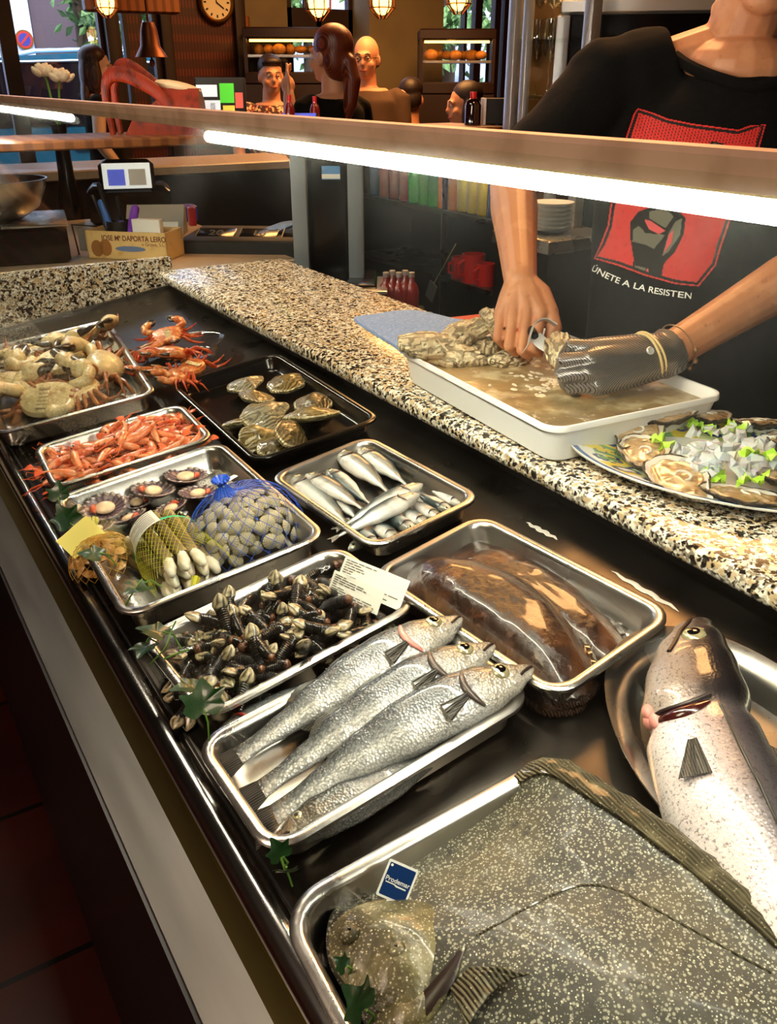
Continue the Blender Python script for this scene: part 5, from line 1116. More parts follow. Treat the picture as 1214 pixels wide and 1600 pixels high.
# chain-mail glove
b = MB()
for k in range(4):
    b.tube([Lw, Lw.lerp(ML[k], .5), ML[k]], [.034, .0275, .0165], 14, round_=True); b.tube([ML[k], ML[k].lerp(PL[k], .5), PL[k], TL[k]], [.0150, .0122, .0122, .0105], 14, round_=True)
b.tube([Lw, P(985, 548, 1.345), P(935, 545, 1.352), P(895, 548, 1.345)], [.03, .026, .019, .0145], 12, round_=True)
cu = Lw.lerp(Le, .05); b.tube([Lw.lerp(ML[1], .2), Lw, cu], [.034, .036, .038], 18)
gl = remesh(b, 'mesh_glove', 'chainmail', .0024, 2, chef, M=CIV)
gl['label'] = 'steel chain-mail glove'
d_ = (Le-Lw).normalized(); c_ = Lw.lerp(ML[1], .22); m_ = frame(c_, d_.orthogonal(), d_)
MB().tube([m_ @ V((.0365*math.cos(a), .0345*math.sin(a), .003*math.sin(2*a))) for a in [2*PI*k/28 for k in range(29)]], .0022, 6).tube([m_ @ V((.0368*math.cos(a), .0348*math.sin(a), .006+.002*math.cos(a))) for a in [2*PI*k/28 for k in range(29)]], .0020, 6).build('elastic_band', 'elastic', chef, CIV, label='pale elastic band round the glove')
m_ = frame(Lw.lerp(Le, .085), d_.orthogonal(), d_)
b = MB().tube([m_ @ V((.036*math.cos(a), .036*math.sin(a), 0)) for a in [2*PI*k/28 for k in range(29)]], .0011, 5)
for k in range(5):
    a = 2.2+k*.55; b.ell(m_ @ V((.0375*math.cos(a), .0375*math.sin(a), .001)), .0042, nu=10, nv=8)
b.build('bracelet', 'bead', chef, CIV)
m_ = frame(P(1016, 548, 1.27), d_, -fw); MB().lathe([(.0062, -.003), (.0062, .001), (.005, .0022), (.003, .0012), (.0003, .0012)], 16).build('snap_button', 'knife_steel', chef, CIV @ m_)
# the oyster being opened, held in the glove
rough_oyster('oyster held in the chain-mail glove with the knife in its hinge', frame(P(876, 552, 1.325), P(890, 585, 1.31)-P(878, 530, 1.335), -fw+V((-.5, 0, .3))) @ SC(1), .0235, 91)
# knife
kn = thing('oyster_knife', 'short steel oyster knife with a curved guard held in the fist', 'knife', T(P(836, 526, 1.355))); K0 = P(836, 526, 1.355)
tip = P(860, 548, 1.335)-K0; hd = P(822, 505, 1.435)-K0
fr_ = frame((0, 0, 0), tip, -fw)
Lb = tip.length
MB().rings([[V((x, y*w_, z)) for y, z in ((-1, 0), (0, .0014), (1, 0), (0, -.0014))] for x, w_ in ((0, .0105), (Lb*.6, .010), (Lb*.9, .007), (Lb*1.15, .0005))]).build('blade', 'knife_steel', kn, fr_)
gp_ = cspline([P(*q)-K0 for q in ((869, 509, 1.36), (852, 500, 1.362), (837, 506, 1.357), (830, 522, 1.352), (826, 538, 1.352), (815, 553, 1.355))], 24, False); gv = -fw
MB().rings([[p+gv*.007, p+gv*.007+(p-(P(850, 530, 1.355)-K0)).normalized()*.0022, p-gv*.008+(p-(P(850, 530, 1.355)-K0)).normalized()*.0022, p-gv*.008] for p in gp_]).build('guard', 'knife_steel', kn)
MB().tube([V((0, 0, 0)), hd*.5, hd], [.006, .008, .008], 12, round_=True).build('handle', 'black_matt', kn)
# ================================================================ room shell
mat('ceiling_brown', '#2a1a10', .8); mat('wall_dark', '#3a1d0e', .6); mat('wall_olive', '#6f6448', .75, vary=[('noise', 3, '#625840', .4, .7)])
mat('wood_red', '#3d1006', .45, vary=[('wavez', 3, '#5a1c0a', .4, .8), ('wavex', 14, '#280903', .5, .85)]); mat('wood_dark', '#1e0d07', .5)
mat('beige_top', '#b09a80', .35, vary=[('fine', 40, '#9c866c', .45, .75)]); mat('wood_top', '#7a4a26', .4, vary=[('wavex', 6, '#5c3216', .4, .8)])
mat('facade', '#b9bdd6', .8, vary=[('noise', 2, '#a9aecb', .4, .7)]); mat('garage', '#4a3a40', .7); mat('asphalt', '#3a3a3c', .8)
mat('car_teal', '#2c6a86', .18, .4, coat=1); mat('car_glass', '#120c10', .08); mat('chrome', '#cfd2d6', .15, 1.)
mat('bark', '#3a2a1a', .9); mat('foliage', '#4a6a30', .6, vary=[('noise', 4, '#7d9a58', .45, .7), ('noise', 9, '#23341a', .5, .75)])
mat('sign_red', '#a02018', .5); mat('sign_blue', '#2a2a78', .5); mat('cream', '#efe6c8', .6); mat('brass_old', '#5a3015', .4, .7); mat('clock_face', '#e8dcb0', .5); mat('gold', '#a8792e', .3, .9)
mat('bulb', '#ffc060', emit='#ffb14a', es=9); mat('bulb_dim', '#ff9a3a', emit='#ff8a20', es=2.2)
mat('bag_leather', '#7a2207', .5, spec=.25, vary=[('noise', 30, '#3c0d03', .45, .75)], bump=[('wavex', 60, .3, .002)]); mat('bag_lining', '#c9b28a', .6)
mat('screen_white', '#e8eef2', emit='#dfe9f2', es=.5); mat('screen_green', '#4ad22a', emit='#4ad22a', es=.35); mat('screen_red', '#d84a3a', emit='#d84a3a', es=.7); mat('screen_yellow', '#d8b83a', emit='#d8b83a', es=.6); mat('screen_blue', '#4a5ad0', emit='#4a5ad0', es=.5)
mat('grey_metal', '#7f868c', .4, .5); mat('alu', '#c5c3bf', .3, .8); mat('dark_red', '#6a0f0f', .3, coat=.4); mat('red_plastic', '#c01818', .35, coat=.3); mat('wine_glass', '#1a0a0a', .1, coat=1)
mat('cardboard', '#cfae72', .7, vary=[('noise', 30, '#b8965c', .5, .75)]); mat('print_brown', '#5c2c18', .7); mat('mussel_print', '#8a5a2a', .7); mat('blue_print', '#5a6f94', .7)
mat('pen_blue', '#3f6fc0', .35); mat('pen_black', '#141216', .3); mat('pen_purple', '#7a3ab0', .3); mat('purple', '#3a1a8a', .5); mat('grey_plastic', '#8d877c', .5); mat('label_blue', '#5a90c8', .5)
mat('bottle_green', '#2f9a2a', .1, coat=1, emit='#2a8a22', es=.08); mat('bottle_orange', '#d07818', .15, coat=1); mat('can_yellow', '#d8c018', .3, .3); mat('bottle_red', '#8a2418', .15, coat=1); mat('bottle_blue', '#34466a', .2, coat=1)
mat('shirt_brown', '#43301f', .85); mat('shirt_floral', '#c8b494', .8, vary=[('cell', 60, '#3a201c', .5, .54), ('cell', 85, '#7a2a22', .7, .74)]); mat('shirt_grey', '#9a9aa8', .8); mat('shirt_olive', '#2a2414', .85)
mat('spectacle', '#2a2420', .3); mat('rose', '#efe2c4', .6, sss=.2); mat('bread', '#c8843a', .6, vary=[('noise', 20, '#e0a860', .5, .7)])
glass_mat('window_glass', '#fbfdff', 0, 1.0); glass_mat('drink_glass', '#f6f8f6', .12, 4.5)
YB = 6.6
setting(MB().add([(-3, -3, 2.95), (9, -3, 2.95), (9, 6.8, 2.95), (-3, 6.8, 2.95)], [(0, 1, 2, 3)]), 'ceiling', 'ceiling_brown')
setting(MB().add([(-3, -3, 0), (-3, 6.8, 0), (-3, 6.8, 2.95), (-3, -3, 2.95)], [(0, 1, 2, 3)]), 'wall_left', 'wall_dark')
setting(MB().add([(-3, -3, 0), (9, -3, 0), (9, -3, 2.95), (-3, -3, 2.95)], [(0, 1, 2, 3)]), 'wall_front', 'wall_dark')
setting(MB().add([(9, -3, 0), (9, 6.8, 0), (9, 6.8, 2.95), (9, -3, 2.95)], [(0, 1, 2, 3)]), 'wall_right', 'wall_dark')
X = lambda u, v=90: py(u, v, YB).x
# back wall panels with the window openings left free; (u0,u1) measured along the wall
def wall_piece(name, xa, xb, za, zb, m, yo=0., th=.12):
    return setting(MB().box(((xa+xb)/2, YB+yo+th/2, (za+zb)/2), ((xb-xa)/2, th/2, (zb-za)/2)), name, m)
xw0, xw1 = .25, X(172); xs0, xs1 = X(186), X(205); xt0, xt1 = X(222), X(250); xp1 = X(385); xq0, xq1 = X(452), X(552); xr0, xr1 = X(664), X(790)
wall_piece('wall_back', -3, xw0, 0, 2.95, 'wood_red'); wall_piece('wall_back', xw0, xw1, 0, .55, 'wood_dark'); wall_piece('wall_back', xw1, xs0, 0, 2.95, 'wood_dark'); wall_piece('wall_back', xs1, xt0, 0, 2.95, 'wood_red')
wall_piece('wall_back', xs0, xs1, 0, 1.2, 'wood_red'); wall_piece('wall_back', xt0, xt1, 0, 1.2, 'wood_red'); wall_piece('wall_back', xt1, xp1, 0, 2.95, 'wood_red')
wall_piece('wall_back', xp1, xq0, 0, 2.95, 'wall_olive'); wall_piece('wall_back', xq0, xq1, 0, 1.35, 'wood_dark'); wall_piece('wall_back', xq1, xr0, 0, 2.95, 'wall_olive', -.25, .35); wall_piece('wall_back', xr0, xr1, 0, .9, 'wood_dark'); wall_piece('wall_back', xr1, 9, 0, 2.95, 'wood_dark')
def window(k, xa, xb, za, zb, muls=(), m='wood_dark', bars=(), fr=.035):
    w_ = bpy.data.objects.new('window_%d' % k, None); COL.objects.link(w_); w_.location = ((xa+xb)/2, YB+.03, (za+zb)/2); w_['kind'] = 'structure'
    hx, hz_ = (xb-xa)/2, (zb-za)/2; b = MB()
    for c, s_ in (((-hx+fr/2, 0, 0), (fr/2, .03, hz_)), ((hx-fr/2, 0, 0), (fr/2, .03, hz_)), ((0, 0, hz_-fr/2), (hx, .03, fr/2)), ((0, 0, -hz_+fr/2), (hx, .03, fr/2))): b.box(c, s_)
    for mx_, mw in muls: b.box((mx_-(xa+xb)/2, 0, 0), (mw, .03, hz_))
    for bz, bh in bars: b.box((0, 0, bz-(za+zb)/2), (hx, .03, bh))
    b.build('frame', m, w_); MB().box((0, .01, 0), (hx-.01, .003, hz_-.01)).build('pane', 'window_glass', w_)
window(1, xw0, xw1, .55, 2.95, [(X(14, 70), .05)], fr=.05); window(2, xs0, xs1, 1.2, 2.95, fr=.03); window(3, xt0, xt1, 1.2, 2.95, fr=.03)
window(4, xq0, xq1, 1.35, 2.95, [(X(500), .02)], bars=[(py(500, 35, YB).z, .09)]); window(5, xr0, xr1, .9, 2.95, [(X(746), .035), (X(775), .03), (X(727, 60), .012)])
for nm, xa in (('trim_1', xw1+.02), ('trim_2', xt1+.05), ('trim_3', xp1-.05)): setting(MB().box((xa, YB-.03, 1.5), (.04, .03, 1.45), .01), nm, 'wood_dark')
# ================================================================ outside
setting(MB().add([(-14, 6.75, -.12), (22, 6.75, -.12), (22, 26, -.12), (-14, 26, -.12)], [(0, 1, 2, 3)]), 'ground', 'asphalt')
YF = 13.
bd = thing('street_building', 'pale lavender building front across the street with dark garage door', 'building', T((2, YF, 0)))
fx = lambda u, v=60: py(u, v, YF).x-2
g0, g1 = fx(52), fx(122); b = MB(); b.box((-8+(g0+8)/2-.0, .2, 3), ((g0+8)/2, .2, 3.2)); b.box(((g1+12)/2, .2, 3), ((12-g1)/2, .2, 3.2)); b.box(((g0+g1)/2, .2, 4.9), ((g1-g0)/2, .2, 1.4)); b.build('wall', 'facade', bd)
b = MB(); b.box(((g0+g1)/2, .12, 1.75), ((g1-g0)/2, .06, 1.8))
for k in range(7): b.box((lerp(g0, g1, (k+.5)/7), .05, .75), (.05, .02, .75))
b.build('garage_door', 'garage', bd)
MB().box(((fx(160)+fx(168))/2, -.06, 2.5), (.09, .06, 2.6)).build('drain_pipe', 'car_teal', bd, label='light teal downpipe')
sg = thing('round_sign', 'round no-parking sign with red rim on the lavender wall', 'sign', T(py(38, 62, YF-.02)) @ RX(PI/2))
sg.scale = (.55, .55, .55); MB().lathe([(.2, 0), (.2, .02), (.001, .02)], 32).build('plate', 'gold', sg); MB().lathe([(.175, .02), (.175, .026), (.001, .026)], 32).build('rim', 'sign_red', sg); MB().lathe([(.13, .026), (.13, .03), (.001, .03)], 32).build('centre', 'sign_blue', sg); MB().box((0, 0, .032), (.15, .022, .003), 0, RZ(.8)).build('bar', 'sign_red', sg)
bx = thing('meter_box', 'white box with round meter on the building wall', 'box', T(py(146, 62, YF-.02))); MB().box((0, -.06, 0), (.17, .06, .3), .02).build('case', 'tag_white', bx); MB().lathe([(.08, 0), (.08, .02), (.001, .02)], 20, T((0, -.12, .1)) @ RX(PI/2)).build('dial', 'black_matt', bx)
# parked car
YC = 9.2; q = lambda u, v: py(u, v, YC)
cz = lambda v: q(100, v).z
car = thing('car', 'dark teal car parked outside the left window', 'car', T((q(95, 100).x, YC, 0)))
cx0 = q(95, 100).x; rz1 = cz(82); wz = cz(96); L_ = 1.25
prof = [(-2.1, .35), (-2.15, .75), (-1.95, .95), (-1.1, 1.02), (-.75, wz-.0), (-.35, rz1-.03), (.2, rz1), (1.1, rz1-.02), (1.75, wz-.15), (2.1, 1.0), (2.15, .6), (2.1, .35)]
MB().rings([[V((x, y, z)) for x, z in prof] for y in (0, 1.6)]).build('body', 'car_teal', car)
gl_ = [(-.95, 1.08), (-.62, wz-.02), (-.3, rz1-.09), (.2, rz1-.075), (1.05, rz1-.09), (1.45, 1.08)]
MB().rings([[V((x, y, z)) for x, z in gl_] for y in (-.012, .004)]).build('side_window', 'car_glass', car)
MB().tube([V((x, -.018, z+.012)) for x, z in gl_[0:5]], .012, 6).build('chrome_trim', 'chrome', car); MB().tube([V((x, .06, z)) for x, z in ((-.5, rz1-.05), (-.2, rz1+.01), (.3, rz1+.03), (1.1, rz1+.01))], .02, 8).build('roof_rail', 'chrome', car)
MB().box((.45, -.012, 1.25), (.045, .012, .4)).build('pillar', 'car_glass', car); MB().box((.1, -.03, .9), (.1, .02, .02), .01).build('door_handle', 'chrome', car)
for x in (-1.35, 1.4): MB().lathe([(.33, -.1), (.34, 0), (.34, .1), (.2, .11), (.001, .11)], 28, T((x, .0, .22)) @ RX(PI/2)).build('wheel', 'rubber', car)
def tree(label, base, h_, cr, cz_, n, s_, seed, trunk=.12, lean=0):
    r = random.Random(seed); t = thing('tree', label, 'tree', T(base)); MB().tube([(0, 0, 0), (lean*.5, 0, h_*.5), (lean, 0, h_)], [trunk, trunk*.85, trunk*.6], 10).build('trunk', 'bark', t)
    b = MB(); off = [V((r.gauss(0, cr*.5), r.gauss(0, cr*.4), cz_+r.gauss(0, cr*.35))) for _ in range(12)]
    for k in range(n):
        c = r.choice(off)+V((r.gauss(0, .3), r.gauss(0, .3), r.gauss(0, .25)))*cr*.6+V((lean, 0, 0)); d = V((r.gauss(0, 1), r.gauss(0, 1), r.gauss(0, 1))).normalized(); e = d.orthogonal().normalized(); w_ = d.cross(e); a = s_*r.uniform(.6, 1.2)
        b.add([c-e*a, c+w_*a*.5+d*a*.2, c+e*a, c-w_*a*.5+d*a*.2], [(0, 1, 2), (0, 2, 3)])
    b.build('crown', 'foliage', t, smooth=False); return t
p_ = py(130, 70, 10.6); tree('street tree with thin trunk behind the parked car', (p_.x, 10.6, -.12), 2.6, .75, 2.55, 420, .09, 1, .085)
p_ = py(20, 25, 10.2); tree('leafy tree at the left picture edge outside the window', (p_.x-.35, 10.2, -.12), 2.5, .55, 2.35, 420, .08, 2, .05)
p_ = py(195, 40, 9.8); tree('leafy tree seen through the narrow slot windows', (p_.x+.25, 9.8, -.12), 2.2, .6, 2.0, 400, .1, 6, .05)
p_ = py(700, 40, 11.5); tree('large tree with dark leaves outside the right-hand window', (p_.x, 11.5, -.12), 3.6, 1.1, 2.75, 900, .11, 3, .14)
p_ = py(720, 90, 13); tree('bright green bush under the large tree', (p_.x-.6, 13, -.12), .8, .9, 1.35, 700, .12, 4, .05)
p_ = py(480, 40, 11); tree('tree behind the small high window', (p_.x, 11, -.12), 2.6, .8, 2.35, 420, .1, 5, .08)
# ================================================================ people in the bar
def person(label, loc, yaw, hs, skin, shirt, hair, hair_kind, arms=None, tilt=0., glasses=False, sleeves=.6, bulk=1., sit=0., hairm='hair_dark'):
    """local frame: face looks along -Y, feet at the origin"""
    root = thing('person', label, 'person', T(loc) @ RZ(yaw)); s_ = hs/1.72; b = MB(); Z = lambda z: (z-sit)*s_ if z > .95 else max(.05, (z-sit*.5)*s_)
    el = lambda z, rx, ry, y=0: [V((rx*bulk*math.cos(2*PI*j/20), y+ry*bulk*math.sin(2*PI*j/20), Z(z))) for j in range(20)]
    b.rings([el(.92, .14, .10), el(1.05, .13, .095), el(1.25, .155, .105), el(1.38, .16, .09), el(1.44, .10, .07)])
    c = V((0, -.02, Z(1.6))); b.tube([(0, .01, Z(1.40)), (0, .0, Z(1.52))], [.062, .055], 14, round_=True); Mh = MX.Rotation(tilt, 3, 'X'); head(b, c, Mh, s_)
    arms = arms or (((-.23, .02, 1.14), (-.2, -.12, .93)), ((.23, .02, 1.14), (.2, -.12, .93))); SH = []
    for sg, (e, w_) in zip((-1, 1), arms):
        S_ = V((sg*.175*bulk, 0, Z(1.385))); e = V((e[0], e[1], Z(e[2]))); w_ = V((w_[0], w_[1], Z(w_[2]))); SH.append((S_, e, w_))
        b.tube([S_, e], [.048, .040], 12, round_=True); b.tube([e, e.lerp(w_, .35), w_], [.040, .038, .027], 12, round_=True)
        d = (w_-e).normalized(); o_ = d.orthogonal().normalized(); b.ell(w_+d*.045, (.035, .022, .045), d.to_track_quat('Z', 'Y').to_matrix(), 12, 8)
        for k in range(4):
            f0 = w_+d*.075+o_*(k-1.5)*.017; ln = (.06, .068, .072, .062)[k]; pt = arms_point and sg == arms_point and k == 3
            f1 = f0+d*ln*.5; f2 = f0+d*ln+d.cross(o_)*(.0 if pt else .022); b.tube([f0, f1, f2], [.0085, .008, .006], 8, round_=True)
        th = d.cross(o_); b.tube([w_+d*.02+o_*.025, w_+d*.055+o_*.05, w_+d*.085+o_*.052], [.0105, .0095, .007], 8, round_=True)
    for sg in (-1, 1): b.tube([(sg*.08, 0, Z(.95)), (sg*.09, -.02, .48*s_), (sg*.09, 0, .08)], [.08, .055, .04], 12, round_=True); b.tube([(sg*.09, 0, .05), (sg*.09, -.15, .035)], [.045, .034], 10, round_=True)
    remesh(b, 'body', skin, .0085, 2, root); face_bits(root, c, Mh, s_)
    b = MB(); b.rings([el(.86, .165, .125), el(1.05, .158, .118), el(1.25, .178, .125), el(1.37, .185, .108), el(1.425, .12, .085)])
    for S_, e, w_ in SH: b.tube([S_*.9+V((0, 0, .1*S_.z)), S_, S_.lerp(e, sleeves)], [.06, .066, .058], 14, round_=True)
    remesh(b, 'shirt', shirt, .011, 4, root, disp=lambda p: .004*NZ.noise(p*11))
    for sg in (-1, 1): MB().tube([(sg*.08, 0, Z(.97)), (sg*.09, -.02, .48*s_), (sg*.09, 0, .1)], [.098, .072, .06], 12).build('trouser_leg', 'trousers', root)
    hb = MB(); E = lambda p, r, n_=16: hb.ell(c+Mh @ (V(p)*s_), tuple(x*s_ for x in r), Mh, n_, 12)
    if hair_kind == 'short': E((0, .03, .06), (.084, .092, .078)); E((0, .06, 0), (.082, .055, .08)); E((0, -.04, .09), (.07, .05, .03))
    elif hair_kind == 'long': E((0, .03, .06), (.088, .095, .08)); E((0, .07, -.04), (.09, .055, .14)); E((0, .085, -.18), (.085, .04, .15)); E((.07, .02, -.06), (.03, .05, .12)); E((-.07, .02, -.06), (.03, .05, .12))
    elif hair_kind == 'tail': E((0, .03, .05), (.09, .10, .088)); E((0, .06, -.02), (.088, .065, .09)); E((0, .12, -.03), (.035, .04, .04)); hb.tube([c+Mh @ (V(p)*s_) for p in ((0, .12, -.02), (.01, .15, -.1), (.02, .14, -.2), (.03, .12, -.29))], [.032, .04, .033, .012], 12, round_=True)
    elif hair_kind == 'bald': E((-.0, .075, -.03), (.072, .03, .035)); E((.074, .03, -.01), (.012, .035, .03)); E((-.074, .03, -.01), (.012, .035, .03))
    remesh(hb, 'hair', hairm, .008, 3, root)
    if glasses:
        g_ = MB()
        for sx in (-1, 1): g_.tube([c+Mh @ (V((sx*.032+.021*math.cos(a), -.099, .004+.016*math.sin(a)))*s_) for a in [2*PI*k/16 for k in range(17)]], .0018*s_, 5); g_.tube([c+Mh @ (V(p)*s_) for p in ((sx*.053, -.097, .006), (sx*.078, -.04, .006), (sx*.08, .02, 0))], .0018*s_, 5)
        g_.tube([c+Mh @ (V(p)*s_) for p in ((-.011, -.1, .008), (.011, -.1, .008))], .0018*s_, 5).build('spectacles', 'spectacle', root)
    return root
arms_point = 0
def face_img(deg):               # 0 looks at the camera, +90 towards the right of the picture
    a = math.radians(deg); f_ = V((fw.x, fw.y, 0)).normalized(); v = -f_*math.cos(a)+rt*math.sin(a); return math.atan2(v.x, -v.y)
def stand(u, vhead, d, hgt=None):  # place a person so that the crown sits on that pixel at that distance
    p = dp(u, vhead, d); return V((p.x, p.y, 0)), p.z
def face_to(loc, tgt): v = V(tgt)-V(loc); return math.atan2(v.x, -v.y)
loc, hh = stand(573, 57, 5.2); person('bald person with glasses in a dark brown shirt leaning on the bar', loc, face_img(-12), hh, 'skin_fair', 'shirt_brown', None, 'bald', (((-.24, -.05, 1.13), (-.12, -.28, 1.06)), ((.24, -.05, 1.13), (.10, -.32, 1.05))), .05, True, .75, 1.18, hairm='hair_brown')
arms_point = 1
loc, hh = stand(518, 42, 3.9); person('person with red-brown ponytail in black seen from behind, pointing left', loc, face_img(-128), hh, 'skin_fair', 'shirt_black', None, 'tail', (((-.23, .02, 1.14), (-.2, -.12, .95)), ((.22, -.06, 1.20), (.13, -.16, 1.44))), .0, False, .65, 1.0, hairm='hair_red')
arms_point = 0
loc, hh = stand(421, 88, 5.4); person('person with short dark hair and patterned top facing the ponytail person', loc, face_img(18), hh, 'skin_fair', 'shirt_floral', None, 'short', None, .05, False, .5, 1.0)
loc, hh = stand(642, 127, 5.5); person('person with dark hair sitting with back turned, dark olive shirt', loc, face_img(172), 1.62, 'skin_fair', 'shirt_olive', None, 'short', None, .1, False, .7, 1.12, sit=1.62-hh)
loc, hh = stand(730, 134, 4.8); person('person in profile with long dark hair and pale grey top at right', loc, face_img(-78), 1.6, 'skin_fair', 'shirt_grey', None, 'long', None, .05, False, .4, .92, sit=1.6-hh)
loc, hh = stand(143, 74, 5.6); person('person with long brown hair and bare pale shoulder by the left window', loc, face_img(105), hh, 'skin_pale', 'shirt_black', None, 'long', None, .05, False, .12, .9, hairm='hair_brown')
# ================================================================ hanging things
def cage_lamp(label, c, s_=1., lit=True):
    t = thing('cage_lamp', label, 'lamp', T(c), 'caged bulbs hanging over the bar'); MB().ell((0, 0, 0), (.045*s_, .045*s_, .06*s_)).build('bulb', 'bulb' if lit else 'bulb_dim', t)
    b = MB()
    for k in range(8):
        a = 2*PI*k/8; b.tube([(.03*s_*math.cos(a), .03*s_*math.sin(a), .10*s_), (.062*s_*math.cos(a), .062*s_*math.sin(a), .05*s_), (.06*s_*math.cos(a), .06*s_*math.sin(a), -.03*s_), (.02*s_*math.cos(a), .02*s_*math.sin(a), -.075*s_)], .003*s_, 5)
    for z, r_ in ((.04, .063), (-.03, .061)): b.tube([(r_*s_*math.cos(a), r_*s_*math.sin(a), z*s_) for a in [2*PI*k/20 for k in range(21)]], .003*s_, 5)
    b.build('cage', 'brass_old', t); MB().tube([(0, 0, .09*s_), (0, 0, 2.95-c.z)], .006, 6).lathe([(.035*s_, .08*s_), (.04*s_, .12*s_), (.012, .16*s_)], 14).build('stem', 'wood_dark', t)
cage_lamp('caged glowing bulb left of the clock, at the picture top', dp(165, 3, 4.6), 1.0); cage_lamp('caged glowing bulb above the ponytail person', dp(497, 4, 4.4), 1.1); cage_lamp('caged glowing bulb above the bald person', dp(597, 1, 4.5), 1.1); cage_lamp('caged glowing bulb before the right-hand window', dp(717, -5, 4.6), 1.1)
cage_lamp('caged glowing bulb over the glass cabinet', dp(850, -40, 3.6), 1.1)
bm_ = dp(205, 4, 5.2); MB().box((0, 0, 0), (.28, .05, .055), .01).build('ceiling_beam', 'wood_top', None, T(bm_) @ RZ(-.1), label='short warm-lit wooden beam at the picture top, left of the clock', cat='beam')
MB().box((0, 0, (2.95-bm_.z)/2), (.03, .03, (2.95-bm_.z)/2)).build('beam_hanger', 'wood_dark', bpy.data.objects['ceiling_beam'])
bl = dp(235, 72, 4.4); t = thing('bell', 'old dark brass bell hanging left of the clock', 'bell', T(bl))
MB().lathe([(.002, .11), (.03, .105), (.042, .07), (.05, .0), (.075, -.04), (.08, -.05), (.07, -.045), (.045, .0), (.002, .09)], 24).build('body', 'brass_old', t); MB().tube([(0, 0, .05), (0, 0, -.07)], .006, 6).ell((0, 0, -.075), (.014, .014, .018)).build('clapper', 'brass_old', t); MB().tube([(0, 0, .1), (0, 0, 2.95-bl.z)], .006, 6).build('hanger', 'brass_old', t)
ck = py(336, 4, YB-.01); t = thing('wall_clock', 'round cream clock with brass rim on the dark red wood panel', 'clock', T(ck) @ RX(PI/2) @ RZ(0))
MB().lathe([(.125, 0), (.13, .03), (.118, .045), (.105, .035), (.105, .02), (.001, .02)], 36).build('case', 'gold', t); MB().lathe([(.104, .02), (.104, .024), (.001, .024)], 36).build('face', 'clock_face', t)
b = MB()
for k in range(12): b.box((0, .085, .026), (.005, .009, .001), 0, RZ(k*PI/6))
b.build('hour_marks', 'black_matt', t); MB().box((0, .03, .028), (.004, .034, .001), 0, RZ(-2.2)).box((0, .036, .029), (.003, .045, .001), 0, RZ(.15)).build('hands', 'black_matt', t)
bo = py(385, 60, YB-.03); MB().box((0, 0, 0), (.028, .015, .14), .004).build('wood_board', 'wood_top', None, T(bo), label='narrow upright wooden board right of the dark red panel', cat='board')
# ================================================================ far display cases with food
def food_case(label, c, w_, hz_, yaw, seed, n=9):
    r = random.Random(seed); t = thing('food_case', label, 'display case', T(c) @ RZ(yaw)); MB().box((0, 0, hz_), (w_, .2, .035), .01).build('roof', 'wood_dark', t); MB().box((0, 0, -hz_), (w_, .2, .04), .01).build('base', 'wood_dark', t)
    MB().box((0, .02, 0), (w_-.02, .17, .008)).build('shelf', 'alu', t); b = MB()
    for sx in (-1, 1):
        for sy in (-1, 1): MB().box((sx*(w_-.015), sy*.185, 0), (.012, .012, hz_)).build('corner_post', 'wood_dark', t)
    MB().box((0, -.195, 0), (w_-.02, .003, hz_-.03)).build('front_glass', 'window_glass', t); MB().tube([(-w_+.04, -.12, hz_-.045), (w_-.04, -.12, hz_-.045)], .008, 8).build('lamp_tube', 'bulb', t)
    MB().box((0, 0, (-hz_-.04-c.z)/2), (w_, .2, (c.z-hz_-.04)/2)).build('stand', 'wood_dark', t)
    for k in range(n):
        o = MB().ell((0, 0, 0), (r.uniform(.035, .055), .045, r.uniform(.025, .04)), nu=12, nv=8); o.build('pastry', 'bread', None, T(c) @ RZ(yaw) @ T((lerp(-w_+.09, w_-.09, k/(n-1)), r.uniform(-.08, .08), .043)), label='golden pastry in the lit '+('right-hand' if seed == 2 else 'left-hand')+' food case', cat='pastry', group='pastries in the '+('right' if seed == 2 else 'left')+' food case')
food_case('lit food display case behind the short-haired person', dp(446, 88, 6.2), .28, .14, -.5, 1, 6); food_case('dark-roofed lit food display case under the right-hand window', dp(711, 97, 6.3), .27, .17, -.55, 2, 7)
# ================================================================ bar tops behind the granite
ZW = .98
MB().box((.45, 3.05, ZW-.02), (.75, .6, .02), .004).build('worktop', 'beige_top', label='beige low worktop behind the upright granite slab', cat='worktop')
MB().box((.45, 3.05, (ZW-.04)/2), (.73, .55, (ZW-.04)/2)).build('base_cabinet', 'black_panel', label='dark cabinet under the beige low worktop', cat='cabinet')
bc = thing('customer_counter', 'beige-topped dark counter farther back, in front of the standing customers', 'counter', T((1.35, 4.58, 0))); MB().box((0, 0, 1.08), (.85, .26, .022), .006).build('top', 'beige_top', bc); MB().box((0, .02, .529), (.8, .22, .528)).build('body', 'wood_dark', bc)
ZS = 1.325
sf = thing('bar_shelf', 'raised wooden bar shelf just behind the steel rail', 'shelf', T((1.1, 2.75, ZS))); MB().box((0, 0, -.012), (1.0, .17, .012), .004).build('board', 'wood_top', sf)
for x in (-.93, .93): MB().tube([(x, .1, -.02), (x, .1, -ZS if x > 0 else -(ZS-ZW) if x < -.5 else -ZS)], .014, 8).build('post', 'steel_dark', sf)
def onshelf(u, d=None, v=None):    # point of the shelf top straight below a pixel column
    lo = None
    for k in range(400):
        p = hz(u, 140+k*.4, ZS)
        if p.y < 2.75: return p
    return p
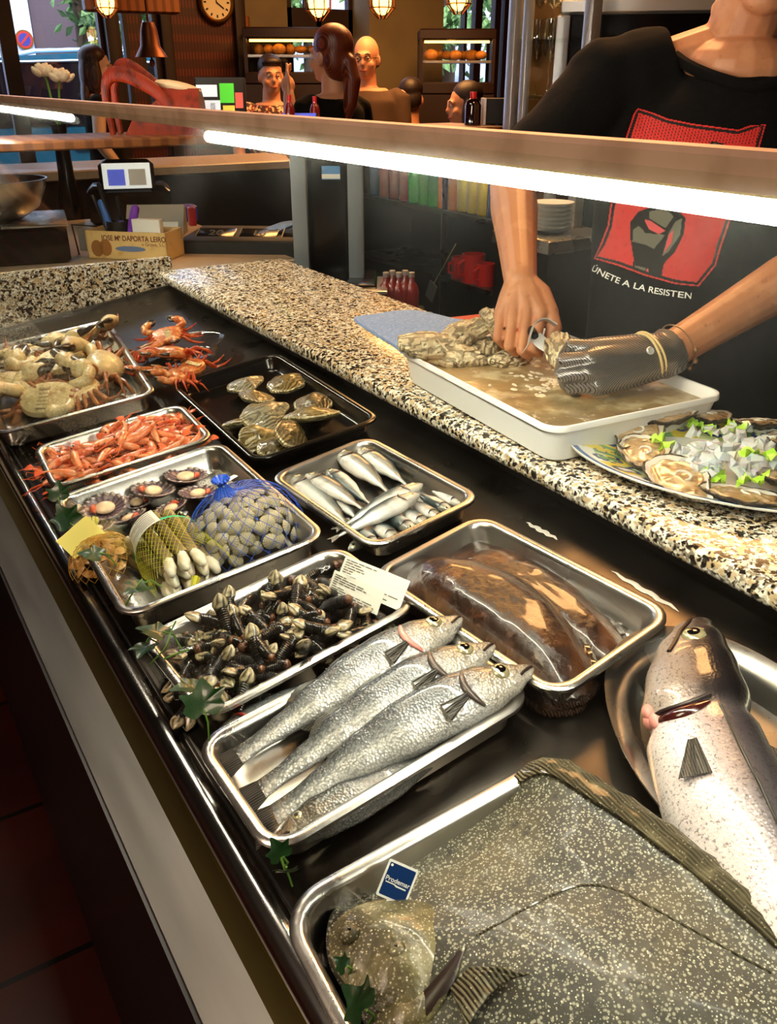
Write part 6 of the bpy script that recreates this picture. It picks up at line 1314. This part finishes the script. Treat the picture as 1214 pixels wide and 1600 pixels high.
# red handbag
hb_ = onshelf(250); W_ = (dp(320, 120, 1)-dp(178, 120, 1)).length*((hb_-CAM).dot(fw)); sB = W_/.30
bg_ = thing('handbag', 'orange-red leather handbag with two thick handles lying on the bar shelf', 'bag', T(hb_) @ RZ(-YAW) @ SC(sB, sB, sB*1.6)); hgt = lambda v: 0
MB().rings([[V((x, y, z)) for x, y, z in ((cx_-w_, -.05*t_, z0), (cx_+w_, -.05*t_, z0), (cx_+w_, .05*t_, z0), (cx_-w_, .05*t_, z0))] for cx_, w_, t_, z0 in ((.02, .12, 1, 0), (.04, .11, 1.1, .03), (.075, .072, 1., .06), (.095, .048, .5, .085))]).build('body', 'bag_leather', bg_)
MB().ell((.075, .0, .088), (.075, .03, .010), RY(.12).to_3x3(), 20, 8).build('lining', 'bag_lining', bg_)
for y0 in (-.045, .04):
    MB().tube(cspline([V((-.14, y0, .0)), V((-.148, y0*1.2, .06)), V((-.135, y0*1.3, .106+y0*.15)), V((-.09, y0*1.2, .118+y0*.15)), V((.0, y0, .085)), V((.085, y0, .035)), V((.12, y0, .01))], 30, False), [.010+.005*math.sin(PI*k/29) for k in range(30)], 12, flat=.8).build('handle', 'bag_leather', bg_)
def screen_thing(name, label, c, w_, h_, cells, tilt=.35, yaw=-YAW):
    t = thing(name, label, 'screen', T(c) @ RZ(yaw)); Mx = T((0, 0, h_/2+.01)) @ RX(PI/2-tilt)
    MB().box((0, 0, -.008), (w_/2, h_/2, .010), .004, Mx).build('case', 'black_matt', t); MB().box((0, .03, .005), (w_*.3, .05, .006), .003).build('stand', 'black_matt', t)
    for k, (x0, y0, x1, y1, m_) in enumerate(cells): MB().box((lerp(-w_/2, w_/2, (x0+x1)/2), lerp(h_/2, -h_/2, (y0+y1)/2), .0028), (w_*(x1-x0)/2, h_*(y1-y0)/2, .0004), 0, Mx).build('panel', m_, t)
    return t
pt = onshelf(348); d_ = (pt-CAM).dot(fw); ww = 78*d_/F
cells = [(.04, .15, .45, .38, 'screen_white'), (.5, .12, .78, .5, 'screen_green'), (.8, .3, .95, .6, 'screen_red'), (.04, .45, .5, .92, 'screen_white'), (.55, .55, .78, .92, 'screen_yellow'), (.1, .5, .2, .85, 'black_matt'), (.3, .5, .4, .85, 'black_matt')]
screen_thing('till_screen', 'black till screen with green, white and red panels on the bar shelf', pt, ww, 72*d_/F, cells, .15)
pt = onshelf(468); d_ = (pt-CAM).dot(fw); screen_thing('tablet', 'small tablet with blue screen on the bar shelf', pt, 58*d_/F, .05, [(.05, .1, .95, .9, 'screen_blue')], 1.0)
def bottle(label, c, H, r_, body, capm, group=None, name='bottle', neck=.36, labelm=None):
    t = thing(name, label, 'bottle', T(c), group); MB().lathe([(.002, 0), (r_*.95, .0), (r_, .01*H), (r_, H*(1-neck)*.93), (r_*.75, H*(1-neck*.75)), (r_*.38, H*(1-neck*.55)), (r_*.36, H*.97), (.002, H*.97)], 20).build('glass', body, t)
    MB().lathe([(r_*.40, H*(.72 if capm == 'red_plastic' else .90)), (r_*.42, H*.98), (r_*.4, H), (.001, H)], 16).build('cap', capm, t)
    if labelm: MB().lathe([(r_*1.01, H*.15), (r_*1.01, H*.5)], 20, cap0=False, cap1=False).build('label', labelm, t)
    return t
for u, v, lab in ((454, 148, 'red-capped bottle top left of the ponytail person'), (493, 150, 'red-capped bottle top right of the tablet')):
    p = onshelf(u); top = dp(u, v, (p-CAM).dot(fw)).z; bottle(lab, p, max(.08, top-ZS), .016, 'dark_red', 'red_plastic', 'red-capped bottles on the bar shelf')
p = onshelf(738); top = dp(738, 143, (p-CAM).dot(fw)).z; bottle('dark wine bottle with bright red capsule beside the black box', p, top-ZS, .030, 'wine_glass', 'red_plastic', None, 'wine_bottle')
p = onshelf(768); d_ = (p-CAM).dot(fw); top = dp(768, 153, d_).z; t = thing('black_box', 'black box with white edge strip right of the wine bottle', 'box', T(p) @ RZ(-YAW)); MB().box((.012, 0, (top-ZS)/2), (.034*d_/2.4, .04, (top-ZS)/2), .003).build('case', 'black_matt', t); MB().box((-.034*d_/2.4+.012, -.005, (top-ZS)/2), (.006, .042, (top-ZS)/2+.001), .001).build('edge', 'tag_white', t)
# roses
fl0 = dp(80, 122, 3.2); t = thing('roses', 'two cream roses in a small vase at the left picture edge', 'flowers', T((fl0.x, fl0.y, ZW)))
MB().lathe([(.002, 0), (.04, 0), (.045, .06), (.03, .16), (.025, .3), (.03, .34), (.027, .34), (.002, .05)], 20).build('vase', 'black_gloss', t)
for k, (u, v) in enumerate(((68, 112), (94, 120))):
    c = dp(u, v, 3.2)-V((fl0.x, fl0.y, ZW)); MB().tube([V((0, 0, .3)), c*.7+V((0, 0, .12)), c], .004, 6).build('stem', 'stem', t); b = MB()
    for j in range(14):
        a = j*2.4; q_ = .006+.0022*j; b.ell(c+V((q_*math.cos(a), q_*math.sin(a), .012-.0012*j)), (.018, .010, .022), RZ(a+PI/2).to_3x3() @ MX.Rotation(.5+.03*j, 3, 'X'), 10, 6)
    b.build('bloom', 'rose', t)
o = MB().tube([(0, 0, -.1), (0, 0, .0)], .03, 8)
# ---------------------------------------------------------------- things seen through the glass, far left
pb = [dp(140, 412, 2.66), dp(262, 402, 2.60)]; d_ = pb[1]-pb[0]; d_.z = 0
BX = frame((pb[0].x, pb[0].y, ZW+.0005), d_, (0, 0, 1)); W_ = d_.length; Hb = dp(262, 362, 2.60).z-ZW
bx = thing('cardboard_box', 'small printed cardboard box full of pens and papers on the worktop', 'box', BX); dpt = .12; b = MB()
for c, s_ in (((W_/2, .002, Hb/2), (W_/2, .002, Hb/2)), ((W_/2, dpt, Hb/2), (W_/2, .002, Hb/2)), ((.002, dpt/2, Hb/2), (.002, dpt/2, Hb/2)), ((W_-.002, dpt/2, Hb/2), (.002, dpt/2, Hb/2)), ((W_/2, dpt/2, .002), (W_/2, dpt/2, .002))): b.box(c, s_)
b.build('carton', 'cardboard', bx); FM = T((0, -.0006, 0)) @ RX(PI/2)
put_text('JOSE Mª DAPORTA LEIRO', W_*.083, 'print_brown', bx, FM @ T((W_*.60, Hb*.76, 0)), bold=.0004, font_w=.86); put_text('o Grove, S.L.', W_*.055, 'print_brown', bx, FM @ T((W_*.84, Hb*.58, 0)))
def disc(cx_, cy_, rx, ry, m_, nm): MB().prism([(cx_+rx*math.cos(2*PI*k/24), cy_+ry*math.sin(2*PI*k/24)) for k in range(24)], 0, .0004, FM).build(nm, m_, bx)
disc(W_*.55, Hb*.40, W_*.19, Hb*.10, 'blue_print', 'print'); disc(W_*.13, Hb*.38, W_*.075, Hb*.30, 'mussel_print', 'print'); disc(W_*.24, Hb*.42, W_*.075, Hb*.30, 'mussel_print', 'print')
cup = thing('pen_cup', 'black mesh pen cup standing in the cardboard box', 'cup', BX @ T((W_*.33, .055, .004))); MB().lathe([(.002, 0), (.034, 0), (.037, Hb+.02), (.035, Hb+.02), (.032, .004), (.002, .004)], 20).build('cup', 'black_matt', cup)
for k, (x, y, a, b2, ln, r_, m_, lab) in enumerate(((-.02, 0, -.30, .05, .17, .005, 'pen_black', 'thin black pen leaning left in the pen cup'), (-.012, .01, -.16, .1, .20, .006, 'pen_black', 'long black pen standing highest in the pen cup'), (-.005, -.012, -.28, -.05, .15, .011, 'pen_blue', 'thick blue pen in the pen cup'), (.008, .01, .0, .1, .16, .006, 'pen_black', 'black pen with silver clip, middle of the pen cup'), (.018, -.01, .30, -.1, .135, .013, 'pen_purple', 'fat purple marker leaning right in the pen cup'), (-.002, -.02, .12, -.22, .09, .010, 'purple', 'short dark purple marker at the cup front'))):
    t = thing('pen', lab, 'pen', BX @ T((W_*.33+x, .055+y, .012)) @ RY(a) @ RX(b2)); MB().tube([(0, 0, 0), (0, 0, ln*.6)], r_*.92, 12, round_=True).build('barrel', m_, t); MB().tube([(0, 0, ln*.6), (0, 0, ln)], r_, 12, round_=True).build('cap', m_, t)
MB().box((0, 0, 0), (.045, .012, .028), .001).build('paper_stack', 'paper', None, BX @ T((W_*.70, .05, Hb+.004)), label='block of white papers standing in the cardboard box', cat='paper')
gt = thing('wire_glasses_case', 'dark wire holder leaning on the left of the cardboard box', 'holder', BX @ T((-.03, .05, 0))); MB().tube([(-.03, 0, .0), (-.04, 0, .09), (.03, .02, .085), (.04, .02, 0)], .003, 6).build('wire', 'black_matt', gt); MB().box((0, .012, .045), (.03, .004, .035), .002).build('lens', 'grey_plastic', gt)
# steel bowl on a black appliance at the left edge
pb_ = dp(20, 300, 2.62); ap = thing('black_appliance', 'black kitchen scale with steel edge at the left picture side', 'appliance', T((pb_.x-.03, pb_.y-.02, ZW)) @ RZ(-.2)); hA = dp(20, 347, 2.62).z-ZW
MB().box((0, 0, hA/2), (.16, .16, hA/2), .01).build('housing', 'black_gloss', ap); MB().box((0, 0, hA+.004), (.165, .165, .004), .002).build('pan', 'steel', ap)
MB().lathe([(.002, .004), (.06, .004), (.115, .035), (.14, .085), (.146, .112), (.15, .114), (.144, .114), (.138, .088), (.112, .032), (.06, 0), (.002, 0)], 40).build('steel_bowl', 'steel', None, T((pb_.x-.05, pb_.y-.02, ZW+hA+.0085)), label='round steel bowl on the black scale at the left edge', cat='bowl')
p = dp(205, 325, 3.3); MB().box((0, 0, .07), (.15, .10, .07), .02).box((.0, -.02, .17), (.10, .06, .05), .02, RX(-.2)).build('card_terminal_body', 'black_gloss', None, T((p.x, p.y, ZW)) @ RZ(-.3), label='black card printer on the beige worktop', cat='printer')
o = bpy.data.objects['card_terminal_body']; o.name = 'card_printer'
q_ = MB().box((0, 0, 0), (.085, .002, .045), .001).build('display', 'screen_white', o, T((0, -.085, .175)) @ RX(-.35), label='bright bluish-white display'); MB().box((-.037, -.003, -.006), (.03, .002, .028)).build('display_field', 'screen_blue', q_); MB().box((.037, -.003, -.006), (.03, .002, .028)).build('display_field', 'alu', q_)
p = dp(242, 335, 3.05); t = thing('napkin_holder', 'grey sloping napkin holder beside the black printer', 'napkin holder', T((p.x, p.y, ZW)) @ RZ(-.5)); MB().rings([[V((x, y, z)) for y, z in ((-.06, 0), (.06, 0), (.05, .09), (.03, .095))] for x in (-.10, .10)]).build('shell', 'grey_plastic', t); MB().box((0, -.02, .06), (.085, .03, .002), 0, RX(.9)).build('napkins', 'paper', t)
p = dp(275, 305, 3.3); MB().box((0, 0, .03), (.07, .03, .03), .006).build('purple_case', 'purple', None, T((p.x, p.y, ZW)), label='purple pencil case behind the grey napkin holder', cat='case')
# coin drawer with number plates
p = dp(400, 372, 2.75); tz = p.z-.02; cd_ = thing('cash_till', 'black till drawer with 20 and 10 number plates', 'till', T((p.x, p.y, 0)) @ RZ(-.62)); MB().box((.02, .10, tz-.03), (.26, .16, .05), .006).build('tray', 'black_matt', cd_)
MB().box((.02, .10, (tz-.08)/2), (.24, .15, (tz-.08)/2)).build('stand', 'black_panel', cd_)
for x, s_ in ((-.14, '20'), (.0, '10'), (.14, '')):
    pm = T((x, .05, tz+.024)) @ RX(.28); q_ = MB().box((0, 0, 0), (.062, .038, .003), .002, pm).build('number_plate', 'black_gloss', cd_); MB().box((0, -.038, .002), (.062, .0015, .002), 0, pm).box((-.062, 0, .002), (.0015, .038, .002), 0, pm).build('plate_edge', 'alu', q_)
    if s_: put_text(s_, .05, 'alu', q_, pm @ T((0, .0, .004)), 'digits')
p = dp(300, 338, 2.9); MB().box((0, 0, .03), (.012, .01, .03), .003).build('red_lighter', 'red_plastic', None, T((p.x, p.y, tz+.03)) , label='small red and white lighter left of the number plates', cat='lighter')
# two-post black coffee machine with a blue sticker
cf = dp(515, 385, 2.55); cm = thing('coffee_machine', 'black machine between two grey steel posts with a blue sticker', 'coffee machine', T((cf.x, cf.y, 0)) @ RZ(-YAW)); k_ = 2.55/F
for u in (467, 552): MB().box(((u-510)*k_, 0, cf.z+.04), (.022, .03, .29), .004).build('post', 'grey_metal', cm)
MB().box((0, .06, cf.z+.06), (.075, .05, .26), .01).build('panel', 'black_gloss', cm); MB().box((0, -.02, cf.z-.13), (.14, .12, .045), .008).build('base', 'black_gloss', cm); MB().box((.07, -.06, cf.z-.10), (.10, .10, .006), .003).build('drip_tray', 'alu', cm)
MB().box((0, -.0, (cf.z-.17)/2), (.12, .10, (cf.z-.17)/2)).build('cabinet', 'black_panel', cm)
st_ = MB().box(((515-510)*k_, .006, cf.z+.01+(385-283)*k_), (.026, .002, .018), 0).build('sticker', 'label_blue', cm); MB().box(((515-510)*k_, .003, cf.z+.01+(385-288)*k_), (.026, .002, .006)).build('sticker_band', 'paper', st_)
cl_ = dp(440, 300, 2.8); t = MB().rings([[V((x+.05*math.cos(a), .03*math.sin(a), z*.5)) for a in [2*PI*k/12 for k in range(12)]] for x, z in ((-.05, 0), (.0, .03), (.04, .05))]).build('blue_rag', 'cloth_blue', None, T((cl_.x, cl_.y, tz+.025)), label='crumpled blue rag on top of the till drawer', cat='rag')
# ---------------------------------------------------------------- back shelves with bottles, behind the opener
XS = 2.0; pa, pb = px(575, 300, XS), px(775, 352, XS); zs = (pa.z+pb.z)/2; y0, y1 = px(798, 100, XS).y+.015, pa.y+.1
bs = thing('back_shelves', 'dark back bar shelving with bottles and cans', 'shelving', T((XS+.14, (y0+y1)/2, 0))); hy = (y1-y0)/2
MB().box((.155, 0, .64), (.015, hy, .64)).build('back_board', 'black_panel', bs); zl = px(715, 440, XS).z
for z in (zs, zl, .5): MB().box((0, 0, z-.008), (.14, hy, .008)).build('shelf', 'steel_dark', bs)
for s_ in (-1, 1): MB().box((0, s_*hy, .64), (.14, .012, .64)).build('side', 'black_panel', bs)
n_ = 14
for k in range(n_):
    u = lerp(572, 770, k/(n_-1)); p = px(u, lerp(299, 351, (u-572)/200), XS); m_ = 'bottle_blue' if u < 585 else 'bottle_red' if u < 628 else 'bottle_green' if u < 672 else 'bottle_orange' if u < 700 else 'can_yellow' if u < 740 else 'bottle_blue'
    nm = {'bottle_blue': 'dark blue', 'bottle_red': 'red', 'bottle_green': 'green', 'bottle_orange': 'orange', 'can_yellow': 'yellow'}[m_]
    if m_ == 'can_yellow':
        t = thing('can', 'yellow drink can on the back bar shelf', 'can', T((XS+.05, p.y, zs)), 'yellow cans on the back shelf'); MB().lathe([(.002, 0), (.026, .002), (.031, .012), (.031, .112), (.026, .122), (.002, .122)], 20).build('body', m_, t); MB().lathe([(.026, .121), (.026, .124), (.002, .1225)], 20).build('lid', 'alu', t)
    else: bottle(nm+' glass bottle on the upper back bar shelf', V((XS+.05, p.y, zs)), .20, .030, m_, 'alu', nm+' bottles on the back shelf', neck=.4)
for k, u in enumerate((702, 722, 742)):
    p = px(u, 440, XS); t = thing('red_mug', ('red tin mug, leftmost on the lower back shelf', 'big red tin mug in the middle of the lower shelf', 'red tin mug half behind the opener\'s arm')[k], 'mug', T((XS+.05, p.y, zl)), 'red mugs'); r_ = .035 if k != 1 else .045; MB().lathe([(.002, 0), (r_, 0), (r_, r_*2.3), (r_*.94, r_*2.3), (r_*.92, .005), (.002, .005)], 24).build('cup', 'red_plastic', t); MB().tube([(-r_*.95, 0, r_*1.9), (-r_*1.6, 0, r_*1.6), (-r_*1.6, 0, r_*.8), (-r_*.95, 0, r_*.5)], .006, 8).build('handle', 'red_plastic', t)
p = hz(735, 492, .93); t = thing('red_carton', 'red and white carton behind the granite, next to the right hand', 'box', T((p.x+.08, p.y+.05, 0)) @ RZ(-.15)); MB().box((0, 0, .79), (.10, .13, .08), .002).build('carton', 'tag_white', t); MB().box((-.02, 0, .873), (.11, .132, .003)).build('lid', 'red_plastic', t); MB().box((-.1012, .02, .80), (.001, .05, .04)).build('print', 'red_plastic', t); MB().box((0, 0, .355), (.12, .14, .354)).build('stand', 'black_panel', t)
for k in range(5):
    p = dp(603+10*k, 442-3*(k % 2), 2.5); bottle('dark red bottle in the low rack beyond the granite', V((p.x, p.y, p.z-.10)), .13, .022, 'dark_red', 'alu', 'dark red bottles in the low rack')
p = dp(622, 462, 2.5); MB().box((0, 0, -.0), (.075, .05, .012), .003).build('rack_board', 'black_panel', None, T((p.x, p.y, p.z-.05)) @ RZ(-.6), label='dark board under the low row of red bottles', cat='board'); MB().box((0, 0, -(p.z-.05)/2-.0), (.1, .04, (p.z-.06)/2)).build('rack_leg', 'black_panel', bpy.data.objects['rack_board'])
p = px(674, 455, XS-.02); t = thing('hanging_tag', 'pale tag dangling on a cord below the bottle shelf', 'tag', T(p) @ RY(.0) @ RX(.45)); MB().box((0, 0, 0), (.003, .026, .038), .002).build('card', 'grey_plastic', t); MB().tube([(0, 0, .038), (.0, -.02, .12), (.0, -.05, .25)], .0015, 5).build('cord', 'elastic', t)
# stacked plates on a steel shelf
p = px(860, 362, XS-.15); zz = p.z; MB().box((0, 0, -.02), (.14, .13, .02), .004).build('plate_shelf', 'steel', None, T((p.x+.02, p.y, zz)), label='steel shelf carrying the stack of white plates', cat='shelf'); MB().box((0, 0, -(zz-.04)/2-.04), (.13, .12, (zz-.04)/2)).build('shelf_cabinet', 'black_panel', bpy.data.objects['plate_shelf'])
for k in range(7):
    t = MB().lathe([(.002, .002), (.04, .002), (.062, .009), (.064, .0105), (.06, .010), (.04, 0), (.002, 0)], 32).build('plate', 'tag_white', None, T((p.x, p.y, zz+.0005+k*.0125)), label='white plate in the stack left of the opener', cat='plate', group='stacked white plates')
# glass-door wine glass cabinet
XG = 2.0; ya, yb = px(925, 100, XG).y, px(798, 100, XG).y; gc = thing('glass_cabinet', 'lit glass-door cabinet of wine glasses with a white metal frame', 'cabinet', T((XG, (ya+yb)/2, 0))); hy = (yb-ya)/2
for s_ in (-1, 1): MB().box((0, s_*(hy-.015), 1.2), (.018, .018, .85), .003).build('frame_post', 'alu', gc)
MB().box((0, hy-.075, 1.2), (.012, .012, .85), .002).build('door_edge', 'alu', gc)
mat('cabinet_fill', '#ffd08a', emit='#ffc070', es=22); mat('cabinet_back', '#9a7650', .5); MB().box((.42, 0, 1.2), (.01, hy, .85)).build('back_wall', 'cabinet_back', gc); MB().box((.21, hy-.005, 1.2), (.2, .005, .85)).build('side_wall', 'cabinet_back', gc); MB().box((.2, 0, .17), (.2, hy, .17)).build('base', 'black_panel', gc); MB().box((.2, 0, 2.06), (.2, hy, .02)).build('roof', 'alu', gc)
za, zb = px(860, 150, XG+.1).z, px(860, 64, XG+.1).z
for z in (za, zb): MB().box((.2, 0, z-.004), (.19, hy-.02, .004)).build('shelf', 'clear_plastic', gc)
MB().box((-.006, 0, 1.2), (.003, hy-.02, .85)).build('door_glass', 'window_glass', gc); MB().tube([(.04, -hy*.8, 2.02), (.04, hy*.8, 2.02)], .012, 8).build('lamp', 'cabinet_fill', gc); MB().tube([(.38, -hy*.8, 1.6), (.38, hy*.8, 1.6)], .008, 8).build('lamp', 'cabinet_fill', gc)  # both glowing tubes are added to brighten the glasses and interior
def wine_glass(label, c, H, r_, grp):
    t = thing('wine_glass', label, 'glass', T(c), grp); MB().lathe([(r_*.85, 0), (r_*.8, .003), (.006, .008), (.004, H*.45), (r_*.6, H*.53), (r_, H*.72), (r_*.8, H), (r_*.76, H), (r_*.95, H*.72), (r_*.55, H*.545), (.0005, H*.5)], 24).build('bowl', 'drink_glass', t)
for k, u in enumerate((822, 833, 844, 855, 866, 878, 890)):
    for z, H, r_, row in ((za, .22, .032, 'lower'), (zb, .2, .036, 'upper')):
        pp = px(u, 100, XG+.12); wine_glass('clear stemmed glass on the '+row+' shelf of the glass cabinet', V((XG+.10+.06*(k % 2), pp.y, z)), H, r_, 'glasses on the '+row+' cabinet shelf')
# silver-framed screen behind the opener's shoulder
sf_ = dp(1010, 10, 2.6); t = thing('wall_screen', 'dark screen with a silver top frame behind the opener', 'screen', T(sf_) @ RZ(-YAW-.2)); MB().box((0, 0, -.35), (.24, .03, .36), .01).build('panel', 'black_gloss', t); MB().box((0, -.015, 0), (.25, .035, .022), .008).build('top_frame', 'alu', t); MB().box((-.24, -.015, -.36), (.02, .035, .34), .006).build('side_frame', 'alu', t); MB().box((0, 0, -.7-(sf_.z-.7)/2+.0), (.1, .05, (sf_.z-.7)/2)).build('stand', 'black_panel', t)
# dark under-counter fridge with lit buttons
p = dp(1150, 570, 2.25); bf = thing('dark_fridge', 'black appliance front with three outlined buttons and a blue light', 'appliance', T((p.x, p.y, 0)) @ RZ(-YAW-.35)); MB().box((0, .12, .42), (.24, .12, .42), .01).build('housing', 'black_gloss', bf); zc = p.z; kk = 2.25/F
MB().box((0, .12, .85), (.25, .13, .012), .004).build('top', 'steel', bf)
if zc > .8: zc = .74
for k in range(3):
    x = (k-1)*.026; q_ = MB().box((x, -.002, zc), (.011, .001, .011)).build('button', 'alu', bf); MB().box((x, -.0035, zc), (.0095, .001, .0095)).build('button_face', 'black_gloss', q_); MB().tube([(x+.004*math.cos(a), -.0048, zc+.004*math.sin(a)) for a in [2*PI*j/10 for j in range(11)]], .0008, 4).build('button_mark', 'alu', q_)
mat('blue_led', '#2030ff', emit='#2038ff', es=6); MB().ell((-.06, -.002, zc+.008), .003, nu=8, nv=6).build('status_light', 'blue_led', bf)
# ================================================================ camera, light, render settings
cd = bpy.data.cameras.new('camera'); co = bpy.data.objects.new('camera', cd); COL.objects.link(co)
cd.sensor_fit = 'VERTICAL'; cd.sensor_height = 36; cd.lens = F/1600*36; cd.clip_start = .02; cd.clip_end = 100
b_ = -fw
co.matrix_world = MX(((rt.x, up.x, b_.x, CAM.x), (rt.y, up.y, b_.y, CAM.y), (rt.z, up.z, b_.z, CAM.z), (0, 0, 0, 1)))
sc = bpy.context.scene; sc.camera = co
def area(name, loc, to, w, hgt, power, col):
    l = bpy.data.lights.new(name, 'AREA'); l.shape = 'RECTANGLE'; l.size = w; l.size_y = hgt; l.energy = power; l.color = h(col) if isinstance(col, str) else col
    o = bpy.data.objects.new(name, l); COL.objects.link(o); o.location = loc; o.rotation_euler = (V(to)-V(loc)).to_track_quat('-Z', 'Y').to_euler(); return o
# warm ceiling lamps of the bar
area('ceiling_light', (-.9, .7, 2.6), (.42, .9, 1.3), .6, .9, 24, '#ffe2c4')
area('ceiling_light_far', (.45, 2.5, 2.85), (.45, 2.3, 0), .4, .9, 14, '#fff0d8')
area('ceiling_light_bar', (1.9, 1.9, 2.75), (1.3, 1.0, 1.1), .6, .6, 32, '#ffb877')
area('ceiling_light_room', (3.0, 4.6, 2.8), (3.2, 4.4, 1.), 1.2, 1.2, 110, '#ffb169')
sl = bpy.data.lights.new('sun', 'SUN'); sl.energy = 3.2; sl.angle = .02; so = bpy.data.objects.new('sun', sl); COL.objects.link(so); so.rotation_euler = V((.35, .7, -.75)).to_track_quat('-Z', 'Y').to_euler()
w = bpy.data.worlds.new('world'); sc.world = w; w.use_nodes = True; bg = w.node_tree.nodes['Background']; bg.inputs[0].default_value = (.75, .85, 1, 1); bg.inputs[1].default_value = 5
vs = sc.view_settings; sc.display_settings.display_device = 'sRGB'; vs.view_transform = 'Standard'; vs.look = 'None'; vs.gamma = 1; vs.exposure = .3; vs.use_curve_mapping = False
sc.cycles.use_denoising = True; sc.cycles.max_bounces = 8; sc.cycles.transparent_max_bounces = 12; sc.cycles.caustics_reflective = False; sc.cycles.caustics_refractive = False; sc.cycles.sample_clamp_indirect = 6
